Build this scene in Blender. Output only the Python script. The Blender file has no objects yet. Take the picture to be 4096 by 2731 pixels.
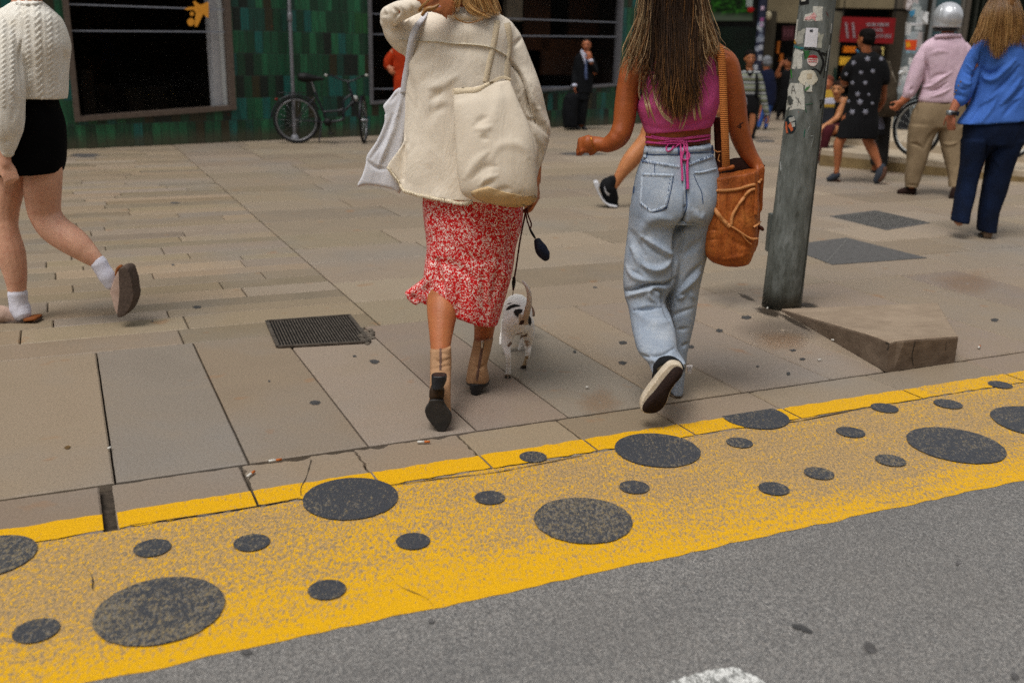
import bpy, math, random
import numpy as np
from mathutils import Vector, noise
from mathutils.bvhtree import BVHTree
random.seed(7); np.random.seed(7)
R=math.radians
scene=bpy.context.scene
C=scene.collection
# ---------------------------------------------------------------- camera
F=3950.0; CX=2048.0; CY=1365.5; H=1.38; PITCH=R(16.5); ROLL=R(1.2)
_f=np.array([0,math.cos(PITCH),-math.sin(PITCH)]); _u=np.array([0,math.sin(PITCH),math.cos(PITCH)]); _r=np.array([1.,0,0])
_r2=_r*math.cos(ROLL)+_u*math.sin(ROLL); _u2=-_r*math.sin(ROLL)+_u*math.cos(ROLL)
EYE=np.array([0,0,H])
cam_d=bpy.data.cameras.new('camera'); cam=bpy.data.objects.new('camera',cam_d); C.objects.link(cam)
from mathutils import Matrix
m=Matrix.Identity(4)
for i in range(3):
    m[i][0]=_r2[i]; m[i][1]=_u2[i]; m[i][2]=-_f[i]; m[i][3]=EYE[i]
cam.matrix_world=m
cam_d.sensor_width=36; cam_d.lens=36*F/4096; cam_d.clip_start=.05; cam_d.clip_end=600
cam_d.dof.use_dof=True; cam_d.dof.focus_distance=4.0; cam_d.dof.aperture_fstop=2.4
scene.camera=cam
# ---------------------------------------------------------------- world, sun, exposure
SUN_EL,SUN_AZ=R(66),R(215)
w=bpy.data.worlds.new('World'); scene.world=w; w.use_nodes=True
nt=w.node_tree; nt.nodes.clear()
sky=nt.nodes.new('ShaderNodeTexSky'); sky.sky_type='NISHITA'; sky.sun_disc=False
sky.sun_elevation=SUN_EL; sky.sun_rotation=SUN_AZ; sky.dust_density=4; sky.air_density=1.2
hs=nt.nodes.new('ShaderNodeHueSaturation'); hs.inputs['Saturation'].default_value=.22
mx=nt.nodes.new('ShaderNodeMix'); mx.data_type='RGBA'; mx.blend_type='MULTIPLY'; mx.inputs[0].default_value=1
mx.inputs[7].default_value=(1.0,1.0,.985,1)
bg=nt.nodes.new('ShaderNodeBackground'); bg.inputs[1].default_value=.12
ow=nt.nodes.new('ShaderNodeOutputWorld')
nt.links.new(sky.outputs[0],hs.inputs['Color']); nt.links.new(hs.outputs[0],mx.inputs[6]); nt.links.new(mx.outputs[2],bg.inputs[0]); nt.links.new(bg.outputs[0],ow.inputs[0])
sl=bpy.data.lights.new('sun','SUN'); sl.energy=1.35; sl.angle=R(24); sl.color=(1,.975,.94)
so=bpy.data.objects.new('sun',sl); C.objects.link(so)
so.rotation_euler=Vector((math.sin(SUN_AZ)*math.cos(SUN_EL),math.cos(SUN_AZ)*math.cos(SUN_EL),math.sin(SUN_EL))).to_track_quat('Z','Y').to_euler()
vs=scene.view_settings; vs.view_transform='Standard'; vs.look='None'; vs.gamma=1; vs.exposure=.25; vs.use_curve_mapping=False
scene.cycles.max_bounces=5; scene.cycles.diffuse_bounces=3; scene.cycles.glossy_bounces=3; scene.cycles.transparent_max_bounces=6
scene.cycles.use_denoising=False; scene.cycles.sample_clamp_indirect=1.2
# ---------------------------------------------------------------- projection helpers
def ray(x,y): return _f*F+_r2*(x-CX)-_u2*(y-CY)
def G(x,y,z=0.):
    d=ray(x,y); k=(z-H)/d[2]; return EYE+d*k
def V(x,y,Y):
    d=ray(x,y); return EYE+d*(Y/d[1])
def proj(P):
    P=np.asarray(P,float); q=P-EYE
    zf=q@_f; return np.stack([CX+F*(q@_r2)/zf, CY-F*(q@_u2)/zf],-1)
class Fig:
    "a vertical plane Y=Y0 facing the street on which a figure is laid out; dy = metres behind it"
    def __init__(s,Y0): s.Y=Y0
    def P(s,x,y,dy=0.): return V(x,y,s.Y+dy)
    def m(s,px,x=2048,y=700,dy=0.):
        p=V(x,y,s.Y+dy); return px*float((p-EYE)@_f)/F
# zoom-window converters (window origin, scale)
def RW(ox,oy,s): return lambda pts:[(ox+p[0]/s,oy+p[1]/s)+tuple(p[2:]) for p in pts]
R3=RW(1400,0,1.742); R7=RW(1400,750,1.493); R4=RW(2200,0,2.296); R8=RW(2300,550,1.3636); R1=RW(0,0,2.296); R6=RW(0,600,1.96)
R5=RW(3000,0,2.146); RJ=RW(2480,540,4.355); RB=RW(2750,600,3.0143); RP=RW(3050,0,2.24); RD=RW(1950,1080,3.41); RU=RW(1450,0,3.136); RE=RW(3550,0,3.733); RF=RW(3550,400,2.8)
# ---------------------------------------------------------------- materials
def srgb(h):
    h=h.lstrip('#'); v=[int(h[i:i+2],16)/255 for i in (0,2,4)]
    return tuple((x/12.92 if x<=.04045 else ((x+.055)/1.055)**2.4) for x in v)+(1,)
class NT:
    def __init__(s,name):
        s.m=bpy.data.materials.new(name); s.m.use_nodes=True; s.t=s.m.node_tree; s.b=s.t.nodes['Principled BSDF']
    def n(s,typ,**k):
        x=s.t.nodes.new('ShaderNode'+typ)
        for a,b in k.items(): setattr(x,a,b)
        return x
    def l(s,a,b): s.t.links.new(a,b)
    def val(s,sock,v):
        if hasattr(v,'is_linked') or isinstance(v,bpy.types.NodeSocket): s.l(v,sock)
        else: sock.default_value=v
    def coord(s,scale=(1,1,1),kind='Object',loc=(0,0,0),rot=(0,0,0)):
        tc=s.n('TexCoord'); mp=s.n('Mapping'); s.l(tc.outputs[kind],mp.inputs[0]); mp.inputs['Scale'].default_value=scale; mp.inputs['Location'].default_value=loc; mp.inputs['Rotation'].default_value=rot
        return mp.outputs[0]
    def rotc(s,ang,scale):
        tc=s.n('TexCoord'); m1=s.n('Mapping'); m1.inputs['Rotation'].default_value=(0,0,ang); s.l(tc.outputs['Object'],m1.inputs[0]); m2=s.n('Mapping'); m2.inputs['Scale'].default_value=scale; s.l(m1.outputs[0],m2.inputs[0]); return m2.outputs[0]
    def noise(s,vec,scale,detail=4,rough=.6,dist=0):
        x=s.n('TexNoise'); s.l(vec,x.inputs['Vector']); x.inputs['Scale'].default_value=scale; x.inputs['Detail'].default_value=detail; x.inputs['Roughness'].default_value=rough; x.inputs['Distortion'].default_value=dist; return x.outputs[0]
    def voro(s,vec,scale,out='Distance',feat='F1'):
        x=s.n('TexVoronoi'); x.feature=feat; s.l(vec,x.inputs['Vector']); x.inputs['Scale'].default_value=scale; return x.outputs[out]
    def ramp(s,fac,stops,interp='LINEAR'):
        x=s.n('ValToRGB'); s.l(fac,x.inputs[0]); e=x.color_ramp.elements; x.color_ramp.interpolation=interp
        while len(e)<len(stops): e.new(.5)
        for i,(p,c) in enumerate(stops): e[i].position=p; e[i].color=c if len(c)==4 else tuple(c)+(1,)
        return x.outputs[0]
    def mix(s,fac,a,b,mode='MIX'):
        x=s.n('Mix'); x.data_type='RGBA'; x.blend_type=mode; s.val(x.inputs[0],fac); s.val(x.inputs[6],a); s.val(x.inputs[7],b); return x.outputs[2]
    def math(s,op,a,b=0.,c=0.):
        x=s.n('Math'); x.operation=op; s.val(x.inputs[0],a); s.val(x.inputs[1],b)
        if op in('MULTIPLY_ADD','COMPARE'): s.val(x.inputs[2],c)
        return x.outputs[0]
    def bump(s,h,strength=.3,dist=.01,prev=None):
        x=s.n('Bump'); s.l(h,x.inputs['Height']); x.inputs['Strength'].default_value=strength; x.inputs['Distance'].default_value=dist
        if prev is not None: s.l(prev,x.inputs['Normal'])
        return x.outputs[0]
    def out(s,col,rough=.8,bump=None,metal=0,spec=.3,**k):
        s.val(s.b.inputs['Base Color'],col); s.val(s.b.inputs['Roughness'],rough); s.b.inputs['Metallic'].default_value=metal; s.b.inputs['Specular IOR Level'].default_value=spec
        if bump is not None: s.l(bump,s.b.inputs['Normal'])
        for a,b in k.items(): s.val(s.b.inputs[a],b)
        return s.m
def simple(name,a,b=None,nscale=6,rough=.8,bs=0,bscale=300,metal=0,spec=.3,stretch=(1,1,1),**k):
    "two-tone mottled material with a fine bump"
    a=srgb(a) if isinstance(a,str) else a
    if b is None: b=tuple(min(1,x*.8) for x in a[:3])+(1,)
    elif isinstance(b,str): b=srgb(b)
    N=NT(name); v=N.coord(stretch); f=N.noise(v,nscale,6,.65)
    col=N.ramp(f,[(.32,b),(.66,a)])
    bp=None
    if bs: bp=N.bump(N.noise(v,bscale,2,.5),bs,.003)
    return N.out(col,rough,bp,metal,spec,**k)
def weave(name,a,b,freq=900,slub=.28,strength=.4,rough=.9,nscale=5,sheen=0.0,fold=0):
    "woven cloth: crossed fine waves plus slub mottling"
    N=NT(name); v=N.coord()
    f=N.noise(v,nscale,6,.6); f2=N.noise(v,140,3,.7)
    col=N.ramp(f,[(.3,srgb(b)),(.7,srgb(a))])
    col=N.mix(N.math('MULTIPLY',f2,slub),col,srgb(b))
    bp=N.bump(f2,strength,.003)
    if fold: bp=N.bump(N.noise(N.coord((1,1,.45)),9,3,.5,1.2),fold,.03,bp)
    return N.out(col,rough,bp,0,.2)
def attr_mat(name,rough=.5,spec=.3,nsc=40,amt=.3,bs=.2,bscale=300,extra=None):
    N=NT(name); a=N.n('Attribute'); a.attribute_name='Col'; v=N.coord()
    f=N.noise(v,nsc,5,.7); col=N.mix(N.math('MULTIPLY',f,amt),a.outputs[0],(0.02,.015,.01,1))
    return N.out(col,rough,N.bump(N.noise(v,bscale,2,.6),bs,.003),0,spec)
# ---------------------------------------------------------------- mesh helpers
def catmull(pts,n):
    pts=np.asarray(pts,float); k=len(pts)
    if k<3:
        t=np.linspace(0,1,n*(k-1)+1)[:,None]; return pts[0]*(1-t)+pts[-1]*t
    ext=np.vstack([2*pts[0]-pts[1],pts,2*pts[-1]-pts[-2]]); out=[]
    for i in range(k-1):
        p0,p1,p2,p3=ext[i:i+4]
        for j in range(n):
            t=j/n; out.append(.5*((2*p1)+(-p0+p2)*t+(2*p0-5*p1+4*p2-p3)*t*t+(-p0+3*p1-3*p2+p3)*t**3))
    out.append(pts[-1]); return np.array(out)
class MB:
    def __init__(s): s.v=[]; s.f=[]; s.n=0; s.col=[]
    def add(s,v,f,col=None):
        v=np.asarray(v,float); s.v.append(v); s.f+= [tuple(i+s.n for i in q) for q in f]; s.n+=len(v)
        s.col.append(np.tile(np.array((1,1,1,1.)),(len(v),1)) if col is None else (np.tile(np.array(col,float),(len(v),1)) if np.ndim(col)==1 else np.asarray(col,float)))
        return s
    def grid(s,rings,closed=True,cap=True,col=None):
        rings=np.asarray(rings); a,b=rings.shape[:2]; f=[]
        for i in range(a-1):
            for j in range(b if closed else b-1):
                k=(j+1)%b; f.append((i*b+j,i*b+k,(i+1)*b+k,(i+1)*b+j))
        v=rings.reshape(-1,3)
        if cap and closed:
            v=np.vstack([v,rings[0].mean(0),rings[-1].mean(0)]); n0=a*b
            for j in range(b):
                k=(j+1)%b; f.append((n0,k,j)); f.append((n0+1,(a-1)*b+j,(a-1)*b+k))
        if col is not None and np.ndim(col)==2:
            cc=np.repeat(col,b,0)
            if cap and closed: cc=np.vstack([cc,col[0],col[-1]])
            col=cc
        return s.add(v,f,col)
    def tube(s,pts,rad,seg=12,sub=6,col=None,rnd=True,cap=True):
        "pts Nx3 world, rad list of metres"
        pr=np.hstack([np.asarray(pts,float),np.asarray(rad,float)[:,None]]) if np.ndim(rad) else np.hstack([np.asarray(pts,float),np.full((len(pts),1),rad)])
        c=catmull(pr,sub) if sub>1 else pr
        p=c[:,:3]; r=np.maximum(c[:,3],1e-4)
        t=np.gradient(p,axis=0); t/=np.linalg.norm(t,axis=1)[:,None]+1e-12
        up=np.array([0,1.,0]) if abs(t[0][1])<.9 else np.array([0,0,1.])
        n=np.cross(t[0],up); n/=np.linalg.norm(n); rings=[]
        for i in range(len(p)):
            n=n-t[i]*(n@t[i]); n/=np.linalg.norm(n)+1e-12; b=np.cross(t[i],n)
            th=np.linspace(0,2*math.pi,seg,endpoint=False)
            rings.append(p[i]+r[i]*(np.cos(th)[:,None]*n+np.sin(th)[:,None]*b))
        if rnd:
            e0=[p[0]-t[0]*r[0]*k+(rings[0]-p[0])*q for k,q in((.85,.5),(.5,.86))]
            e1=[p[-1]+t[-1]*r[-1]*k+(rings[-1]-p[-1])*q for k,q in((.5,.86),(.85,.5))]
            rings=e0+rings+e1
            if col is not None and np.ndim(col)==2: col=catmull(col,sub)[:len(p)]; col=np.vstack([col[:1],col[:1],col,col[-1:],col[-1:]])
        elif col is not None and np.ndim(col)==2: col=catmull(col,sub)[:len(p)]
        return s.grid(rings,col=col,cap=cap)
    def ptube(s,fig,pts,seg=12,sub=6,**k):
        "pts (px,py,dy,r_px)"
        return s.tube([fig.P(*p[:3]) for p in pts],[fig.m(p[3],p[0],p[1],p[2]) for p in pts],seg,sub,**k)
    def loft(s,fig,rings,seg=32,sub=6,wob=0.,p=1.,tiltk=0.):
        "rings (xl,yl,xr,yr,depth_m,dy)"
        c=catmull(np.array(rings,float),sub); out=[]
        th=np.linspace(0,2*math.pi,seg,endpoint=False); co=np.cos(th); si=np.sin(th)
        co=np.sign(co)*np.abs(co)**p; si=np.sign(si)*np.abs(si)**p
        for q in c:
            L=fig.P(q[0],q[1],q[5]); Rr=fig.P(q[2],q[3],q[5]); ce=(L+Rr)/2; a=(Rr-L)/2
            out.append(ce+co[:,None]*a+si[:,None]*np.array([0,q[4]/2,tiltk*q[4]/2]))
        return s.grid(out)
    def plate(s,fig,poly,dy,th,n=3,bulge=0.,tilt=0.):
        "px outline at plane dy, thickness th towards +Y; rounded by a shrunken rim when bulge>0; tilt = extra dy per px of y"
        if bulge and len(poly)<60:
            a_=np.array([q[:2] for q in poly],float); w_=np.vstack([a_[-2:],a_,a_[:3]]); cc_=catmull(w_,3); poly=[tuple(q) for q in cc_[6:6+3*len(a_)]]
        yc=np.mean([q[1] for q in poly]); pts=[fig.P(x,y,dy+tilt*(y-yc)) for x,y in poly]; k=len(pts)
        a=np.array(pts); ce=a.mean(0); off=np.array([0,th,0]); rings=[]
        if bulge: rings.append(ce+(a-ce)*(1-bulge)); rings.append(a+off*.25); rings.append(a+off*.75); rings.append(ce+(a-ce)*(1-bulge)+off)
        else: rings=[a,a+off]
        return s.grid(rings)
    def box(s,c,sz,rot=0.,col=None):
        c=np.array(c,float); h=np.array(sz,float)/2; v=np.array([(x,y,z) for x in(-1,1) for y in(-1,1) for z in(-1,1)])*h
        ca,sa=math.cos(rot),math.sin(rot); v=np.stack([v[:,0]*ca-v[:,1]*sa,v[:,0]*sa+v[:,1]*ca,v[:,2]],-1)+c
        return s.add(v,[(0,1,3,2),(4,6,7,5),(0,4,5,1),(2,3,7,6),(0,2,6,4),(1,5,7,3)],col)
    def ell(s,c,r,seg=16,rg=10,rotm=None,col=None):
        c=np.array(c,float); rings=[]
        for i in range(1,rg):
            ph=math.pi*i/rg; th=np.linspace(0,2*math.pi,seg,endpoint=False)
            rings.append(np.stack([np.sin(ph)*np.cos(th)*r[0],np.sin(ph)*np.sin(th)*r[1],np.full(seg,math.cos(ph)*r[2])],-1))
        rings=np.array(rings)
        if rotm is not None: rings=rings@np.array(rotm).T
        # caps
        top=np.array([0,0,r[2]]); bot=np.array([0,0,-r[2]])
        if rotm is not None: top=np.array(rotm)@top; bot=np.array(rotm)@bot
        a,b=rings.shape[:2]; f=[(i*b+j,i*b+(j+1)%b,(i+1)*b+(j+1)%b,(i+1)*b+j) for i in range(a-1) for j in range(b)]
        v=np.vstack([rings.reshape(-1,3),top,bot])+c
        for j in range(b): f.append((a*b,(j+1)%b,j)); f.append((a*b+1,(a-1)*b+j,(a-1)*b+(j+1)%b))
        return s.add(v,f,col)
def woff(p):
    a=np.zeros(3)
    while p is not None: a=a+np.array(p.matrix_basis.translation); p=p.parent
    return a
def to_obj(name,verts,faces,mat,parent=None,smooth=True,col=None):
    off=woff(parent)
    me=bpy.data.meshes.new(name); me.from_pydata((np.asarray(verts)-off).tolist(),[],[list(f) for f in faces]); me.update()
    if col is not None:
        ca=me.color_attributes.new('Col','FLOAT_COLOR','POINT'); ca.data.foreach_set('color',np.asarray(col,np.float32).ravel())
    if smooth: me.polygons.foreach_set('use_smooth',[True]*len(me.polygons))
    if mat is not None: me.materials.append(mat)
    o=bpy.data.objects.new(name,me); C.objects.link(o)
    if parent is not None: o.parent=parent
    return o
def wverts(o):
    me=o.data; n=len(me.vertices); a=np.empty(n*3); me.vertices.foreach_get('co',a); a=a.reshape(-1,3)
    return a+woff(o.parent)
def remesh(o,vox,sm=3,fac=.5):
    md=o.modifiers.new('r','REMESH'); md.mode='VOXEL'; md.voxel_size=vox
    if sm: ms=o.modifiers.new('s','SMOOTH'); ms.factor=fac; ms.iterations=sm
    dg=bpy.context.evaluated_depsgraph_get(); me=bpy.data.meshes.new_from_object(o.evaluated_get(dg))
    old=o.data; o.modifiers.clear(); o.data=me; me.name=old.name; bpy.data.meshes.remove(old)
    me.polygons.foreach_set('use_smooth',[True]*len(me.polygons)); return o
def build(mb,name,mat,parent=None,vox=0,sm=3,smooth=True,usecol=False):
    if not mb.v: print('EMPTY',name); return None
    V_=np.vstack(mb.v); o=to_obj(name,V_,mb.f,mat,parent,smooth,np.vstack(mb.col) if usecol else None)
    if vox: remesh(o,vox,sm)
    return o
def normals(o):
    me=o.data; n=len(me.vertices); a=np.empty(n*3); me.vertices.foreach_get('normal',a); return a.reshape(-1,3)
def put(o,W):
    off=woff(o.parent)
    o.data.vertices.foreach_set('co',(W-off).ravel()); o.data.update()
def sculpt(o,strokes,wob=0.,wscale=8.,stretch=(1,1,1),frontonly=True):
    "strokes: (pxpoints,width_px,amp_m): gaussian ridges (+) or grooves (-) along the normal on the street side, plus soft 3D noise"
    W=wverts(o); Nn=normals(o); d=np.zeros(len(W)); px=proj(W)
    vd=W-EYE; vd/=np.linalg.norm(vd,axis=1)[:,None]; fr=np.clip(-(Nn*vd).sum(1)*2.2,0,1)
    for pts,wd,amp in strokes:
        c=catmull(np.array([q[:2] for q in pts],float),5); best=np.full(len(W),1e9); tt=np.zeros(len(W)); L=len(c)-1
        for i in range(L):
            a,b=c[i],c[i+1]; ab=b-a; t=np.clip(((px-a)@ab)/(ab@ab+1e-9),0,1); q=np.hypot(*(px-(a+t[:,None]*ab)).T)
            k=q<best; best[k]=q[k]; tt[k]=((i+t)/L)[k]
        ww=wd*(.45+.55*np.sin(np.clip(tt,0.03,.97)*math.pi)); d+=amp*np.exp(-(best/ww)**2)*np.sin(np.clip(tt,.06,.94)*math.pi)**.5*fr
    if wob:
        st=np.array(stretch)*wscale
        d+=wob*np.array([noise.noise(Vector(q)) + .5*noise.noise(Vector(q*2.3+5)) for q in W*st])
    put(o,W+Nn*d[:,None]); return o
def bvh(objs):
    vs=[];fs=[];n=0
    for o in objs:
        w_=wverts(o); vs+= [tuple(q) for q in w_]; fs+=[tuple(i+n for i in p.vertices) for p in o.data.polygons]; n+=len(w_)
    return BVHTree.FromPolygons(vs,fs)
def hit(b,x,y,fallY=None):
    d=Vector(ray(x,y)).normalized(); loc,nn,_,dist=b.ray_cast(Vector(EYE),d)
    if loc is None: return None
    if nn.dot(d)>0: nn=-nn
    return np.array(loc),np.array(nn)
def ribbon(mb,b,pts,wpx,h=.004,sub=5,base=.001,prof=5,fall=None,col=None,wj=0):
    "raised band laid on the surface(s) of bvh b along px points; width in px"
    c=catmull(np.array([q[:2] for q in pts],float),sub); t=np.gradient(c,axis=0); t/=np.linalg.norm(t,axis=1)[:,None]+1e-9; nn=np.stack([-t[:,1],t[:,0]],-1)
    W=[]; last=None
    for i in range(len(c)):
        row=[]; wp=wpx*(1+wj*(random.random()-.5)) if np.ndim(wpx)==0 else np.interp(i/(len(c)-1),np.linspace(0,1,len(wpx)),wpx)
        q0=hit(b,*c[i])
        for k in range(prof):
            u=(k/(prof-1)-.5); q=hit(b,*(c[i]+nn[i]*u*wp)) or q0 or last
            if q is None: q=(V(c[i][0],c[i][1],fall or 4.),np.array([0,-1.,0]))
            if q0 is not None and abs((q[0]-q0[0])@_f)>.06:
                # keep the band flat across silhouette gaps
                dd=ray(*(c[i]+nn[i]*u*wp)); kk=((q0[0]-EYE)@q0[1])/(dd@q0[1]) if abs(dd@q0[1])>1e-6 else 0; p_=EYE+dd*(((q0[0]-EYE)@_f)/F); q=(p_,q0[1])
            dd=ray(*(c[i]+nn[i]*u*wp)); dist=((q[0]-EYE)@_f)/F; p_=EYE+dd*dist
            hh=base+h*math.cos(u*math.pi)**.5 if abs(u)<.499 else base*.2
            row.append(p_+q[1]*hh); last=q
        W.append(row)
    return mb.grid(W,closed=False,cap=False,col=col)
def patch(mb,b,poly,off=.002,n=6,col=None):
    "flat piece (sticker, print, panel) lying on the surface"
    a=np.array([q[:2] for q in poly],float); ce=a.mean(0); rings=[]
    last=hit(b,*ce) or next((h for h in (hit(b,*q) for q in a) if h is not None),None)
    for k in range(n+1):
        s_=max(k/n,.02); row=[]
        for q in a:
            h_=hit(b,*(ce+(q-ce)*s_))
            if h_ is None: h_=last
            if h_ is None: return mb
            dd=ray(*(ce+(q-ce)*s_)); p_=EYE+dd*(((h_[0]-EYE)@_f)/F); row.append(p_+h_[1]*off); last=h_
        rings.append(row)
    return mb.grid(rings,cap=True,closed=True,col=col)
def dens(poly,n=3,j=0.):
    a=[np.array(q[:2],float) for q in poly]; o=[]
    for i in range(len(a)):
        p,q=a[i],a[(i+1)%len(a)]
        for k in range(n): o.append(tuple(p+(q-p)*k/n+(np.random.rand(2)-.5)*j))
    return o
# ---------------------------------------------------------------- naming
def tag(o,label=None,cat=None,group=None,kind=None):
    if label: o['label']=label
    if cat: o['category']=cat
    if group: o['group']=group
    if kind: o['kind']=kind
    return o
def thing(name,loc,label,cat,group=None):
    o=bpy.data.objects.new(name,None); C.objects.link(o); o.location=tuple(loc); o.matrix_basis.translation=Vector(tuple(loc)); o.empty_display_size=.1
    return tag(o,label,cat,group)
# ================================================================ GROUND
KA=R(24.4); KO=G(2250,1672); KU=np.array([math.cos(KA),math.sin(KA),0]); KV=np.array([-math.sin(KA),math.cos(KA),0])
def uv(x,y): g=G(x,y)-KO; return float(g@KU),float(g@KV)
def K(u,v,z=0.): return KO+KU*u+KV*v+np.array([0,0,z])
vL1=np.mean([uv(*q)[1] for q in[(0,1440),(1087,1338),(3211,1138),(4096,1061)]])
vL3=np.mean([uv(*q)[1] for q in[(420,2113),(1010,2025),(2378,1818),(3482,1627)]])
vPa=np.mean([uv(*q)[1] for q in[(415,2054),(1000,1961),(2200,1790),(2888,1667),(3200,1619)]])
vL4=np.mean([uv(*q)[1] for q in[(372,2729),(1250,2538),(2450,2277),(4096,1911)]])
# materials
def mat_stone():
    N=NT('paving_stone'); a=N.n('Attribute'); a.attribute_name='Col'; v=N.coord()
    f=N.noise(v,2.2,6,.6,.8); f2=N.noise(v,110,4,.75); f3=N.noise(N.coord((1,1,1),loc=(9,4,0)),.9,4,.6)
    col=N.mix(N.math('MULTIPLY',N.ramp(f,[(.45,(0,0,0,1)),(.75,(1,1,1,1))]),.55),a.outputs[0],srgb('#8b7a64'))
    col=N.mix(N.math('MULTIPLY',N.ramp(f3,[(.5,(0,0,0,1)),(.7,(1,1,1,1))]),.4),col,srgb('#868380'))
    col=N.mix(N.ramp(f2,[(.34,(.4,.4,.4,1)),(.58,(0,0,0,1))]),col,srgb('#5a5044'))
    sp=N.voro(v,130); col=N.mix(N.ramp(sp,[(.02,(.7,.7,.7,1)),(.1,(0,0,0,1))]),col,srgb('#b8ab98'))
    st=N.noise(N.coord((1,1,1),loc=(3,7,0)),5.5,3,.5); col=N.mix(N.math('MULTIPLY',N.ramp(st,[(.66,(0,0,0,1)),(.74,(1,1,1,1))]),.35),col,srgb('#96663a'))
    return N.out(col,N.ramp(f,[(.3,(.4,.4,.4,1)),(.7,(.68,.68,.68,1))]),N.bump(f2,.22,.003),0,.3)
def mat_asphalt():
    N=NT('asphalt'); v=N.coord()
    f=N.noise(N.coord((1,.7,1)),190,3,.85); g=N.voro(v,210,'Color'); b=N.noise(v,1.3,5,.6)
    col=N.ramp(f,[(.35,srgb('#3c3d40')),(.5,srgb('#71706f')),(.65,srgb('#b8b4af'))])
    col=N.mix(.35,col,N.ramp(g,[(0,srgb('#3e3f42')),(.5,srgb('#77746f')),(1,srgb('#9d938a'))]))
    col=N.mix(N.math('MULTIPLY',N.ramp(b,[(.4,(0,0,0,1)),(.7,(1,1,1,1))]),.3),col,srgb('#75706a'))
    tr=N.noise(N.rotc(-KA,(.25,2.6,1)),1.,3,.5); col=N.mix(N.math('MULTIPLY',N.ramp(tr,[(.42,(0,0,0,1)),(.62,(1,1,1,1))]),.28),col,srgb('#5c5b5b'))
    return N.out(col,.85,N.bump(f,.7,.006),0,.3)
def paint(name,cols,wear,thr,under,speckle=130):
    "road paint worn down to what is below it in fine specks; cleaner where attribute Wear is low"
    N=NT(name); v=N.coord((1,.45,1)); a=N.n('Attribute'); a.attribute_name='Col'
    f=N.noise(v,speckle,4,.9); big=N.noise(v,4,4,.6)
    stk=N.noise(N.rotc(-KA,(.7,22,1)),1.,4,.6); stk2=N.noise(N.coord(loc=(7,2,0)),1.1,3,.6)
    wr=N.math('ADD',N.math('ADD',N.math('MULTIPLY',a.outputs[2],wear),N.math('MULTIPLY',big,.2)),N.math('ADD',N.math('MULTIPLY',stk,.16),N.math('MULTIPLY',stk2,.16)))
    m_=N.math('ADD',f,wr); mask=N.ramp(m_,[(thr,(0,0,0,1)),(thr+.05,(1,1,1,1))])
    base=N.ramp(N.noise(v,300,2,.7),[(.35,srgb(cols[1])),(.6,srgb(cols[0]))])
    u=N.ramp(N.noise(v,180,2,.7),[(.35,srgb(under[0])),(.65,srgb(under[1]))])
    col=N.mix(mask,base,u)
    return N.out(col,.6,N.bump(f,.5,.004),0,.35)
M_stone=mat_stone(); M_asph=mat_asphalt()
M_joint=simple('joint_dirt','#4a4036','#2a241d',30,.95,.5,200)
M_yell=paint('yellow_road_paint',('#dfa900','#cf9b00'),.19,.86,('#7b6d5a','#c09a5e'),100)
M_dot=paint('black_road_paint',('#424449','#323439'),.13,.88,('#6c6a68','#86744f'),120)
# ground sheets
def sheet(name,pts,z,mat,kind='structure'):
    o=to_obj(name,[tuple(np.array(p)[:2])+(z,) for p in pts],[tuple(range(len(pts)))],mat,None,False); tag(o,kind=kind); return o
sheet('ground',[(-250,-250,0),(250,-250,0),(250,250,0),(-250,250,0)],-.03,M_joint)
sheet('road',[K(-120,vL3-.001),K(-120,-120),K(120,-120),K(120,vL3-.001)],-.0025,M_asph)
# paving: slab row, kerb stones, courses
def slab(mb,u0,u1,v0,v1,gap,tint,jit=0.,z=0.,skew=0.,rag=0.):
    g=gap/2; n=16 if rag else 1
    def edge(a,b):
        return [(a[0]+(b[0]-a[0])*k/n,a[1]+(b[1]-a[1])*k/n) for k in range(n)]
    P4=[(u0+g,v0+g),(u1-g,v0+g),(u1-g,v1-g),(u0+g,v1-g)]
    pl=[]
    for i in range(4): pl+=edge(P4[i],P4[(i+1)%4])
    if rag: pl=[(a+noise.noise(Vector((a*9,b*31,3)))*rag*.6,b-((abs(noise.noise(Vector((a*14,2,u0)))+.5*noise.noise(Vector((a*45,5,u0))))*2.2*rag) if b>v1-g-.001 else noise.noise(Vector((a*30,b*9,7)))*min(rag,.003)*.6)) for a,b in pl]
    k=len(pl); cu=sum(p[0] for p in pl)/k; cv=sum(p[1] for p in pl)/k
    zz=z+(random.random()-.5)*jit
    top=[K(cu+(a-cu)*(1-.006/(abs(a-cu)+.02)),cv+(b-cv)*(1-.006/(abs(b-cv)+.02)),zz) for a,b in pl]
    mid=[K(a,b,zz-.005) for a,b in pl]; low=[K(a,b,-.029) for a,b in pl]
    n0=mb.n; f=[tuple(range(k))]+[(i,k+i,k+(i+1)%k,(i+1)%k) for i in range(k)]+[(k+i,2*k+i,2*k+(i+1)%k,k+(i+1)%k) for i in range(k)]
    mb.add(top+mid+low,f,tint)
def tint(base,var=.08,warm=0.):
    c=np.array(srgb(base)[:3]); m_=.86+random.gauss(0,var*1.15); return tuple(c*m_*np.array([1,1-warm*random.random()*.1,1-warm*random.random()*.25]))+(1,)
pv=MB()
js=[uv(413+22*.4,1600)[0]-.585*k for k in range(14,0,-1)]+[uv(*q)[0] for q in[(424,1670),(880,1600),(1325,1590),(1690,1520),(2164,1586),(2390,1445),(2850,1506),(3060,1400),(3543,1487)]]
js=sorted(js); last=js[-1]
while js[-1]<14: js.append(js[-1]+.5+.1*random.random())
cols=['#a1907e','#9e8d7b','#9a9085','#9f8e7c','#968675','#a49380','#a19182','#99897a']
for i in range(len(js)-1):
    slab(pv,js[i],js[i+1],0.006,vL1,.007,tint(random.choice(cols),.06,.3),.001,0,rag=.0022)
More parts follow.
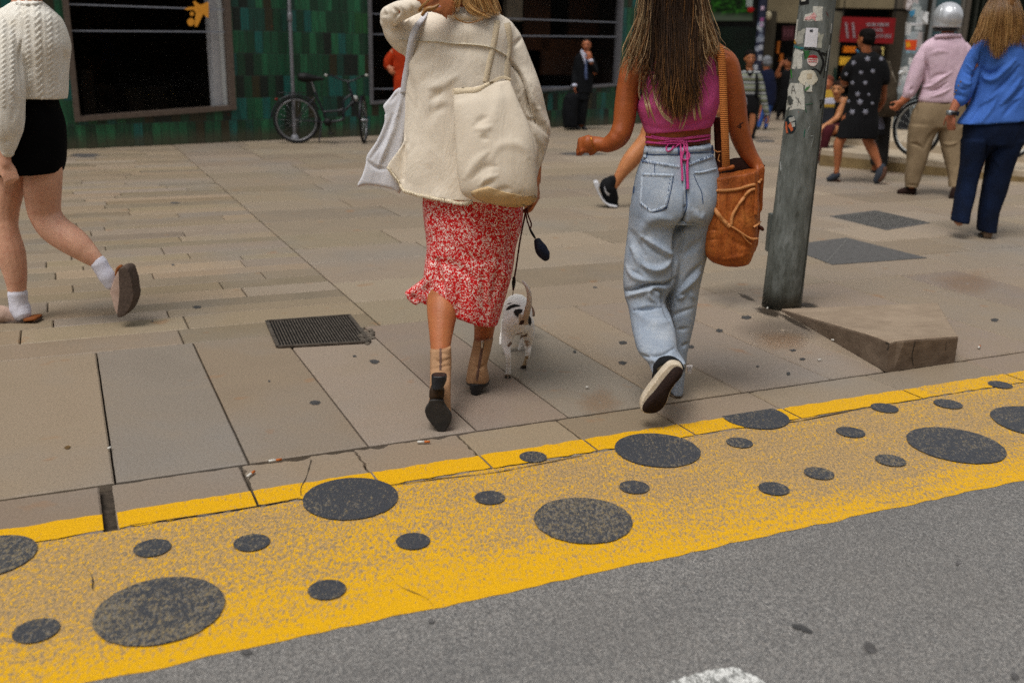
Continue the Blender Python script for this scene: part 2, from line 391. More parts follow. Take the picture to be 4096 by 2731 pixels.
o_pav=build(pv,'pavement',M_stone,None,smooth=False,usecol=True); tag(o_pav,kind='structure')
kb=MB(); kj=[uv(435,2020)[0]-.62*k for k in range(12,0,-1)]+[uv(*q)[0] for q in[(435,2020),(998,1945),(1470,1870),(1905,1810),(2315,1745),(2700,1690),(3060,1600),(3560,1540)]]
kj=sorted(kj)
while kj[-1]<14: kj.append(kj[-1]+.62)
for i in range(len(kj)-1):
    gl=.03 if abs(kj[i]-uv(435,2020)[0])<.02 else (.012 if abs(kj[i]-uv(998,1945)[0])<.02 else .003)
    slab(kb,kj[i]+gl/2,kj[i+1]-.002-(.018 if abs(kj[i+1]-uv(435,2020)[0])<.02 else 0),vL3+.001,-.006,.004,tint('#9d8c79',.05,.5),.0,0,rag=.022 if uv(1100,1850)[0]<kj[i+1] and kj[i]<uv(1800,1750)[0] else .004)
o_kerb=build(kb,'kerb',M_stone,None,smooth=False,usecol=True); tag(o_kerb,kind='structure')
cb=MB(); uB=uv(1520,1300)[0]; v=vL1
lc=['#a3917a','#a09080','#9a8a76','#a59179','#958774','#a39279','#9f9182','#8f806b']
while v<26:
    wv=random.choice([.17,.2,.22,.26,.15]); u=-16+random.random()
    while u<uB:
        L=min(random.uniform(.45,1.15),uB-u+.001) if uB-u>1.3 else uB-u
        slab(cb,u,u+L,v,v+wv,.006,tint(random.choice(lc),.06,.25),.002); u+=L+1e-6
    v+=wv
v=vL1
rc=['#a39381','#a0907d','#a69785','#9c8d7c','#a1927f']
while v<26:
    wv=random.choice([.5,.6,.55]); u=uB
    while u<24:
        L=random.uniform(.8,1.5); slab(cb,u,u+L,v,v+wv,.012,tint(random.choice(rc),.06,.3),.002); u+=L
    v+=wv
o_c=build(cb,'path',M_stone,None,smooth=False,usecol=True); tag(o_c,kind='structure')
# painted lane
def strip(mb,u0,u1,v0,v1,z,nu,nv,wear):
    rows=[]
    cols_=[]
    for j in range(nv+1):
        vv=v0+(v1-v0)*j/nv; row=[]
        for i in range(nu+1):
            uu=u0+(u1-u0)*i/nu; e=(random.random()-.5)*(.012 if j in(0,nv) else 0); row.append(K(uu,vv+e,z)); w_=wear((vv-vL4)/(vL3-vL4),uu); cols_.append((w_,w_,w_,1))
        rows.append(row)
    a=np.array(rows); mb.grid(a,closed=False,cap=False); mb.col[-1]=np.array(cols_)
ln=MB()
def wear_a(t,u):
    return float(np.interp(t,[0,.12,.3,.5,.85,1],[.15,.45,.75,.95,1,.85]))+.12*math.sin(u*1.7)
strip(ln,-9,9,vL4,vL3-.004,-.001,400,26,wear_a)
def wear_k(t,u): return .05+(.45 if u>1.6 else 0)+.1*math.sin(u*5)
for i in range(len(kj)-1):
    a,b_=kj[i],kj[i+1]
    if b_<-9 or a>9: continue
    ga=.02 if abs(kj[i]-uv(435,2020)[0])<.02 else .004; gb=.022 if abs(b_-uv(435,2020)[0])<.02 else .004
    strip(ln,a+ga,b_-gb,vL3+.003,vPa,.0012,14,3,wear_k)
o_l=build(ln,'road_marking',M_yell,None,smooth=False,usecol=True); tag(o_l,kind='structure')
dots=[('b',640,2440,.5),('b',1403,1993,.4),('b',2333,2080,.4),('b',2629,1800,.4),('b',3020,1668,.33),('b',3822,1780,.4),('b',-40,2225,.4),('b',4160,1690,.4),
 ('s',145,2524,0),('s',610,2193,0),('s',1007,2172,0),('s',1308,2360,0),('s',1652,2166,0),('s',1959,1992,0),('s',2132,1829,0),('s',2537,1950,0),('s',2958,1772,0),('s',3095,1956,0),('s',3276,1895,0),('s',3562,1843,0),('s',3402,1730,0),('s',3538,1633,0),('s',3792,1617,0),('s',4000,1540,0)]
dw={'b':.148,'s':.056}; dd_=MB()
wpx={640:505,1403:380,2333:392,2629:337,3020:262,3822:360}
swp={145:178,610:147,1007:143,1308:152,1652:137,1959:122,2132:110,2537:120,2958:104,3095:120,3276:116,3562:116,3402:110,3538:104,3792:106,4000:88}
for k_,x,y,_ in dots:
    r_px=(wpx.get(x,350) if k_=='b' else swp[x])/2
    g0=G(x,y); r_=np.linalg.norm(G(x+r_px,y)-g0)
    n=40; ring=[]; 
    for i in range(n):
        a=2*math.pi*i/n; rr=r_*(1+random.gauss(0,.006)); ring.append((g0[0]+rr*math.cos(a),g0[1]+rr*math.sin(a)*1.02,.0034))
    if x==3020: # cut off by the kerb paint edge
        ring=[tuple(p_ if (p_-KO)@KV<vPa+.01 else p_-KV*(((p_-KO)@KV)-vPa-.01)) for p_ in map(np.array,ring)]
    c0=(g0[0],g0[1],.0034); o=MB(); o.add([c0]+ring,[(0,i+1,(i+1)%n+1) for i in range(n)],(1,1,1,1) if y>2000 and k_=='b' else (.6,.6,.6,1)) 
    p=build(o,'painted_dot',M_dot,None,smooth=False,usecol=True); p.parent=o_l
# white road paint at the bottom edge
wp=MB(); M_white=paint('white_road_paint',('#dededa','#c9c8c4'),.05,.78,('#6a6a68','#8a8a86'),60)
poly=[(2640,2740),(2720,2712),(2800,2688),(2870,2672),(2950,2668),(2985,2690),(3030,2705),(3080,2750),(3080,2900),(2640,2900)]
poly=dens(poly,5,8); wp.add([np.append(G(x,y)[:2],.0005) for x,y in poly],[tuple(range(len(poly)))])
o_w=build(wp,'white_road_paint',M_white,None,smooth=False,usecol=True); tag(o_w,kind='structure')
# stains: gum and dirt marks, plus painted shadow bands, lying on paving and road
def soft(name,c1,c2,edge=.35,rough=.85,k=1.):
    "flat mark whose rim fades out: attribute Col runs 1 in the middle to 0 at the rim"
    N=NT(name); a=N.n('Attribute'); a.attribute_name='Col'; f=N.noise(N.coord(),45,4,.7); al=N.ramp(N.math('ADD',a.outputs[2],N.math('MULTIPLY',N.math('SUBTRACT',f,.5),.9)),[(.12,(0,0,0,1)),(.12+edge,(k,k,k,1))])
    return N.out(N.ramp(f,[(.35,srgb(c2)),(.65,srgb(c1))]),rough,None,0,.25,Alpha=al)
M_gum=soft('dark_gum','#4c4b4b','#3a3a3a',.25,k=.85); M_brown=soft('brown_stain','#6a5230','#4d3a22'); M_gum_shadow=soft('faded_gum_and_shadow','#5e5c5c','#4c4a48',.4,k=.8)
def stain_shadow(x,y,rx,ry,mat=M_gum,parent=o_pav,z=.0002,rot=0):
    n=20; rings=[]; col=[]; q_=[1+random.gauss(0,.10) for _ in range(n)]
    for s_,c_ in((.05,1),(.45,.9),(.75,.5),(1.15,0)):
        pts=[]
        for i in range(n):
            a=2*math.pi*i/n; dx=rx*q_[i]*s_*math.cos(a); dy=ry*q_[i]*s_*math.sin(a); pts.append(np.append(G(x+dx*math.cos(rot)-dy*math.sin(rot),y+dx*math.sin(rot)+dy*math.cos(rot))[:2],z+.002))
        rings.append(pts); col.append((c_,c_,c_,1))
    o=MB(); o.grid(rings,cap=False,col=np.array(col)); p=build(o,'stain_shadow',mat,None,smooth=False,usecol=True); p.parent=parent
for x,y,rx,ry in[(1260,1611,22,10),(1497,1447,20,9),(1077,1525,5,4),(270,1791,14,8),(2492,1372,17,7),(2492,1453,17,8),(2299,1408,7,6),(2877,1323,14,7),(2763,1388,14,7),(3210,1437,12,6),(3153,1495,8,7),(3978,1281,16,7),(1418,1425,8,4),(2020,1215,1,1),(2640,1290,9,4),(3030,1466,6,4),(2985,1270,20,8),(3172,1402,14,5)]:
    stain_shadow(x,y,rx,ry,M_brown if x==270 else M_gum)
for x,y,rx,ry,mt in[(789,1229,17,6,M_gum),(2380,1150,10,4,M_gum_shadow),(692,1060,8,4,M_gum_shadow),(470,1180,6,3,M_gum_shadow),(700,812,20,4,M_gum_shadow),(610,1285,5,4,M_gum_shadow),(340,622,60,9,M_gum_shadow),(2330,616,90,8,M_gum_shadow),(3060,565,45,6,M_gum_shadow)]:  # last two are wide shadow bands painted on the path
    stain_shadow(x,y,rx,ry,mt,o_c)
for x,y,rx,ry,rt in[(3207,2513,48,12,.35),(3480,2590,30,22,.5),(985,2608,26,12,0),(4060,2705,20,14,.5),(1725,2485,16,9,0),(3830,2255,9,7,0)]:
    p=stain_shadow(x,y,rx,ry,M_gum if rt>.3 and x<3300 else M_gum_shadow,o_l,.0005,rt)
# cracks in the kerb and road
def crack(pts,wpx,parent=o_kerb,z=.0022):
    c=catmull(np.array(pts,float),4); o=MB(); rows=[]
    for i,(x,y) in enumerate(c):
        w_=wpx*(.4+random.random()); rows.append([np.append(G(x-w_*.4,y-w_*.4)[:2],z),np.append(G(x+w_*.4,y+w_*.4)[:2],z)])
    o.grid(rows,closed=False,cap=False); p=build(o,'crack',M_joint,None,smooth=False); p.parent=parent
crack([(1245,1840),(1225,1910),(1205,1950),(1204,1985)],4)
crack([(1560,1942),(1760,1915),(1960,1893),(2100,1868),(2330,1822)],2.5,o_l,.0022)
crack([(3150,1690),(3230,1678),(3480,1628)],3,o_l,.0022)
crack([(1555,2300),(1600,2345),(1700,2390),(1735,2425)],5,o_l,.0022)
crack([(520,2102),(700,2075),(1010,2028),(1200,1992)],2.5,o_l,.0022)
crack([(330,2250),(370,2310),(372,2360),(420,2400)],6,o_l,.0022)
# cigarette butts and leaf litter
M_butt=simple('butt_paper','#d8d4cc','#bdb8ae',50,.9); M_filt=simple('butt_filter','#b8642a','#9a4f1f',50,.9)
def butt(x,y,rot,label,filt=True,L=.045,cat='cigarette butt'):
    g=G(x,y); t=thing('cigarette_butt',(g[0],g[1],.004),label,cat,'cigarette butts on the ground'); d=np.array([math.cos(rot),math.sin(rot),0]); p0=g+np.array([0,0,.009])
    o=MB(); o.tube([p0,p0+d*L*.55],[.0045,.0045],8,1,rnd=False); build(o,'paper',M_butt,t)
    if filt: o=MB(); o.tube([p0+d*L*.55,p0+d*L],[.0046,.0046],8,1,rnd=False); build(o,'filter',M_filt,t)
butt(3913,1398,1.0,'small cigarette butt lying on the slabs right of the stone wedge')
butt(3265,1326,-.4,'orange cigarette butt beside the long edge of the stone wedge, nearer the pole')
butt(3325,1365,-.5,'orange cigarette butt beside the long edge of the stone wedge, nearer its corner')
butt(3272,1446,.4,'white cigarette stub alone on the paving left of the stone wedge',False,.03)
butt(2343,1556,.2,'white cigarette stub on the slab between the dog and the black canvas shoe',False,.02)
butt(1075,1853,.4,'orange cigarette butt stuck in the joint behind the kerb, left one')
butt(1670,1776,.1,'orange cigarette butt in the joint behind the kerb near the black boot sole')
butt(990,1915,1.3,'orange cigarette butt fallen into the gap between two kerb stones')
butt(433,1803,1.2,'white cigarette stub in the long joint between the left slabs',False,.025)
butt(3068,1240,1.2,'white cigarette stub at the foot of the stickered pole',False,.04)
# ---------------------------------------------------------------- drain grate and covers
def quadfn(q,z):
    P_=[G(*p) for p in q]
    def f(a,b,zz=None): r_=(P_[0]*(1-a)+P_[1]*a)*(1-b)+(P_[3]*(1-a)+P_[2]*a)*b; return np.array([r_[0],r_[1],z if zz is None else zz])
    return f
M_iron=simple('cast_iron','#6e655c','#4a423b',40,.6,.4,200,.5,.4); M_dark=simple('black_pit_shade','#0d0c0b','#070707',5,1); M_plate=simple('grey_cover','#615f5d','#4d4b49',25,.7,.4,150); M_conc=simple('broken_concrete','#6e655a','#463e35',25,.95,.8,60)
q=quadfn([(1068,1290),(1396,1266),(1478,1372),(1112,1392)],.004); g0=q(.5,.5)
t=thing('drain_grate',(g0[0],g0[1],.004),'rusty slatted iron drain grate set in the paving left of the red skirt','drain grate')
o=MB(); o.add([q(0,0),q(1,0),q(1,1),q(0,1)],[(0,1,2,3)]); build(o,'pit',M_dark,t,smooth=False)  # flat black sheet stands in for the shade under the slats
o=MB()
for i in range(30):
    a=(i+.5)/30; p0,p1=q(a,.03,.010),q(a,.97,.010); d_=(q(1,.5)-q(0,.5))/30*.21
    o.add([p0-d_,p0+d_,p1+d_,p1-d_]+[x-np.array([0,0,.005]) for x in(p0-d_,p0+d_,p1+d_,p1-d_)],[(0,1,2,3),(0,4,5,1),(1,5,6,2),(2,6,7,3),(3,7,4,0)])
build(o,'slats',M_iron,t,smooth=False)
o=MB()
def bar(o,a,b_,w,z=.012,h=.008):
    a=np.array(a);b_=np.array(b_); d=b_-a; n_=np.array([-d[1],d[0],0]); n_/=np.linalg.norm(n_)+1e-9; n_*=w/2; a=np.array([a[0],a[1],z]);b_=np.array([b_[0],b_[1],z]); v=[a-n_,a+n_,b_+n_,b_-n_]; o.add(v+[x-np.array([0,0,h]) for x in v],[(0,1,2,3),(0,4,5,1),(1,5,6,2),(2,6,7,3),(3,7,4,0)])
for a,b_ in[((0,0),(1,0)),((1,0),(1,1)),((1,1),(0,1)),((0,1),(0,0))]: bar(o,q(*a),q(*b_),.018)
build(o,'rim',M_iron,t,smooth=False)
o=MB()
for i in range(26):
    x=1445+random.random()*45+ (i%3)*4; y=1318+random.random()*62; g=G(x,y); s_=.008+.012*random.random(); o.ell((g[0],g[1],.004),(s_,s_,s_*.4),6,4)
rb=build(o,'broken_edge',M_conc,t,smooth=False)
q=quadfn([(3318,866),(3500,843),(3722,893),(3545,922)],.004); g0=q(.5,.5)
t=thing('manhole_cover',(g0[0],g0[1],.004),'ribbed grey metal manhole cover farther from the camera, behind the stickered pole','manhole cover')
o=MB(); o.add([q(0,0),q(1,0),q(1,1),q(0,1)]+[q(a,b,-.01) for a,b in((0,0),(1,0),(1,1),(0,1))],[(0,1,2,3),(0,4,5,1),(1,5,6,2),(2,6,7,3),(3,7,4,0)]); build(o,'plate',M_plate,t,smooth=False)
M_plate2=simple('cover_rib','#7b7975','#64625f',25,.6,.3,150,.3)
o=MB()
for i in range(13):
    a=(i+.5)/13; bar(o,q(a,.06),q(a,.94),.012,.010,.006)
for i in range(3): bar(o,q(.03,.2+.3*i),q(.97,.2+.3*i),.010,.0105,.006)
build(o,'ribs',M_plate2,t,smooth=False)
q=quadfn([(3130,985),(3385,952),(3708,1033),(3330,1060)],.004); g0=q(.5,.5)
t=thing('manhole_cover',(g0[0],g0[1],.004),'smooth dark grey service cover with one diagonal seam just behind the stickered pole','manhole cover')
o=MB(); o.add([q(0,0),q(1,0),q(1,1),q(0,1)]+[q(a,b,-.01) for a,b in((0,0),(1,0),(1,1),(0,1))],[(0,1,2,3),(0,4,5,1),(1,5,6,2),(2,6,7,3),(3,7,4,0)]); build(o,'plate',M_plate,t,smooth=False)
o=MB(); bar(o,q(.98*.42,.03),q(.42,.97),.012,.006,.004) if False else bar(o,G(3392,957),G(3306,1052),.012,.007,.004); build(o,'seam',M_plate2,t,smooth=False)
# stone wedge
gb=[G(3545,1490),G(3818,1450),G(3745,1262),G(3122,1243)]
hh=[float(V(3545,1362,gb[0][1])[2]),float(V(3810,1342,gb[1][1])[2]),.075,.014]
t=thing('stone_wedge',(gb[0][0],gb[0][1],0),'solid stone wedge rising from the pole base towards the kerb, chipped at its corner','kerb ramp')
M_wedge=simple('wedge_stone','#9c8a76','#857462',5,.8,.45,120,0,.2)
o=MB(); n=10; rings=[]
lowr=[];topr=[]
for i in range(4):
    a,b_=gb[i],gb[(i+1)%4]; ha,hb=hh[i],hh[(i+1)%4]
    for k in range(n):
        s_=k/n; p=a*(1-s_)+b_*s_; lowr.append(np.append(p[:2],.001)); topr.append(np.append(p[:2],ha*(1-s_)+hb*s_))
lowr=np.array(lowr);topr=np.array(topr); ce=topr.mean(0)
def shr(a,d,dz):
    out=a.copy(); v_=a-ce; L_=np.linalg.norm(v_[:,:2],axis=1)[:,None]; out[:,:2]-=v_[:,:2]/L_*d; out[:,2]-=dz; return out
rings=[lowr,shr(topr,0,.012),shr(topr,.004,.004),shr(topr,.012,0)]
# chip the near corner
for r_ in rings[1:]:
    for j in (0,1,4*n-1): r_[j]=r_[j]+(ce-r_[j])*np.array([.03,.03,0])-np.array([0,0,.014 if j==0 else .006])
k=4*n; f=[(i*k+j,i*k+(j+1)%k,(i+1)*k+(j+1)%k,(i+1)*k+j) for i in range(3) for j in range(k)]
# top face from strips matching the four sides
vt=np.vstack(rings); o.add(vt,f+[tuple(3*k+j for j in range(k))]); wb_=build(o,'block',M_wedge,t,smooth=False)
M_wside=simple('wedge_shaded_side','#7a6a5b','#5a4c40',9,.9,.6,90,0,.1,stretch=(1,1,2)); wb_.data.materials.append(M_wside)  # steep faces coloured darker: shade painted in, with some grime
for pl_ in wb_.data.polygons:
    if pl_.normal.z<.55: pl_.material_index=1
bvw=bvh([wb_])
for p_,w_ in[([(3660,1365),(3655,1390),(3648,1420),(3652,1460)],5),([(3785,1365),(3782,1400)],3),([(3542,1370),(3556,1378),(3550,1400)],8)]:
    o=MB(); ribbon(o,bvw,p_,w_,.0004,5,.001,3); build(o,'crack',M_joint,wb_)
# dirt round the pole base
M_wet=soft('dark_grime','#4a4036','#2f2821',.6,.45,.85)
M_warm=soft('rusty_patch','#9a6c3a','#86603a',.9,.7,.22)
for x,y,rx,ry in[(3870,1135,130,50),(2400,1610,100,60),(3130,1365,120,40)]: stain_shadow(x,y,rx,ry,M_warm,o_pav,-.0004)
M_damp=soft('damp_patch','#6a6058','#5a5048',.9,.35,.35)
for x,y,rx,ry in[(2960,1180,170,50),(3130,1320,220,50)]: stain_shadow(x,y,rx,ry,M_damp,o_pav,-.0006)

for x,y,rx,ry,rt in[(3075,1250,60,16,.25),(3180,1290,70,10,.5),(3230,1222,45,10,.1),(2985,1190,40,8,.4)]: stain_shadow(x,y,rx,ry,M_wet,o_pav,.002,rt)
# step platform
sp=[G(3280,662),G(3686,697),G(4096,728),G(4500,762)]
hz=[.2,.17,.12,.1]
back=[p+np.array([3.2,9.5,0])*(1 if i else 1) for i,p in enumerate(sp)]
M_step=simple('step_stone','#b3a48f','#96866f',4,.75,.3,100); M_riser=simple('riser_stone','#8a7550','#6f5c3e',6,.85,.4,80)
tp=MB(); A=[];B_=[]
for p,h_ in zip(sp,hz): A.append(np.array([p[0],p[1],h_])); B_.append(np.array([p[0],p[1],0.0]))
bk=[np.array([p[0]+2.5,p[1]+8,h_]) for p,h_ in zip(sp,hz)]
o=MB(); 
for i in range(3): o.add([A[i],A[i+1],bk[i+1],bk[i]],[(0,1,2,3)])
o.add([A[0],bk[0],np.array([bk[0][0],bk[0][1],0]),B_[0]],[(0,1,2,3)])
steps=build(o,'plaza_step',M_step,None,smooth=False); tag(steps,kind='structure')
o=MB()
off=np.array([-.02,-.03,0])
for i in range(3): o.add([B_[i]+off,B_[i+1]+off,A[i+1]+off-np.array([0,0,.06]),A[i]+off-np.array([0,0,.06])],[(0,1,2,3)])
p=build(o,'riser',M_riser,None,smooth=False); p.parent=steps
o=MB()
for i in range(3): o.add([A[i]+off-np.array([0,0,.06]),A[i+1]+off-np.array([0,0,.06]),A[i+1]+off+np.array([0,0,.004]),A[i]+off+np.array([0,0,.004]),A[i+1]-off*3+np.array([0,0,.004]),A[i]-off*3+np.array([0,0,.004])],[(0,1,2,3),(3,2,4,5)])
p=build(o,'tread_edge',M_step,None,smooth=False); p.parent=steps
# second tier
o=MB(); s2=[np.array([p[0]+.35,p[1]+1.2,h_]) for p,h_ in zip(sp,hz)]
for i in range(3):
    a,b_=s2[i],s2[i+1]; up=np.array([0,0,.10]); bb=np.array([2.2,7,0]); o.add([a,b_,b_+up,a+up,b_+up+bb,a+up+bb],[(0,1,2,3),(3,2,4,5)])
a=s2[0]; o.add([a,a+up,a+up+bb,a+bb],[(0,1,2,3)])
p=build(o,'upper_tread',M_step,None,smooth=False); p.parent=steps
# ================================================================ TILED FACADE
FA=G(261,599); FB=G(2450,500); FU=(FB-FA); FU[2]=0; FU/=np.linalg.norm(FU); FN=np.array([FU[1],-FU[0],0])
if FN[1]>0: FN=-FN
fang=math.atan2(FU[1],FU[0])
def fw(x,y,d=0.):
    "pixel -> (s,z) on the facade plane moved d metres towards the street"
    o_=FA+FN*d; r_=ray(x,y); k=((o_-EYE)@FN)/(r_@FN); p=EYE+r_*k; return float((p-FA)@FU),float(p[2])
def fp(s,z,d=0.): return FA+FU*s+FN*d+np.array([0,0,z])
def mat_tiles():
    N=NT('green_tiles'); v=N.coord()
    sx=N.n('SeparateXYZ'); N.l(v,sx.inputs[0]); X,Y_,Z=sx.outputs
    row=N.math('FLOOR',N.math('DIVIDE',Z,.31)); 
    wn=N.n('TexWhiteNoise'); wn.noise_dimensions='1D'; N.l(row,wn.inputs['W'])
    xo=N.math('ADD',X,N.math('MULTIPLY',wn.outputs[0],.37)); colm=N.math('FLOOR',N.math('DIVIDE',xo,.125))
    cb_=N.n('CombineXYZ'); N.l(colm,cb_.inputs[0]); N.l(row,cb_.inputs[1])
    w2=N.n('TexWhiteNoise'); w2.noise_dimensions='3D'; N.l(cb_.outputs[0],w2.inputs[0])
    gv=N.n('CombineXYZ'); N.l(N.math('MULTIPLY',colm,.45),gv.inputs[0]); N.l(N.math('MULTIPLY',row,1.3),gv.inputs[1])
    big=N.noise(gv.outputs[0],1.,2,.5)
    f=N.math('ADD',N.math('MULTIPLY',w2.outputs[0],.6),N.math('MULTIPLY',big,.5))
    col=N.ramp(f,[(.14,srgb('#15231d')),(.3,srgb('#1c5438')),(.42,srgb('#2a7c52')),(.5,srgb('#338a5c')),(.56,srgb('#453c20')),(.61,srgb('#226a48')),(.70,srgb('#1f7c74')),(.78,srgb('#1d5a4c')),(.86,srgb('#2f7a3e')),(.94,srgb('#4f4522'))],'CONSTANT')
    st=N.noise(N.coord((60,1,2.2)),1.,4,.7); col=N.mix(N.ramp(st,[(.36,(.75,.75,.75,1)),(.62,(0,0,0,1))]),col,srgb('#0c130f'))
    wave=N.n('TexWave'); wave.wave_type='BANDS'; wave.bands_direction='X'; N.l(v,wave.inputs[0]); wave.inputs['Scale'].default_value=13; wave.inputs['Distortion'].default_value=1.5
    col=N.mix(N.math('MULTIPLY',wave.outputs[1],.35),col,srgb('#0d140f'))
    low=N.ramp(N.math('ADD',Z,N.math('MULTIPLY',N.noise(v,7,3,.6),.18)),[(.16,(.75,.75,.75,1)),(.30,(0,0,0,1))]); col=N.mix(low,col,srgb('#4f4b3a'))
    rd=N.voro(N.coord((2,1,1.3),loc=(3,0,1)),2.1); col=N.mix(N.ramp(rd,[(.02,(.8,.8,.8,1)),(.05,(0,0,0,1))]),col,srgb('#8a3a18'))
    fx=N.math('FRACT',N.math('DIVIDE',xo,.125)); fz=N.math('FRACT',N.math('DIVIDE',Z,.31))
    e=N.math('MINIMUM',N.math('MULTIPLY',N.math('MINIMUM',fx,N.math('SUBTRACT',1,fx)),.125),N.math('MULTIPLY',N.math('MINIMUM',fz,N.math('SUBTRACT',1,fz)),.31))
    gm=N.ramp(e,[(.002,(0,0,0,1)),(.006,(1,1,1,1))]); col=N.mix(N.math('MULTIPLY',N.math('SUBTRACT',1,gm),.7),col,srgb('#0e0f0c'))
    col=N.mix(.24,col,srgb('#26302a'))
    h=N.math('ADD',N.math('MULTIPLY',wave.outputs[1],.5),gm)
    return N.out(col,N.ramp(st,[(.3,(.55,.55,.55,1)),(.7,(.22,.22,.22,1))]),N.bump(h,.5,.006),0,.4)
M_tile=mat_tiles(); M_frame=simple('bronze_frame','#6d5f55','#574b43',20,.5,.1,200,.3,.4); M_frameg=simple('grey_frame','#77767a','#5f5e62',20,.5,.1,200,.3,.4)
M_in=simple('dark_interior','#33231a','#120d0a',.9,.9); M_mull=simple('glass_band','#8b8f99','#757984',30,.6)
def glassmat(name,al=.18,tint_='#0a0c0c'):
    N=NT(name); N.m.blend_method='BLEND' if hasattr(N.m,'blend_method') else None
    return N.out(srgb(tint_),.05,None,0,.25,Alpha=al)
M_glass=glassmat('window_glass',.16)
bld=thing('tiled_building',FA,'dark green glazed tile shopfront with two large dark windows behind the walkers','building'); bld.matrix_basis=Matrix.Translation(Vector(FA))@Matrix.Rotation(fang,4,'Z')
# local coordinates: x along facade, y into the building, z up
def fobj(name,mb,mat,parent=bld,smooth=False):
    me=bpy.data.meshes.new(name); me.from_pydata(np.vstack(mb.v).tolist(),[],mb.f); me.materials.append(mat); o=bpy.data.objects.new(name,me); C.objects.link(o); o.parent=parent; me.update(); return o
SE=fw(2640,492)[0]; ZT=15
w1=[fw(252,0),fw(300,484),fw(938,436),fw(916,0)]
w2=[fw(1479,0),fw(1481,416),fw(2470,342),fw(2483,0)]
zt=2.75
def qd(s0,zb0,s1,zb1,zt0,zt1): return [(s0,zb0),(s1,zb1),(s1,zt1),(s0,zt0)]
W1=dict(l=(w1[0][0]+w1[1][0])/2,r=w1[2][0],bl=w1[1][1],br=w1[2][1]); W2=dict(l=w2[1][0],r=w2[2][0],bl=w2[1][1],br=w2[2][1])
print('W1',W1,'W2',W2,'SE',SE)
o=MB()
def wallq(mb,q,y=0.):
    mb.add([(s,y,z) for s,z in q],[(0,1,2,3)])
wallq(o,[(-14,0),(W1['l'],0),(W1['l'],ZT),(-14,ZT)])
wallq(o,[(W1['l'],0),(W1['r'],0),(W1['r'],W1['br']),(W1['l'],W1['bl'])]); wallq(o,[(W1['l'],zt),(W1['r'],zt),(W1['r'],ZT),(W1['l'],ZT)])
wallq(o,[(W1['r'],0),(W2['l'],0),(W2['l'],ZT),(W1['r'],ZT)])
wallq(o,[(W2['l'],0),(W2['r'],0),(W2['r'],W2['br']),(W2['l'],W2['bl'])]); wallq(o,[(W2['l'],zt),(W2['r'],zt),(W2['r'],ZT),(W2['l'],ZT)])
wallq(o,[(W2['r'],0),(SE,0),(SE,ZT),(W2['r'],ZT)])
o.add([(SE,0,0),(SE,9,0),(SE,9,ZT),(SE,0,ZT),(-14,0,ZT),(-14,9,ZT),(-14,9,0),(-14,0,0)],[(0,1,2,3),(3,2,5,4),(4,5,6,7)])
fobj('wall',o,M_tile)
def window(Wd,fm,thick,lines,name='window'):
    l,r_,bl,br=Wd['l'],Wd['r'],Wd['bl'],Wd['br']; o=MB()
    def pr(q,y0,y1): v=[(s,y0,z) for s,z in q]+[(s,y1,z) for s,z in q]; o.add(v,[(3,2,1,0),(4,5,6,7),(0,1,5,4),(1,2,6,5),(2,3,7,6),(3,0,4,7)])
    t=thick; pr([(l-.01,bl-t*.2),(r_+.01,br-t*.2),(r_+.01,br+t),(l-.01,bl+t)],-.05,.1); pr([(l-.012,bl+t),(l+t,bl+t),(l+t,zt),(l-.012,zt)],-.045,.1); pr([(r_-t,br+t),(r_+.012,br+t),(r_+.012,zt),(r_-t,zt)],-.045,.1); pr([(l-.01,zt-t),(r_+.01,zt-t),(r_+.01,zt+.02),(l-.01,zt+.02)],-.052,.1)
    f=fobj(name,o,fm)
    o=MB(); o.add([(l+t,.05,bl),(r_-t,.05,br),(r_-t,.05,zt),(l+t,.05,zt)],[(0,1,2,3)]); p=fobj('pane',o,M_glass,f)
    o=MB()
    for z0,z1 in lines: o.add([(l+t,.042,z0-.009),(r_-t,.042,z1-.009),(r_-t,.042,z1+.009),(l+t,.042,z0+.009)],[(0,1,2,3)])
    fobj('glass_stripe',o,M_mull,f)
    # room behind
    o=MB(); y1=3.2; zb=min(bl,br)-.05; v=[(l-.3,.11,zb),(r_+.3,.11,zb),(r_+.3,.11,zt+.4),(l-.3,.11,zt+.4)]; v2=[(s,y1,z) for s,_,z in v]
    o.add(v+v2,[(4,5,6,7),(0,1,5,4),(2,3,7,6),(1,2,6,5),(3,0,4,7)]); fobj('shop_interior',o,M_in,f)
    return f
def zl(s0,x0,y0,x1,y1): a=fw(x0,y0,-.042); b=fw(x1,y1,-.042); return a[1],b[1]
f1=window(W1,M_frame,.055,[zl(0,279,18,888,39),zl(0,279,124,888,128)])
f2=window(W2,M_frameg,.035,[zl(0,1485,56,2461,90),zl(0,1485,138,2461,148),zl(0,1485,357,1560,352) if False else (fw(1485,357)[1],fw(1485,357)[1])])
# pale pillar and emblem behind the first window
M_pil=simple('pale_pillar','#c4c4c6','#b2b2b6',8,.7); M_pil2=simple('white_edge','#ecefef','#dfe2e2',8,.6)
a0=fw(834,0,-.12); a1=fw(866,0,-.12); a2=fw(890,0,-.12)
o=MB(); o.box(((a0[0]+a1[0])/2,.2,1.5),(a1[0]-a0[0],.14,2.9)); fobj('interior_pillar',o,M_pil,f1)
o=MB(); o.box(((a1[0]+a2[0])/2,.2,1.5),(a2[0]-a1[0],.12,2.9)); fobj('interior_pillar',o,M_pil2,f1)
M_em=simple('yellow_emblem','#eda53a','#e0942a',30,.6)
def P2(pts,d): return [fw(x,y,d) for x,y in pts]
star=R1([(1690,85),(1740,66),(1790,64),(1772,20),(1788,10),(1812,30),(1846,48),(1900,22),(1916,22),(1916,170),(1894,160),(1868,130),(1838,190),(1812,248),(1790,248),(1788,200),(1800,120),(1772,92),(1725,98)])
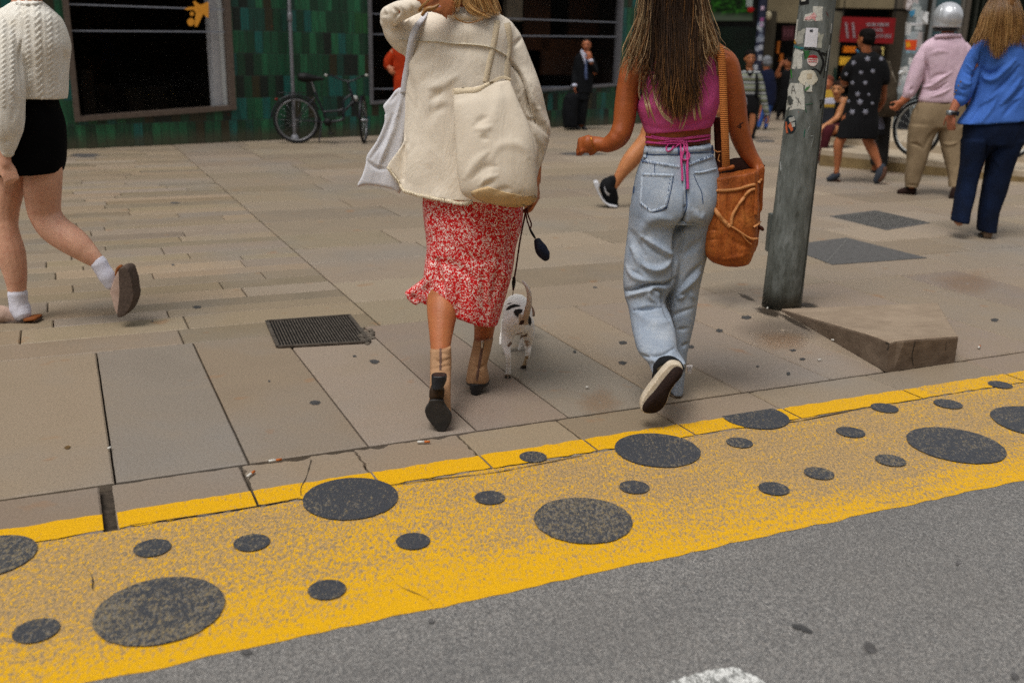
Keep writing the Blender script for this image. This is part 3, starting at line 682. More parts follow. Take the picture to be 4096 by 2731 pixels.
o=MB(); p2=P2(star,-.034); o.add([(s,.032,z) for s,z in p2]+[(s,.036,z) for s,z in p2],[tuple(range(len(p2)))]+[(i,(i+1)%len(p2),len(p2)+(i+1)%len(p2),len(p2)+i) for i in range(len(p2))]); fobj('emblem',o,M_em,f1)
for x,y,r_ in[(1752,205,33),(1762,130,18)]:
    o=MB(); c_=R1([(x+r_*math.cos(a),y+r_*1.1*math.sin(a)) for a in np.linspace(0,2*math.pi,18,endpoint=False)]); p2=P2(c_,-.034); o.add([(s,.032,z) for s,z in p2]+[(s,.036,z) for s,z in p2],[tuple(range(18))]+[(i,(i+1)%18,18+(i+1)%18,18+i) for i in range(18)]); fobj('emblem_dot',o,M_em,f1)
# dim things inside: shelves and boxes
M_dim=simple('dim_boxes','#4a3c2e','#1d1712',3,.9); M_dim2=simple('dim_panel','#4a2a14','#2a180c',2,.9)
for i in range(6):
    o=MB(); s=W1['l']+.5+.35*i; o.box((s,1.6+random.random()*1.2,.35+random.random()*.3),(.12+.15*random.random(),.2,.3+.4*random.random())); fobj('interior_furniture',o,M_dim,f1)
o=MB()
for x0,x1,y0,y1 in[(2090,2200,0,200),(2270,2420,0,150),(2160,2330,160,300)]:
    a=fw(x0,y1,-.9);b_=fw(x1,y0,-.9); o.box(((a[0]+b_[0])/2,.9,(a[1]+b_[1])/2),(abs(b_[0]-a[0]),.05,abs(b_[1]-a[1])))
fobj('interior_panel',o,M_dim2,f2)
a0=fw(2020,50,-.3);a1=fw(2083,50,-.3); o=MB(); o.box(((a0[0]+a1[0])/2,.3,fw(2050,50,-.3)[1]+.3),(a1[0]-a0[0],.1,.9)); fobj('interior_pillar',o,simple('beige_post','#6e6455','#5c5346',8,.8),f2)
# lit lamp inside the second window
lamp=thing('ceiling_lamp',fp(fw(2385,0,-1.2)[0],fw(2385,-6,-1.2)[1],-1.2),'glowing warm orange lamp inside the dark window above the man in the suit','lamp')
o=MB(); o.ell(np.array(lamp.matrix_basis.translation),(.10,.10,.05)); N=NT('lamp_glow'); N.b.inputs['Emission Color'].default_value=(1,.36,.06,1); N.b.inputs['Emission Strength'].default_value=4; build(o,'bulb',N.m,lamp)
o=MB(); q_=np.array(lamp.matrix_basis.translation); o.tube([q_+np.array([0,0,.05]),q_+np.array([0,0,.5])],[.01,.01],6,1); build(o,'cord',M_in,lamp)
pl=bpy.data.lights.new('lamp_light','POINT'); pl.energy=9; pl.color=(1,.4,.1); pl.shadow_soft_size=.08; plo=bpy.data.objects.new('lamp_light',pl); C.objects.link(plo); plo.parent=lamp; plo.location=(0,0,-.12)
# thin post before the facade
g=G(1180,560); t=thing('signpost',(g[0],g[1],0),'thin plain grey post standing before the tiled wall beside the parked bicycle','post')
M_galv=simple('galvanised','#8a8a90','#74747a',15,.5,.1,200,.4,.4)
top=V(1172,0,g[1])[2]
o=MB(); o.tube([g,g+np.array([0,0,top+1.2])],[.026,.026],12,1); build(o,'pole',M_galv,t)
z_=V(1174,70,g[1])[2]; o=MB(); o.tube([g+np.array([0,0,z_-.04]),g+np.array([0,0,z_+.04])],[.036,.036],12,1); build(o,'collar',M_galv,t)
o=MB(); o.tube([g+np.array([0,0,.004]),g+np.array([0,0,.03])],[.07,.06],12,1); build(o,'base',M_galv,t)
# ================================================================ FAR BUILDING (behind right half)
YB=24.5
def bx(mb,x0,y0,x1,y1,Y=YB,th=.3,floor=False):
    "box whose street face covers a pixel rectangle at depth Y"
    a=V(x0,150,Y); b_=V(x1,150,Y); a[2]=V(x0,y0,Y)[2]; b_[2]=V(x1,y1,Y)[2]; z0=0. if floor else b_[2]; zt_=a[2]
    mb.box(((a[0]+b_[0])/2,Y+th/2,(z0+zt_)/2),(abs(b_[0]-a[0]),th,zt_-z0))
gX=V(2500,300,YB)[0]
fb=thing('stone_building',(V(3200,300,YB)[0],YB,0),'beige stone building with open shops beyond the plaza, behind the walkers on the right','building')
M_bst=simple('beige_stone','#82765c','#6f644d',1.5,.85,.2,30); M_bst2=simple('grey_beige_stone','#5a5348','#48423a',2,.85,.2,30); M_blk=simple('shop_dark','#14120e','#0b0a08',3,.9)
M_dgr=simple('dark_green_panel','#12291f','#0c1511',1.2,.5,.1,30)
o=MB(); bx(o,2300,-900,6200,600,YB+.9,.4,True); build(o,'wall',M_blk,fb,smooth=False)
o=MB(); bx(o,2520,100,3040,480,YB+.5,.3,True); bx(o,2560,-200,2840,480,YB+.45,.3,True); build(o,'green_tile_wall',M_dgr,fb,smooth=False)
o=MB(); bx(o,3060,-500,3195,92,YB+.2,.3); bx(o,3345,-500,3560,36,YB,.4); build(o,'lintel',M_bst,fb,smooth=False)
o=MB(); bx(o,3560,-500,3600,36,YB+.05,.35); build(o,'lintel',M_bst2,fb,smooth=False)
o=MB(); bx(o,3600,-500,3660,36,YB,.4); build(o,'lintel',simple('pinkish_stone','#7c6e62','#6b5e54',2,.85),fb,smooth=False)
for x0,x1,mt in[(3322,3362,'#6b6453'),(3560,3620,'#3a3226'),(3060,3100,'#3b3529'),(3690,3712,'#6f6f6c')]:
    o=MB(); bx(o,x0,45,x1,455,YB+.05,.35,True); build(o,'pillar',simple('pillar_stone',mt,None,2,.85),fb,smooth=False)
M_tg=simple('teal_glass','#4c646a','#33474c',1.2,.3); M_tg2=simple('dark_glass','#10150f','#0a0d09',2,.3)
o=MB(); bx(o,3725,-100,3835,300,YB+.1,.05); build(o,'window',M_tg,fb,smooth=False)
for x0,x1,c_ in[(3712,3726,'#7d8182'),(3832,3842,'#6f6b64'),(3846,3866,'#5b544b'),(3888,3896,'#32342d'),(3912,3918,'#2b2f27'),(3700,3712,'#2b2720')]:
    o=MB(); bx(o,x0,-300,x1,455,YB-.02,.12,True); build(o,'mullion',simple('mullion_metal',c_,None,10,.5,0,300,.2),fb,smooth=False)
o=MB(); bx(o,3860,-300,5200,455,YB+.1,.3,True); build(o,'glass_wall',M_tg2,fb,smooth=False)
# red sign with white lettering
sg=thing('shop_sign',V(3465,172,YB-.3),'red hanging shop sign with blurred white lines of lettering','sign')
M_red=simple('sign_red','#8a0a12','#6c060c',2,.6); M_wl=simple('sign_lettering','#a89ba0','#8e8288',20,.7)
sq=[(3370,68),(3584,74),(3572,176),(3358,168)]; S_=Fig(YB-.3)
o=MB(); o.plate(S_,sq,0,.06); build(o,'board',M_red,sg,smooth=False)
o=MB()
def blk(x0,y0,x1,y1,sk=0):
    o.plate(S_,[(x0,y0),(x1,y0+sk),(x1,y1+sk),(x0,y1)],-.012,.012)
for cx,ys,ye in[(3391,92,150),(3418,92,150)]:
    y=ys
    while y<ye: 
        w_=random.choice([5,6]); k=(150-y)*-.1; blk(cx-5-k*-1,y,cx+4-k*-1,y+w_); y+=w_+random.choice([2,3,4])
    build(o,'lettering',M_wl,sg,smooth=False); o=MB()
def lnw(x0,x1,y,h_):
    x=x0
    while x<x1:
        w_=random.choice([4,5,6]); 
        kind=random.random()
        if kind<.35: blk(x,y,x+2,y+h_); blk(x,y,x+w_,y+2.2); blk(x,y+h_-2,x+w_,y+h_)
        elif kind<.7: blk(x,y,x+2,y+h_); blk(x+w_-2,y,x+w_,y+h_); blk(x,y+h_/2-1,x+w_,y+h_/2+1)
        else: blk(x,y,x+w_,y+2.2); blk(x+w_/2-1,y,x+w_/2+1,y+h_)
        x+=w_+1.8
for q_ in[(3465,3552,93,13),(3486,3526,115,13),(3455,3563,138,14)]:
    o=MB(); lnw(*q_); build(o,'lettering',M_wl,sg,smooth=False)
for x in(3372,3578):
    o=MB(); a=V(x,72,YB-.28); o.tube([a,a+np.array([0,0,.5])],[.015,.015],6,1); build(o,'hanger',M_blk,sg)
# small dark red sign in the passage
s2=thing('shop_sign',V(3150,150,YB),'small dim dark red sign in the shadowed passage left of the stickered pole','sign'); o=MB(); o.plate(Fig(YB),[(3130,105),(3180,105),(3178,162),(3128,162)],0,.05); build(o,'board',simple('dim_red','#3d1016','#2c0b10',6,.7),s2,smooth=False)
o=MB()
for i in range(3): o.plate(Fig(YB),[(3135+i*14,118),(3144+i*14,118),(3143+i*14,150),(3134+i*14,150)],-.012,.01)
build(o,'lettering',simple('dim_lettering','#5c3038','#4a262d',6,.7),s2,smooth=False)
# market stall goods: warm coloured crates on shelves below the sign
shelf=thing('shop_shelf',V(3430,450,YB+.3),'dark shelving full of orange and yellow goods under the red sign','shelf')
o=MB()
for y in(182,225,300,380): bx(o,3366,y,3560,y+8,YB+.2,.5)
build(o,'boards',M_blk,shelf,smooth=False)
for i,(x0,y0,x1,y1,c_,lab) in enumerate([(3382,186,3428,212,'#ff8a1a','orange box on the shelf left of the dark haired head'),(3495,190,3522,214,'#c8701f','brown orange box on the shelf right of the dark haired head'),(3522,190,3542,224,'#f0dc8a','pale yellow box at the right end of the shelf under the red sign'),(3368,228,3412,262,'#ffc53a','golden yellow box on the lower shelf under the red sign'),(3385,266,3410,296,'#7c4a12','brown box on the lower shelf under the red sign'),(3115,165,3122,215,'#a85a14','narrow orange item glowing in the dark passage, left one'),(3128,215,3140,250,'#a5570f','narrow orange item in the dark passage, nearest the stickered pole'),(3085,215,3094,250,'#9c5a12','narrow orange item in the dark passage above the grey haired person')]):
    o=MB(); bx(o,x0,y0,x1,y1,YB+.12,.2); b_=build(o,'goods_box',simple('goods_%d'%i,c_,None,14,.6),None,smooth=False)
    me=b_.data; tag(b_,lab,'box','goods on the shop shelves'); 
# hanging display screen showing green plants
sc=thing('display_screen',V(2920,87,YB-1),'bright screen showing green leaves over the dark passage right of the long hair','screen')
S_=Fig(YB-1); o=MB(); o.plate(S_,[(2780,-240),(3022,-240),(3018,92),(2772,92)],0.02,.12); build(o,'casing',M_blk,sc,smooth=False)
N=NT('screen_picture'); v=N.coord((1,1,1)); sx=N.n('SeparateXYZ'); N.l(v,sx.inputs[0])
lf=N.noise(N.coord((2.2,1,5.5)),2.0,5,.7); col=N.ramp(lf,[(.36,srgb('#060b05')),(.5,srgb('#12300c')),(.6,srgb('#2e6b1c')),(.72,srgb('#57a832'))])
gm=N.math('ADD',sx.outputs[2],N.math('MULTIPLY',N.noise(v,3,3,.5),.12)); col=N.mix(N.ramp(gm,[(.13,(1,1,1,1)),(.26,(0,0,0,1))]),col,srgb('#56604e'))
N.b.inputs['Emission Strength'].default_value=.32; N.l(col,N.b.inputs['Emission Color']); N.out(srgb('#0a0a0a'),.3)
o=MB(); o.plate(S_,[(2792,-228),(3014,-228),(3010,84),(2784,84)],-.01,.02); build(o,'picture',N.m,sc,smooth=False)
o=MB(); a=S_.P(3003,40,-.03); o.ell(a,(.075,.01,.06)); build(o,'red_shape',simple('screen_red','#a80a0a',None,5,.4),sc)
o=MB(); o.plate(S_,[(2985,-60),(3012,-60),(3010,28),(2985,28)],-.02,.008); build(o,'white_shape',simple('screen_white','#9aa39e',None,5,.4),sc,smooth=False)
a=S_.P(2900,-235,.1); o=MB(); o.tube([a,a+np.array([0,0,1.2])],[.03,.03],8,1); build(o,'hanger',M_blk,sc)
# wall lamp: pale box on the passage wall
t=thing('wall_light',V(3074,66,YB-.1),'small pale box light high beside the dark sticker covered post','light'); o=MB(); o.ell(V(3074,64,YB-.1),(.075,.05,.10)); build(o,'body',simple('pale_box','#b5aa8e',None,5,.6),t)
# green door handle strip on left pillar
t=thing('wall_plaque',V(3338,300,YB-.05),'narrow dark green vertical plaque on the beige pillar beside the stickered pole','plaque'); o=MB(); o.plate(Fig(YB-.05),[(3337,272),(3347,272),(3341,372),(3331,372)],0,.05); build(o,'panel',simple('plaque_green','#0e2c22',None,6,.5),t,smooth=False)
# ================================================================ BUILDING ACROSS THE ROAD (unseen, added behind the camera to block sky light)
ob=thing('stone_building',K(0,-17,0),'unseen plain stone building added across the road to block sky light','building')
o=MB(); o.box(K(0,-22,8),(70,10,16),KA); build(o,'wall',M_bst,ob,smooth=False)
for i in range(-8,9):
    for j in range(4):
        o=MB(); o.box(K(i*4,-16.96,2.2+j*3.8),(1.6,.12,2.3),KA); build(o,'window',M_tg2,ob,smooth=False)
# ================================================================ POLES
def pole(name,base,topc,rb,rt,label,mat,oct_=False,hx=2.2,cat='pole'):
    g=G(*base); ex=float(np.linalg.norm(G(base[0]+rb,base[1])-g)); tp_=V(topc[0],topc[1],g[1]); rt_=rt*float((tp_-EYE)@_f)/F; rb_=ex*1.0
    d=(tp_-g); end=g+d*hx; t=thing(name,(g[0],g[1],0),label,cat); o=MB(); rr=rb_+(rt_-rb_)*hx
    o.tube([g*(1-k)+end*k for k in np.linspace(0,1,14)],[rb_+(rr-rb_)*k for k in np.linspace(0,1,14)],24,3,rnd=False)
    b_=build(o,'shaft',mat,t); return t,b_,g,tp_,rb_,rt_
def mat_pole():
    N=NT('grey_pole_paint'); v=N.coord((1,1,.35)); f=N.noise(v,14,7,.7); g_=N.noise(v,55,4,.7)
    col=N.ramp(f,[(.3,srgb('#4c4f4a')),(.52,srgb('#666a66')),(.72,srgb('#868a88'))]); col=N.mix(N.ramp(g_,[(.3,(.5,.5,.5,1)),(.5,(0,0,0,1))]),col,srgb('#35362f'))
    z=N.n('SeparateXYZ'); N.l(N.coord(),z.inputs[0]); gm=N.ramp(N.math('ADD',z.outputs[2],N.math('MULTIPLY',f,.35)),[(.2,(.7,.7,.7,1)),(.5,(0,0,0,1))]); col=N.mix(gm,col,srgb('#2e2c22'))
    return N.out(col,.6,N.bump(g_,.35,.004),.1,.3)
POL,shaft,pg,ptop,_,_=pole('lamp_post',(3125,1226),(3271,0),75,71,'thick grey metal lamp post covered in torn stickers, nearest the camera','' or mat_pole(),hx=2.4)
bv=bvh([shaft])
M_pap=simple('sticker_paper','#c9c7bd','#a9a79d',60,.8,.2,200); M_card=simple('white_card','#d6d4d8','#c4c2c6',20,.7); M_blkink=simple('black_ink','#0d0d0d',None,20,.7)
def scol(c_,c2=None): return simple('sticker_'+c_.strip('#'),c_,c2,40,.7)
def stick(poly,mat,off=.0015,name='sticker',tornj=3,nd=4,par=POL,b_=None):
    o=MB(); patch(o,b_ or bv,dens(poly,nd,tornj),off,4); return build(o,name,mat,par,smooth=False)
stick(RP([(335,-30),(418,-30),(415,42),(332,48)]),M_blkink); stick(RP([(355,-10),(395,-12),(390,14),(350,18)]),M_pap,.003)
stick(RP([(380,130),(450,120),(455,60),(540,62),(535,190),(366,192)]),M_pap); stick(RP([(380,150),(470,120),(475,185),(385,180)]),scol('#b04a4a','#d8bcb8'),.003,tornj=14)
stick(RP([(312,175),(326,180),(302,385),(288,380)]),M_pap); stick(RP([(320,280),(380,262),(372,400),(308,400)]),scol('#8d8d84','#aaa89d'),tornj=8)
stick(RP([(393,250),(499,255),(486,428),(376,420)]),M_card,.003,'card',1); stick(RP([(425,268),(452,268),(450,290),(424,288)]),scol('#4a4a50'),.0045,tornj=3)
stick(RP([(500,300),(545,310),(520,430),(490,425)]),scol('#8f8f80','#b5b4a8'),tornj=8)
stick(RP([(284,440),(360,450),(350,600),(270,612)]),M_pap,tornj=14); stick(RP([(285,410),(375,425),(372,445),(283,432)]),scol('#1f5d86','#3a7a3a'),.003,tornj=5); stick(RP([(288,360),(310,360),(300,395),(285,395)]),scol('#b8862a'),tornj=4)
stick(RP([(360,440),(430,460),(420,540),(368,520)]),scol('#1f3f22','#2f6a34'),tornj=12)
for p_,w_ in[([(375,440),(470,450),(560,500)],16),([(500,450),(545,560),(515,665)],22),([(420,640),(470,620),(520,655)],14),([(575,460),(560,600),(548,700)],9),([(530,470),(580,490)],9),([(600,470),(575,640)],5),([(370,460),(385,520)],10)]:
    o=MB(); ribbon(o,bv,RP(p_),w_/2.24,.0005,5,.0022,3); build(o,'graffiti_stroke',M_blkink,POL)
ci=[(449+48*math.cos(a),544+52*math.sin(a)) for a in np.linspace(0,2*math.pi,20,endpoint=False)]; stick(RP(ci),scol('#c9a9a2','#d8d2cc'),.003,tornj=0,nd=1)
stick(RP([(405,520),(420,500),(449,493),(480,500),(495,522)]),scol('#a01420'),.0045,tornj=0); 
for y in(532,552): stick(RP([(412,y),(486,y),(486,y+8),(412,y+8)]),scol('#b5474a'),.0045,tornj=1)
ro=[(410+82*math.cos(a)*(1+.08*math.sin(5*a)),700+72*math.sin(a)) for a in np.linspace(0,2*math.pi,24,endpoint=False)]; stick(RP(ro),scol('#bdb6a2','#d2ccbb'),.003,tornj=3,nd=1)
stick(RP([(395,700),(400,660),(440,660),(440,700),(415,715)]),scol('#a8987c','#c4b9a0'),.0045,tornj=5); stick(RP([(375,740),(450,760),(445,820),(395,828)]),scol('#b5b3a6','#c9c7bd'),.003,tornj=8); stick(RP([(375,800),(420,770),(425,785),(385,815)]),scol('#4a7a48'),.0045,tornj=3)
stick(RP([(240,750),(365,745),(378,985),(216,985)]),M_pap,tornj=8); 
for p_ in([(262,840),(275,770),(298,840)],[(268,815),(292,812)],[(300,870),(345,935)],[(318,950),(325,880)],[(240,880),(262,965)]): o=MB(); ribbon(o,bv,RP(p_),3,.0004,4,.0032,3); build(o,'letter_stroke',M_blkink,POL)
stick(RP([(230,860),(270,870),(275,930),(240,940)]),scol('#4a4c48'),.003,tornj=8)
ov=[(253+50*math.cos(a),1118+82*math.sin(a)) for a in np.linspace(0,2*math.pi,22,endpoint=False)]; stick(RP(ov),scol('#0f2128'),.0025,tornj=0,nd=1)
for pl_,c_ in[([(210,1095),(222,1090),(232,1190),(215,1195)],'#c0613a'),([(232,1125),(262,1095),(278,1170),(258,1180),(244,1150)],'#c0613a'),([(240,1060),(285,1045),(296,1080),(250,1100)],'#a9a9a2'),([(255,1105),(290,1095),(296,1135),(270,1140)],'#a9a9a2')]: stick(RP(pl_),scol(c_),.004,tornj=2)
for p_,w_,c_ in[([(395,1080),(420,1130),(400,1190),(412,1225)],5,'#8f9490'),([(430,1225),(455,1225),(435,1320)],5,'#8f9490'),([(345,1100),(352,1130)],4,'#8f9490'),([(470,960),(480,1040)],7,'#7d827e'),([(380,1160),(372,1230)],10,'#1f5d4c'),([(255,625),(262,700)],11,'#2c7a2a'),([(385,940),(450,930)],8,'#24523a'),([(380,960),(395,1010)],8,'#24523a'),([(618,215),(612,300)],9,'#b4b6b4'),([(610,350),(565,640)],7,'#a9adab'),([(572,110),(590,150)],4,'#8f2a2a'),([(160,1450),(165,1530)],8,'#a9adab'),([(325,1010),(320,1000)],6,'#a0604a'),([(510,905),(540,900),(520,970)],10,'#14140f'),([(520,905),(515,965)],9,'#14140f')]:
    o=MB(); ribbon(o,bv,RP(p_),w_/2.24,.0005,4,.002,3); build(o,'graffiti_stroke',scol(c_),POL)
# seam on the pole right side, box on its back
o=MB(); ribbon(o,bv,[(3326,120),(3290,450),(3250,800),(3214,1100),(3196,1215)],5,.003,8,.001,3); build(o,'cable_strip',simple('strip_dark','#30332c',None,20,.6),POL)
gb_=np.array(pg); o=MB(); pz=V(3072,920,pg[1]+.05); pz0=V(3068,1003,pg[1]+.05); pz1=V(3090,855,pg[1]+.05)
o.box(((pz0[0]+.03),pg[1]+.05,(pz0[2]+pz1[2])/2),(.07,.06,abs(pz1[2]-pz0[2]))); build(o,'hatch_box',simple('hatch_grey','#565b57','#474b48',20,.6,.2),POL,smooth=False)
o=MB(); o.tube([pg+np.array([0,0,-.02]),pg+np.array([0,0,.02]),pg+np.array([0,0,.03])],[.093,.093,.078],24,1,rnd=False); build(o,'base_collar',simple('base_dirt','#2e2b25','#1f1c18',30,.8,.3),POL)
# far sticker covered pole behind the man in the helmet
P2_,sh2,g2,_,_,_=pole('lamp_post',(3596,586),(3676,0),33,35,'pole plastered with pale stickers and one orange sticker, left of the man in the helmet',simple('grey_blue_pole','#6a7274','#565d60',10,.7),hx=2.2)
b2=bvh([sh2])
random.seed(11)
for i in range(26):
    y=random.uniform(-10,420); x=3678-y*.137+random.uniform(-26,26); w_=random.uniform(10,24); h_=random.uniform(12,34); c_=random.choice(['#b9bdc0','#a9b0b0','#8f999b','#c4c4c4','#9aa3a8','#7fa0b0','#b2a9a9'])
    stick([(x-w_,y-h_),(x+w_,y-h_),(x+w_-4,y+h_),(x-w_-4,y+h_)],scol(c_),.002+.0006*(i%5),par=P2_,b_=b2,tornj=5,nd=3)
stick(RE([(272,600),(440,600),(420,755),(275,745)]),scol('#c2350f','#d4520f'),.007,par=P2_,b_=b2,tornj=1,nd=4); stick(RE([(280,640),(330,620),(350,700),(290,720)]),scol('#d9951a'),.009,par=P2_,b_=b2,tornj=1,nd=4)
stick(RE([(330,180),(420,140),(400,230),(350,260)]),scol('#3f86ad'),.007,par=P2_,b_=b2); stick(RE([(350,345),(520,345),(515,385),(350,385)]),scol('#c9c9cc'),.007,par=P2_,b_=b2)
stick([(3590,435),(3642,420),(3626,582),(3562,582)],scol('#17191d'),.005,par=P2_,b_=b2,tornj=2); stick(RF([(80,385),(165,385),(150,500),(62,500)]),scol('#9a9fa5'),.007,par=P2_,b_=b2,tornj=1); stick(RF([(90,195),(160,165),(120,260),(70,290)]),scol('#b4b6b6'),.007,par=P2_,b_=b2)
o=MB(); o.tube([g2+np.array([0,0,.004]),g2+np.array([0,0,.03])],[.16,.15],16,1); build(o,'base',simple('base_black','#1c1d20',None,10,.6),P2_)
# slim dark post with stickers
P3_,sh3,g3,_,_,_=pole('lamp_post',(3012,490),(3053,0),15,17,'slim dark blue post dotted with pale stickers behind the girl in stripes',simple('dark_blue_pole','#22263c','#181b2c',10,.6),hx=2.2)
b3=bvh([sh3])
for i in range(14):
    y=random.uniform(90,330); x=3053-y*.085+random.uniform(-8,8); c_=random.choice(['#7c8494','#9399a8','#6a7488','#a4a7b0'])
    stick([(x-8,y-10),(x+8,y-10),(x+8,y+10),(x-8,y+10)],scol(c_),.003+.0006*(i%4),par=P3_,b_=b3,tornj=3,nd=3)
for x,y,c_ in[(3050,34,'#b9a0b4'),(3048,80,'#8a4a78'),(3046,100,'#a08aa8')]: stick([(x-6,y-8),(x+6,y-8),(x+6,y+8),(x-6,y+8)],scol(c_),.006,par=P3_,b_=b3,tornj=2,nd=3)
o=MB(); o.tube([g3+np.array([0,0,.004]),g3+np.array([0,0,.03])],[.12,.11],16,1); build(o,'base',simple('base_blue','#1a1c26',None,10,.6),P3_)
# ================================================================ BICYCLES
M_tyre=simple('tyre_rubber','#131314','#0c0c0c',30,.8,.3); M_rim=simple('rim_metal','#8f8f92','#77777a',30,.35,0,200,.7,.5); M_bf=simple('bike_frame_dark','#1a1a24','#111118',20,.35,0,200,.1,.5); M_sad=simple('saddle_black','#0a0a0a',None,20,.6); M_whp=simple('white_plastic','#c8c8c4',None,20,.5)
def bicycle(loc,ang,steer,label,rimmat,lean=0.,wr=.33,fx=1.06):
    t=thing('bicycle',(0,0,0),label,'bicycle'); 
    def wheel(cx,rotz,cy=0.):
        th=np.linspace(0,2*math.pi,40,endpoint=False); ca,sa=math.cos(rotz),math.sin(rotz)
        def circ(r_,rad,seg=8,mat=None,name='tyre',par=t):
            rings=[]
            for a in th:
                c_=np.array([math.cos(a),0,math.sin(a)])
                rings.append([np.array([0,0,wr])+c_*(r_+rad*math.cos(b_))+np.array([0,1,0])*rad*math.sin(b_) for b_ in np.linspace(0,2*math.pi,seg,endpoint=False)])
            rings=np.array(rings); q=rings.reshape(-1,3); q=np.stack([q[:,0]*ca-q[:,1]*sa+cx,q[:,0]*sa+q[:,1]*ca+cy,q[:,2]],-1)
            n=len(th); f=[(i*seg+j,i*seg+(j+1)%seg,((i+1)%n)*seg+(j+1)%seg,((i+1)%n)*seg+j) for i in range(n) for j in range(seg)]
            o=MB(); o.add(q,f); return build(o,name,mat,par)
        w_=circ(wr-.018,.019,8,M_tyre,'wheel'); circ(wr-.045,.012,6,rimmat,'rim',w_)
        o=MB(); 
        for k in range(18):
            a=2*math.pi*k/18; d=np.array([math.cos(a)*ca,math.cos(a)*sa,math.sin(a)]); c_=np.array([cx,cy,wr]); o.tube([c_,c_+d*(wr-.05)],[.0016,.0016],4,1,rnd=False)
        o.tube([np.array([cx+sa*.05,cy-ca*.05,wr]),np.array([cx-sa*.05,cy+ca*.05,wr])],[.02,.02],8,1); build(o,'spokes',rimmat,w_)
        # mudguard
        pts=[np.array([cx,cy,wr])+np.array([math.cos(a)*ca,math.cos(a)*sa,math.sin(a)])*(wr+.022) for a in np.linspace(R(25),R(175),12)]
        o=MB(); o.tube(pts,[.014]*12,6,2); build(o,'mudguard',M_bf,t)
    wheel(0,0); wheel(fx,steer)
    o=MB(); bb=np.array([.44,0,.30]); st=np.array([.28,0,.72]); hd=np.array([fx-.16,0,.70]); hb=np.array([fx-.13,0,.60]); rx=np.array([0,0,wr])
    o.tube([bb,st],[.017]*2,8,1); o.tube([bb,bb+np.array([.22,0,.04]),hb+np.array([-.15,0,-.15]),hb],[.018]*4,8,4); o.tube([bb+(st-bb)*.35,bb+np.array([.22,0,.18]),hd+np.array([-.12,0,-.1]),hd],[.015]*4,8,4)
    for s_ in(-.05,.05): o.tube([bb+np.array([0,s_*.4,0]),rx+np.array([0,s_,0])],[.009]*2,6,1); o.tube([st*.9+np.array([.02,s_*.2,0]),rx+np.array([0,s_,0])],[.008]*2,6,1)
    o.tube([hb-np.array([-.01,0,.02]),hd+np.array([-.02,0,.06])],[.02]*2,8,1); build(o,'frame',M_bf,t)
    ca,sa=math.cos(steer),math.sin(steer); fc=np.array([fx,0,wr])
    o=MB()
    for s_ in(-.055,.055):
        o.tube([hb+np.array([-sa*s_,ca*s_,0]),fc+np.array([-sa*s_,ca*s_,0])],[.011]*2,6,1)
    o.tube([hd,hd+np.array([-.05,0,.16])],[.013]*2,8,1); build(o,'fork',M_bf,t)
    hc=hd+np.array([-.05,0,.20]); w_=.29; o=MB(); 
    o.tube([hc+np.array([-sa*w_-.14*ca,ca*w_-.14*sa,.06]),hc+np.array([-sa*w_*.8,ca*w_*.8,.06]),hc+np.array([.03*ca,.03*sa,-.02]),hc+np.array([sa*w_*.8,-ca*w_*.8,.06]),hc+np.array([sa*w_-.14*ca,-ca*w_-.14*sa,.06])],[.012]*5,8,5); build(o,'handlebar',M_bf,t)
    o=MB()
    for s_ in(-1,1): o.tube([hc+np.array([-sa*w_*s_-.14*ca,ca*w_*s_-.14*sa,.06]),hc+np.array([-sa*w_*s_-.05*ca,ca*w_*s_-.05*sa,.06])],[.018]*2,8,1)
    build(o,'grip',M_whp,t)
    sp_=st+np.array([-.05,0,.16]); o=MB(); o.tube([st,sp_],[.013]*2,8,1); build(o,'seat_post',M_rim,t)
    o=MB(); o.tube([sp_+np.array([-.14,0,.05]),sp_+np.array([-.08,0,.045]),sp_+np.array([.05,0,.035]),sp_+np.array([.17,0,.03])],[.062,.07,.04,.02],10,5); build(o,'saddle',M_sad,t)
    o=MB(); a=hb+np.array([.08*ca,.08*sa,.04]); o.ell(a,(.045,.045,.045)); build(o,'headlight',M_whp,t)
    o=MB(); o.ell((-.27,0,.60+.02),(.02,.03,.02)); build(o,'rear_reflector',simple('reflector_red','#7a0a0a',None,5,.3),t)
    o=MB(); o.tube([bb+np.array([0,-.07,0]),bb+np.array([.04,-.09,-.16])],[.01]*2,6,1); o.box(bb+np.array([.04,-.13,-.16]),(.09,.08,.02)); o.tube([bb+np.array([0,.07,0]),bb+np.array([-.04,.09,.16])],[.01]*2,6,1); o.tube([bb+np.array([0,-.075,0]),bb+np.array([0,-.06,0])],[.06]*2,16,1); build(o,'crank',M_sad,t)
    o=MB(); o.tube([bb+np.array([-.08,-.03,0]),bb+np.array([-.14,-.12,-.285])],[.009]*2,6,1); build(o,'kickstand',M_bf,t)
    # rack
    o=MB()
    for s_ in(-.05,.05): o.tube([np.array([-.24,s_,.71]),np.array([.14,s_,.71])],[.005]*2,6,1); o.tube([np.array([-.08,s_,.71]),rx+np.array([0,s_*1.3,0])],[.005]*2,6,1)
    build(o,'rack',M_bf,t)
    t.matrix_basis=Matrix.Translation(Vector(loc))@Matrix.Rotation(ang,4,'Z')@Matrix.Rotation(lean,4,'X'); return t
g=G(1190,574); bicycle((g[0],g[1],.0),R(14),R(76),'dark step-through bicycle with pale rims leaning before the green tiled wall',M_rim,R(-4),fx=.96)
M_wr=simple('white_rim','#b9b9b4','#9a9a96',30,.4,0,200,.3)
g=G(4020,668); sp0=.2
g=G(4015,650,.2); bicycle((g[0]+.02,g[1],.232),R(180-6),R(-50),'silver bicycle on the plaza step behind the walkers in pink shirt and blue blazer',M_wr,R(3))
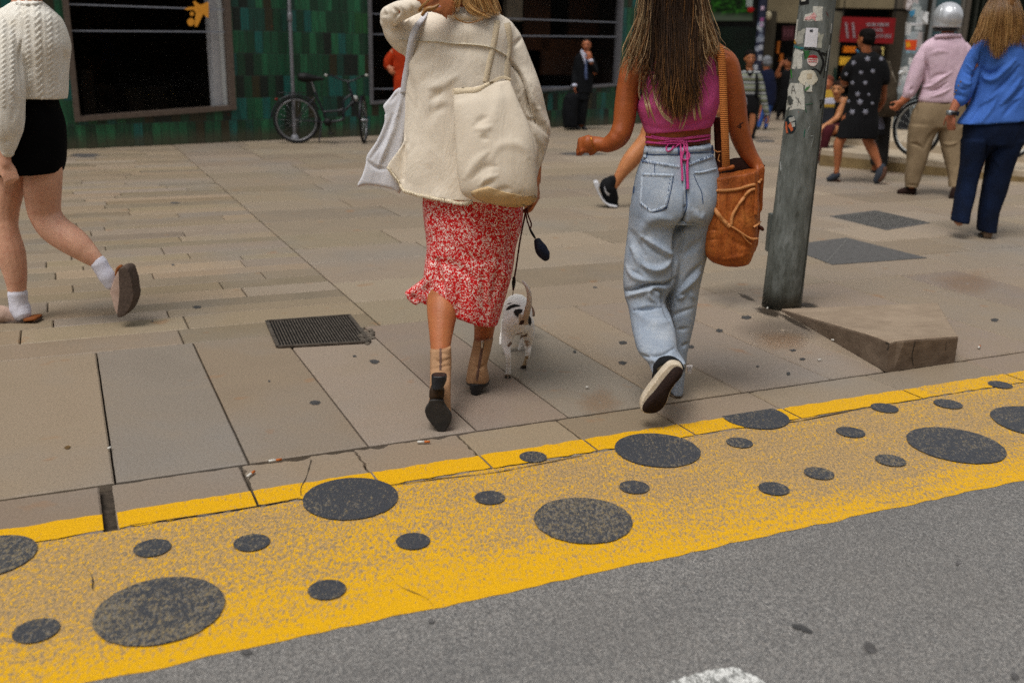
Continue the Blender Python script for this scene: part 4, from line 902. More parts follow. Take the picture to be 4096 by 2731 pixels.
# ================================================================ PEOPLE: shared builders
def skinmat(name,a,b):
    N=NT(name); v=N.coord(); f=N.noise(v,7,4,.5); f2=N.noise(v,220,2,.6)
    col=N.ramp(f,[(.3,srgb(b)),(.7,srgb(a))]); rd_=N.noise(N.coord(loc=(4,1,2)),22,4,.6); col=N.mix(N.math('MULTIPLY',N.ramp(rd_,[(.5,(0,0,0,1)),(.75,(1,1,1,1))]),.3),col,srgb('#a4503c')); fr_=N.voro(v,95); col=N.mix(N.ramp(fr_,[(.06,(.35,.35,.35,1)),(.14,(0,0,0,1))]),col,srgb('#6e3a22'))
    return N.out(col,.48,N.bump(f2,.3,.003,N.bump(rd_,.25,.01)),0,.35,**{'Subsurface Weight':.06,'Subsurface Radius':(.01,.004,.002)})
def unit(v): v=np.array(v,float); return v/(np.linalg.norm(v)+1e-12)
def hand(mb,wr,d,n,size=.18,curl=.6,side=1,spread=.12,th=1.):
    "palm + five fingers; wr wrist, d finger direction, n back-of-hand normal, side=+1 thumb on d x n side"
    d=unit(d); n=unit(np.array(n)-d*(np.array(n)@d)); s=np.cross(d,n)*side; k=size/.18
    pl=.085*k; w_=.038*k
    # palm as flattened tube set
    for u in(-.75,-.25,.25,.75):
        mb.tube([wr-d*.012*k+s*u*w_*.55,wr+d*pl*.5+s*u*w_*.95,wr+d*pl+s*u*w_],[.0135*k,.0145*k,.0115*k],8,3)
    lens=[.072,.080,.074,.058]
    for i,u in enumerate((.82,.27,-.27,-.82)):
        L=lens[i]*k; p=wr+d*pl*.97+s*u*w_; dd=unit(d+s*u*spread); r_=(.0088,.0090,.0085,.0075)[i]*k; pts=[p-dd*.01*k]; c_=p.copy(); a=0
        for j,fr in enumerate((.45,.32,.23)):
            a+=curl*(.55,.75,.5)[j]*(1+.12*(i-1.5)); c_=c_+(dd*math.cos(a)-n*math.sin(a))*L*fr; pts.append(c_.copy())
        mb.tube(pts,[r_*1.05,r_,r_*.92,r_*.78],8,4)
    p=wr+d*pl*.18+s*w_*.8; pts=[p]; c_=p.copy()
    for j,(fr,a) in enumerate(((.040,.75),(.032,.45),(.026,.25))):
        c_=c_+unit(d*math.cos(a)+s*math.sin(a)-n*.35*curl)*fr*k*th; pts.append(c_.copy())
    mb.tube(pts,[.0125*k,.0112*k,.0098*k,.008*k],8,4)
def head(mb,c,h,yaw=0.,pitch=0.,neckto=None,nr=.055):
    "c centre of head, h full head height, yaw 0 = facing away (+Y), pi = facing camera"
    ca,sa=math.cos(yaw),math.sin(yaw)
    def L(x,y,z): # x right, y forward, z up
        y2=y*math.cos(pitch)-z*math.sin(pitch); z2=y*math.sin(pitch)+z*math.cos(pitch)
        return np.array(c)+h*np.array([x*ca-y2*sa,x*sa+y2*ca,z2])
    M_=np.stack([L(1,0,0)-L(0,0,0),L(0,1,0)-L(0,0,0),L(0,0,1)-L(0,0,0)],-1)/h
    mb.ell(L(0,-.02,.13),(.33*h,.40*h,.36*h),20,14,M_)
    mb.ell(L(0,.10,-.08),(.27*h,.30*h,.33*h),18,12,M_)
    mb.ell(L(0,.20,-.33),(.15*h,.14*h,.13*h),12,8,M_)
    mb.tube([L(0,.37,.06),L(0,.44,-.06),L(0,.47,-.11)],[.03*h,.045*h,.055*h],8,3)
    for s_ in(-1,1):
        mb.ell(L(.34*s_,-.03,-.02),(.04*h,.09*h,.13*h),10,8,M_); mb.ell(L(.12*s_,.33,-.06),(.09*h,.06*h,.08*h),8,6,M_)
    mb.tube([L(-.09,.38,-.21),L(0,.405,-.205),L(.09,.38,-.21)],[.022*h,.03*h,.022*h],8,3)
    if neckto is not None: mb.tube([L(0,-.08,-.15),L(0,-.1,-.45),np.array(neckto)],[nr,nr,nr*1.25],14,4)
    return L
def face(L,h,par,skin_dark,iris='#1c120c'):
    "eyes, brows and lips for heads seen from the front"
    for s_ in(-1,1):
        o=MB(); o.ell(L(.13*s_,.355,.045),(.042*h,.03*h,.026*h),10,8); build(o,'eye',simple('eye_dark',iris,None,9,.3),par)
        o=MB(); o.tube([L(.06*s_,.37,.12),L(.14*s_,.37,.135),L(.21*s_,.32,.115)],[.013*h,.017*h,.008*h],6,3); build(o,'eyebrow',simple('brow_dark','#1a120d',None,9,.8),par)
    o=MB(); o.tube([L(-.09,.395,-.215),L(0,.43,-.205),L(.09,.395,-.215)],[.012*h,.026*h,.012*h],8,3); build(o,'lips',skin_dark,par)
def haircap(c,h,yaw,mat,par,length=.2,rough=.006,face_cut=.18,name='hair',vox=.007,pitch=0.,bun=None):
    ca,sa=math.cos(yaw),math.sin(yaw)
    def L(x,y,z): return np.array(c)+h*np.array([x*ca-y*sa,x*sa+y*ca,z])
    M_=np.stack([L(1,0,0)-L(0,0,0),L(0,1,0)-L(0,0,0),L(0,0,1)-L(0,0,0)],-1)/h
    o=MB(); o.ell(L(0,-.075,.20),(.36*h,.395*h,.315*h),22,14,M_); o.ell(L(0,-.17,-.0),(.365*h,.30*h,.30*h),18,12,M_)
    if length>.3: o.tube([L(0,-.2,.1),L(0,-.28,-.3),L(0,-.27,-length)],[.33*h,.30*h,.16*h],14,4)
    if bun: o.ell(L(*bun[:3]),(bun[3]*h,)*3,12,8)
    b_=build(o,name,mat,par,vox=vox,sm=2); sculpt(b_,[],rough,26,(1,1,.5)); return b_
def hairmat(name='hair_strands'):
    N=NT(name); a=N.n('Attribute'); a.attribute_name='Col'; f=N.noise(N.coord((1,1,.12)),260,2,.6)
    col=N.mix(N.math('MULTIPLY',f,.55),a.outputs[0],(.01,.006,.003,1)); return N.out(col,.42,None,0,.5)
M_hair=hairmat()
def hairsolid(name,a,b,sc=90):
    N=NT(name); f=N.noise(N.coord((1,1,.06)),sc,4,.7); col=N.ramp(f,[(.32,srgb(b)),(.62,srgb(a))]); return N.out(col,.85,N.bump(f,.8,.01),0,.12)
def strands(mb,fig,guides,n,r=.0016,jit=8,cfun=None,dyj=.01,flow=0.,tipvar=.15,clump=.4):
    "guides: list of polylines [(px,py,dy)...] with equal counts; random strands between neighbours"
    g=np.array(guides,float); k=len(g)
    for i in range(n):
        a=random.random()*(k-1); i0=int(a); fr=a-i0; fr=fr+(round(fr*3)/3-fr)*clump
        p=g[i0]*(1-fr)+g[min(i0+1,k-1)]*fr; L_=1-random.random()**2*tipvar*2
        c=catmull(p,4); m_=max(4,int(len(c)*L_)); c=c[:m_].copy()
        s_=np.linspace(0,1,m_); ph=random.random()*6; ph2=random.random()*6
        c[:,0]+=random.gauss(0,jit)*(.4+s_)+np.sin(s_*(4+2*flow)+ph)*jit*.6*s_*(1+flow); c[:,2]+=random.gauss(0,dyj)+np.sin(s_*5+ph2)*dyj*.6; c[:,1]+=random.gauss(0,jit*.6)
        pts=[fig.P(*q) for q in c]; rr=r*(.6+.9*random.random())*np.clip(np.minimum((1-s_)*3+.25,1.),0,1)
        cc=cfun(s_,a/(k-1)) if cfun else None
        t=np.array(pts)
        # light-weight 4 sided tube
        mb.tube(t,rr,4,1,col=cc,rnd=False,cap=False)
def body(fig,par,skin,tubes,extra=None,vox=.008,sm=3,name='body',strokes=None,wob=0.,ts=None):
    o=MB()
    if ts is None: ts=1. if fig.Y<5.2 else .6
    tubes=[[q[:3]+(q[3]*(ts if (i==0 and k>0) else 1),) for k,q in enumerate(t)] for i,t in enumerate(tubes)]
    for t in tubes: o.ptube(fig,t,14,5)
    if extra: extra(o)
    b_=build(o,name,skin,par,vox=vox,sm=sm)
    if strokes or wob: sculpt(b_,strokes or [],wob,10)
    return b_
def garment(fig,par,name,mat,lofts=(),tubes=(),plates=(),vox=.007,sm=2,strokes=(),wob=.003,wscale=9,extra=None,stretch=(1,1,.6),p=.85):
    o=MB()
    for l in lofts: o.loft(fig,l,36,6,p=p)
    for t in tubes: o.ptube(fig,t,18,5)
    for pl in plates: o.plate(fig,*pl)
    if extra: extra(o)
    b_=build(o,name,mat,par,vox=vox,sm=sm); sculpt(b_,strokes,wob,wscale,stretch); return b_
def base(fig,x,y,dy=0.): g=fig.P(x,y,dy); return (g[0],g[1],0.)
def dens_line(pts,n=6): return [tuple(q) for q in catmull(np.array([p[:2] for p in pts],float),n)]
# ================================================================ WOMAN IN CREAM JACKET (with dog)
Y_A=float(G(1902,1577)[1])+.02; A=Fig(Y_A); print('Y_A',Y_A)
pA=thing('person',base(A,1830,1500),'blonde woman in a frayed cream jacket and red floral skirt, one heeled boot lifted','person')
SK_A=skinmat('tanned_skin','#bb7549','#a3603a')
def exA(o):
    head(o,A.P(1850,-150,.02),.225,0.,.05,A.P(1850,70,.0),.055)
    hand(o,A.P(1688,-8,-.185),unit(A.P(1765,22,-.17)-A.P(1688,-8,-.185)),(0,-1,.35),.155,.45,-1)
    hand(o,A.P(2140,725,.02),(.08,.1,-1),(1,-.2,0),.17,1.0,1)
bA=body(A,pA,SK_A,[[(1850,60,0,55),(1850,250,0,95),(1850,500,0,90),(1870,760,0,100)],
 [(1770,130,0,50),(1640,135,0,46),(1572,95,-.03,34),(1560,66,-.05,26),(1600,44,-.11,24),(1640,30,-.15,20),(1670,8,-.17,17),(1688,-8,-.18,15)],[(1950,140,0,50),(2040,190,0,42),(2110,350,.02,42),(2135,520,.04,38),(2140,725,.02,24)],
 [(1810,780,0,90),(1785,1000,-.02,76),(1772,1180,-.06,66),(1768,1260,-.12,60),(1762,1380,-.2,42),(1762,1500,-.26,36)],[(1920,780,0,90),(1932,1050,.05,72),(1938,1210,.05,60),(1936,1330,.02,40),(1912,1470,0,34),(1910,1520,.0,32)]],exA,.0075)
for x,y in((1758,26),(1746,35)):
    pass
M_jkt=weave('cream_cotton','#e8ddcd','#d8cbb7',strength=.25,slub=.12,nscale=4,fold=.35)
def exJ(o):
    o.plate(A,[(1622,545),(1600,590),(1549,655),(1549,675),(1572,700),(1590,723),(1600,745),(1612,761),(1680,788),(1640,700),(1632,590)],-.055,.03,bulge=.04)
strJ=[(R3([(380,430),(430,700),(400,1000)]),14,-.012),(R3([(560,610),(640,590),(740,530)]),14,.010),(R3([(520,560),(600,500),(700,470)]),18,-.006),(R3([(480,450),(560,420),(700,430)]),22,-.006),
 (R3([(640,760),(560,800),(540,880)]),16,-.006),(R3([(600,740),(640,700),(690,720)]),14,.006),(R3([(450,1000),(470,1180),(440,1300)]),30,.008),(R3([(560,1100),(620,1250),(700,1380)]),26,-.006),(R3([(380,600),(370,900),(368,1250)]),10,-.012),
 (R3([(280,170),(310,185),(330,120)]),8,.014),(R3([(300,60),(330,90),(320,130)]),7,-.016),(R3([(250,60),(290,150),(300,190)]),9,.012),(R3([(350,60),(390,120),(370,160)]),8,-.010),(R3([(420,40),(440,90),(430,130)]),8,-.008),(R3([(215,110),(270,100),(300,150)]),8,-.008),
 (R3([(1115,420),(1180,530),(1225,640),(1250,760),(1300,860)]),7,-.035),(R3([(1140,480),(1230,640),(1290,760)]),10,.012),(R3([(1140,330),(1200,260)]),8,-.008),(R3([(1220,500),(1290,680),(1330,840)]),16,.010),(R3([(1310,760),(1360,880),(1380,980)]),12,.010),(R3([(1240,830),(1320,870),(1390,960)]),10,-.012),(R3([(1290,950),(1330,1060),(1310,1160)]),9,-.012),(R3([(1200,420),(1260,560)]),14,-.006),
 (R3([(600,350),(750,330),(950,360)]),20,-.004),(R3([(600,210),(750,230),(900,200)]),24,.006),(R3([(640,640),(560,700)]),12,-.006)]
strJ=[(a,b_*(1.5 if b_>12 else 1.15),c_*(.85 if b_>12 else 1.1)) for a,b_,c_ in strJ]
jkt=garment(A,pA,'jacket',M_jkt,[[(1770,28,1930,30,.12,0),(1705,60,2005,62,.17,0),(1650,95,2052,98,.22,0),(1630,150,2066,150,.25,0),(1624,240,2064,240,.265,0),(1622,400,2080,400,.27,0),(1613,574,2100,574,.29,0),(1608,700,2110,702,.31,0),(1606,764,2112,800,.33,0)]],
 [[(1690,120,0,75),(1640,140,0,82),(1590,120,-.02,62),(1556,86,-.04,38)],[(1556,64,-.05,38),(1600,44,-.11,38),(1640,32,-.15,34),(1672,22,-.18,30)],[(2000,140,0,60),(2030,170,0,60),(2068,250,.0,54),(2100,344,.0,57),(2125,459,.02,62),(2134,522,.03,68),(2120,609,.02,60),(2112,660,.02,50),(2112,712,.01,38)]],
 vox=.0065,sm=2,strokes=strJ,wob=.004,wscale=6,extra=exJ)
bvA=bvh([jkt])
M_fray=simple('frayed_edge','#e6dac4','#d0c1a4',90,.95,.8,90)
o=MB(); ribbon(o,bvA,R3([(340,268),(450,288),(590,290),(700,303),(850,312),(950,325),(1010,345),(1085,388)]),7,.006,8,.002,3,wj=.6); build(o,'yoke_fringe',M_fray,jkt)
o=MB()
hem=R3([(262,1150),(262,1172),(330,1262),(370,1328),(420,1345),(480,1365),(540,1375),(600,1390),(680,1404),(740,1418),(800,1420),(850,1412)])
hc=catmull(np.array(hem),10)
for i in range(len(hc)-1):
    for k in range(5):
        x,y=hc[i]+(hc[i+1]-hc[i])*random.random(); h_=hit(bvA,x+4,y-16)
        if h_ is None: continue
        dist=float((h_[0]-EYE)@_f)/F; P0=EYE+ray(x+random.gauss(0,2),y-8)*dist; P1=EYE+ray(x+random.gauss(0,3),y+random.uniform(3,9))*dist
        o.tube([P0,(P0+P1)/2,P1],[.0014,.0012,.0006],4,1,rnd=False)
build(o,'hem_fringe',M_fray,jkt)
# collar
o=MB(); o.ptube(A,[(1745,48,-.03,16),(1800,60,-.085,17),(1860,66,-.10,18),(1930,62,-.085,17),(1985,58,-.03,16)],12,5); build(o,'collar',M_jkt,jkt,vox=.005,sm=2)
# nails
M_nail=simple('pink_nail','#d09aa0',None,9,.25,0,9,0,.5)
o=MB(); p_=A.P(1757,27,-.195); o.ell(p_,(.006,.003,.004)); build(o,'fingernail',M_nail,pA)
# skirt
def mat_skirt():
    N=NT('red_floral_print'); v=N.coord((1,1,1)); n1=N.noise(v,100,1,.6,1.9); vo=N.voro(v,135); f=N.math('ADD',n1,N.math('MULTIPLY',vo,-.25))
    col=N.ramp(f,[(.425,srgb('#cc1217')),(.44,srgb('#f4ddd5'))]); k=N.voro(N.coord(loc=(4,2,1)),45); col=N.mix(N.ramp(k,[(.08,(1,1,1,1)),(.13,(0,0,0,1))]),col,srgb('#a50810'))
    return N.out(col,.7,N.bump(N.noise(v,20,3,.5),.25,.01),0,.25)
M_skirt=mat_skirt()
strS=[(R7([(520,430),(540,540),(560,620)]),12,-.018),(R7([(480,450),(470,560),(430,600)]),12,.016),(R7([(560,480),(600,620),(640,720)]),16,.012),(R7([(620,300),(700,420),(860,440)]),26,-.008),(R7([(900,400),(880,560),(840,700)]),18,-.010),(R7([(850,430),(960,560)]),18,.010),(R7([(460,430),(620,470),(760,560)]),20,-.008),(R7([(700,560),(720,700),(760,820)]),22,.012),(R7([(800,500),(800,680),(830,820)]),18,-.010),(R7([(980,200),(960,330),(950,460)]),14,-.01),(R7([(370,640),(400,680)]),8,-.012),(R7([(500,640),(540,720)]),10,-.014),(R7([(470,150),(480,300)]),20,.008)]
sk=garment(A,pA,'skirt',M_skirt,[[(1700,720,2085,740,.27,0),(1688,800,2090,830,.28,0),(1695,884,2088,900,.285,0),(1706,984,2068,984,.285,0),(1700,1045,2056,1060,.28,0),(1695,1112,2042,1125,.28,0),(1690,1170,2020,1205,.275,0),(1706,1200,1992,1296,.27,.0)]],(),
 [([(1720,1080),(1691,1120),(1621,1172),(1622,1185),(1631,1205),(1665,1226),(1675,1212),(1715,1228),(1800,1240),(1800,1080)],-.03,.06,3,.10)],vox=.0065,sm=2,strokes=strS,wob=.004,wscale=7)
# boots
M_suede=simple('tan_suede','#b08a68','#977253',30,.9,.3,250); M_blkb=simple('black_rubber','#1d1d20','#121214',60,.4,.2,200,0,.4); M_zip=simple('zip_metal','#d0c8bd','#a89e90',60,.35,0,200,.6); M_zt=simple('zip_tape','#6e5347','#5b4238',60,.8)
M_sole=simple('worn_sole','#2b2622','#1b1815',25,.6,.4,60,0,.4)
bt=garment(A,pA,'boot',M_suede,[[(1720,1392,1805,1384,.10,-.22),(1720,1460,1806,1460,.095,-.26),(1720,1530,1803,1530,.09,-.32),(1716,1600,1803,1600,.085,-.36),(1705,1650,1803,1650,.075,-.38),(1735,1695,1790,1695,.05,-.39)]],vox=.005,sm=2,strokes=[(R7([(500,1020),(540,1040),(600,1020)]),7,-.006),(R7([(520,980),(590,1000)]),7,-.004),(R7([(500,1080),(600,1060)]),6,-.005)],wob=.0015,wscale=20)
o=MB(); o.plate(A,R7([(468,1290),(480,1268),(553,1268),(562,1290),(580,1318),(604,1352),(606,1385),(592,1422),(570,1452),(548,1462),(522,1452),(490,1418),(460,1378),(446,1340),(452,1312)]),-.44,.02,3,.02,-.00010); build(o,'sole',M_sole,bt,vox=.0028,sm=1)
o=MB(); o.plate(A,R7([(483,1188),(556,1192),(552,1275),(478,1275)]),-.425,.02,3,.05); build(o,'shank',simple('brown_shank','#3a2a1c','#281c12',25,.6,.3,60),bt)
o=MB(); o.loft(A,[R7([(487,1115)])[0]+R7([(578,1115)])[0]+(.055,-.42),R7([(486,1150)])[0]+R7([(577,1150)])[0]+(.055,-.425),R7([(489,1195)])[0]+R7([(556,1198)])[0]+(.05,-.435)],24,5,p=.7); build(o,'heel',M_blkb,bt,vox=.003,sm=1)
bvb=bvh([bt]); o=MB(); ribbon(o,bvb,R7([(540,950),(541,1010),(540,1090)]),10,.002,6,.001,3); build(o,'zip',M_zt,bt)
o=MB(); q_=hit(bvb,1762,1380); 
if q_: o.tube([q_[0]+np.array([0,-.004,.012]),q_[0]+np.array([0,-.006,-.012])],[.005,.004],8,1); build(o,'zip_pull',M_zip,bt)
bt=garment(A,pA,'boot',M_suede,[[(1896,1352,1974,1350,.085,.0),(1884,1410,1962,1410,.085,.0),(1873,1460,1948,1460,.085,0),(1866,1500,1955,1500,.10,.01),(1864,1522,1957,1522,.12,.03)]],[[(1912,1500,.02,40),(1915,1488,.10,38),(1918,1478,.17,24)]],vox=.005,sm=2,strokes=[(R7([(715,1050),(770,1075),(820,1050)]),6,-.005)],wob=.0015,wscale=20)
o=MB(); o.loft(A,[(1862,1512,1959,1518,.13,.03),(1864,1530,1956,1536,.12,.03)],28,3); o.ptube(A,[(1912,1525,.05,26),(1915,1505,.14,34),(1918,1495,.2,14)],12,4); build(o,'sole',M_blkb,bt,vox=.004,sm=1)
o=MB(); o.loft(A,[(1877,1528,1932,1530,.06,-.01),(1880,1555,1928,1556,.058,-.01),(1886,1577,1922,1578,.05,-.01)],24,4); build(o,'heel',M_blkb,bt,vox=.003,sm=1)
bvb=bvh([bt]); o=MB(); ribbon(o,bvb,R7([(793,935),(775,1040),(757,1150)]),11,.002,6,.001,3); build(o,'zip',M_zt,bt)
o=MB(); q_=hit(bvb,1929,1376)
if q_: o.tube([q_[0]+np.array([0,-.004,.012]),q_[0]+np.array([0,-.006,-.012])],[.005,.004],8,1); build(o,'zip_pull',M_zip,bt)
# hair: solid cap + loose blond strands
haircap(A.P(1850,-150,.02),.225,0.,hairsolid('blond_hair_base','#8a6238','#5a3c1e'),pA,.5)
def c_blond(s_,u):
    k=random.random(); a=np.array(srgb('#8f5f2c')[:3]); b_=np.array(srgb('#dfb070' if k>.3 else '#a86f35')[:3]); t=np.clip(s_*1.3,0,1)[:,None]; c_=a*(1-t)+b_*t; return np.hstack([c_*(.8+.5*random.random()),np.ones((len(c_),1))])
o=MB()
gs=[[(1780,-260,-.02),(1765,-120,-.10),(1778,-20,-.115),(1772,60,-.12)],[(1800,-270,-.02),(1795,-120,-.11),(1800,-10,-.125),(1806,80,-.13)],[(1815,-270,-.02),(1815,-120,-.115),(1812,-20,-.128),(1800,92,-.132)],[(1830,-270,-.02),(1825,-120,-.12),(1834,-10,-.125),(1812,70,-.13)],[(1840,-270,-.02),(1840,-120,-.12),(1835,-50,-.12),(1828,20,-.125)]]
strands(o,A,gs,330,.0012,6,c_blond,.006,.6,.25)
gs=[[(1870,-270,-.02),(1880,-120,-.11),(1890,-20,-.12),(1908,40,-.12)],[(1890,-270,-.02),(1905,-120,-.11),(1920,-20,-.115),(1955,70,-.12)],[(1910,-260,-.02),(1930,-120,-.10),(1945,-10,-.10),(1975,76,-.11)],[(1925,-250,0),(1950,-120,-.07),(1975,0,-.07),(2000,84,-.085)]]
strands(o,A,gs,560,.0013,6,c_blond,.008,.4,.15)
gs=[[(1850,-60,-.12),(1850,0,-.125),(1880,50,-.13),(1960,80,-.13)],[(1850,-60,-.12),(1870,-10,-.125),(1900,30,-.13),(1990,76,-.12)]]
strands(o,A,gs,60,.0014,4,c_blond,.004,.2,.1)
for k in range(3): o.tube([A.P(x,y,-.145) for x,y in R3([(725,110+3*k),(760,140+4*k),(820,158+3*k),(880,146+4*k),(930,128+3*k)])],[.0008]*5,4,4,col=srgb('#b9823f'),rnd=False)
o.tube([A.P(x,y,-.215) for x,y in[(1690,60),(1705,40),(1720,35),(1735,33),(1755,20)]],[.006,.008,.009,.008,.004],6,4,col=srgb('#a8763a'))
for k in range(14): o.tube([A.P(1680+random.gauss(0,4),45+random.gauss(0,6),-.20),A.P(1690+random.gauss(0,3),22,-.205),A.P(1740+random.gauss(0,4),-20,-.19),A.P(1800,-80,-.12)],[.001,.0015,.0015,.001],4,4,col=srgb('#b98748'),rnd=False)
build(o,'hair',M_hair,pA,usecol=True)
# cream tote bag
M_tote=weave('natural_canvas','#e2d6c4','#d0c2ae',strength=.22,slub=.12,nscale=5,fold=.25)
tb=thing('tote_bag',base(A,1980,600,-.2),'large cream canvas tote bag hanging at the back of the cream jacket from two straps','tote bag')
strT=[(R3([(860,880),(910,840),(960,820)]),9,-.010),(R3([(880,900),(940,900),(985,880)]),9,.010),(R3([(900,960),(960,970)]),8,-.008),(R3([(800,1240),(880,1130),(960,1060)]),12,.012),(R3([(850,1250),(940,1170),(1020,1160)]),10,-.010),(R3([(900,1290),(960,1240),(1025,1225)]),9,.012),(R3([(930,1300),(1000,1270)]),7,-.010),(R3([(990,1100),(1040,1020),(1130,1000),(1210,1030),(1240,1090)]),14,.010),(R3([(1000,780),(950,880),(900,960)]),16,.006),(R3([(1040,600),(1030,720),(990,900)]),18,.008),(R3([(1080,600),(1100,800),(1150,960)]),20,-.008),(R3([(740,700),(760,900),(770,1150)]),16,-.006),(R3([(1000,1340),(1080,1320),(1120,1320)]),9,-.010),(R3([(860,640),(900,760),(880,860)]),16,.006),(R3([(1200,780),(1270,940),(1290,1100)]),14,.008)]
tote=garment(A,tb,'bag_body',M_tote,[[(1811,366,2043,318,.03,-.175),(1813,400,2052,350,.05,-.185),(1815,440,2072,400,.07,-.195),(1822,574,2118,510,.10,-.21),(1825,660,2140,603,.12,-.215),(1838,740,2147,720,.13,-.215),(1850,775,2149,770,.12,-.21),(1885,796,2140,806,.09,-.205),(1930,808,2110,818,.05,-.20)]],vox=.0055,sm=2,strokes=[(a,b_*1.5,c_*.5) for a,b_,c_ in strT],wob=.003,wscale=8)
bvt=bvh([tote]); 
M_hemb=weave('canvas_hem','#ddcdb2','#c6b497',strength=.7)
o=MB(); ribbon(o,bvt,R3([(718,640),(800,632),(880,628),(940,600),(1000,572),(1060,545),(1118,560)]),[25,24,22,14,9,8,8],.005,8,.002,5); build(o,'hem_band',M_hemb,tote)
M_base=weave('shaded_canvas_base','#d8bd94','#c5a578',strength=.5); o=MB(); patch(o,bvt,dens(R3([(842,1335),(900,1312),(960,1300),(1020,1318),(1080,1338),(1160,1352),(1230,1372),(1292,1362),(1300,1385),(1262,1425),(1200,1440),(1150,1445),(1080,1440),(1000,1425),(930,1408),(880,1385),(850,1362)]),2),.002,6); build(o,'base_panel',M_base,tote)  # base panel with shade put into its tan colour
bvAT=bvh([jkt,tote])
for pts,wd in[(R3([(1025,150),(1012,250),(990,360),(965,470),(945,572)]),24),(R3([(1094,165),(1110,250),(1112,340),(1098,440),(1095,548)]),[26,24,16,24,26])]:
    o=MB(); ribbon(o,bvA,pts,wd,.0008,8,.0045,5); build(o,'strap',M_hemb,tote)
# white bag
M_wbag=weave('white_cotton','#dedde1','#cbcacf',strength=.3,fold=.3)
wb=thing('shoulder_bag',base(A,1530,600,-.06),'white cotton bag hanging on the left side of the cream jacket','shoulder bag')
strW=[(R3([(360,660),(340,760),(300,860)]),8,.010),(R3([(340,640),(270,720)]),9,-.006),(R3([(340,800),(280,950),(200,1150)]),12,.010),(R3([(300,800),(240,960),(150,1100)]),10,-.008),(R3([(120,1120),(180,1170),(260,1180)]),7,-.008),(R3([(260,1000),(220,1120)]),9,.006)]
wbag=garment(A,wb,'bag_body',M_wbag,(),(),[([(1592,353),(1560,390),(1532,425),(1543,445),(1535,499),(1503,568),(1466,623),(1460,660),(1446,706),(1426,749),(1457,743),(1515,749),(1572,761),(1600,770),(1600,640),(1612,560),(1630,480),(1642,420),(1655,353)],-.018,.045,3,.05)],vox=.005,sm=2,strokes=strW,wob=.003,wscale=9)
o=MB(); rows=[]
for x,y,dy,w_ in catmull(np.array([(1708,50,-.03,8),(1692,72,-.085,22),(1668,106,-.115,30),(1651,150,-.12,30),(1641,200,-.10,29),(1632,260,-.07,28),(1622,310,-.05,27),(1616,372,-.03,30)]),8):
    L_=A.P(x-w_/2,y,dy+.01); R_=A.P(x+w_/2,y,dy); rows.append([L_,(L_+R_)/2+np.array([0,-.002,0]),R_,R_+np.array([0,.004,0]),L_+np.array([0,.004,0])])
o.grid(rows); build(o,'strap',M_wbag,wbag)
# leash with pouch
ls=thing('dog_leash',base(A,2080,1000,.05),'dark red rope dog leash with a small navy pouch running down to the spotted dog','leash')
M_rope=simple('dark_red_rope','#5a1c20','#3f1216',90,.8,.3,300); M_clip=simple('black_clip','#141418',None,30,.5); M_navy=simple('navy_pouch','#0e1730','#080d1c',30,.6,.3,120); M_hook=simple('steel_hook','#b5aea6',None,30,.3,0,9,.9)
o=MB(); o.ptube(A,[(2106,822,0,3.5),(2098,870,.02,3.5),(2088,920,.05,3.5),(2078,975,.08,3.5),(2066,1060,.12,3.5),(2057,1115,.15,3.5)],8,6); o.ptube(A,[(2106,822,0,3),(2112,860,0,3),(2125,895,0,3),(2120,912,0,3),(2108,880,0,3),(2102,838,0,3)],8,6); build(o,'rope',M_rope,ls)
o=MB(); o.ptube(A,[(2056,1112,.15,6),(2055,1130,.155,8),(2054,1148,.16,6)],8,4); build(o,'clip',M_clip,ls)
o=MB(); o.ptube(A,[(2054,1150,.16,4.5),(2053,1158,.165,4)],8,2); o2=MB(); o2.ptube(A,[(2053,1158,.165,2.2),(2051,1180,.17,2.2)],8,2); build(o,'rope_end',M_rope,ls); build(o2,'hook',M_hook,ls)
o=MB(); o.ptube(A,[(2118,912,0,3.5),(2128,932,0,5),(2140,952,0,4)],8,3); build(o,'clip',M_clip,ls)
o=MB(); o.ptube(A,[(2150,965,0,15),(2160,990,0,24),(2175,1015,0,25),(2182,1030,0,17)],14,5); b_=build(o,'pouch',M_navy,ls,vox=.004,sm=1); sculpt(b_,[],.003,30)
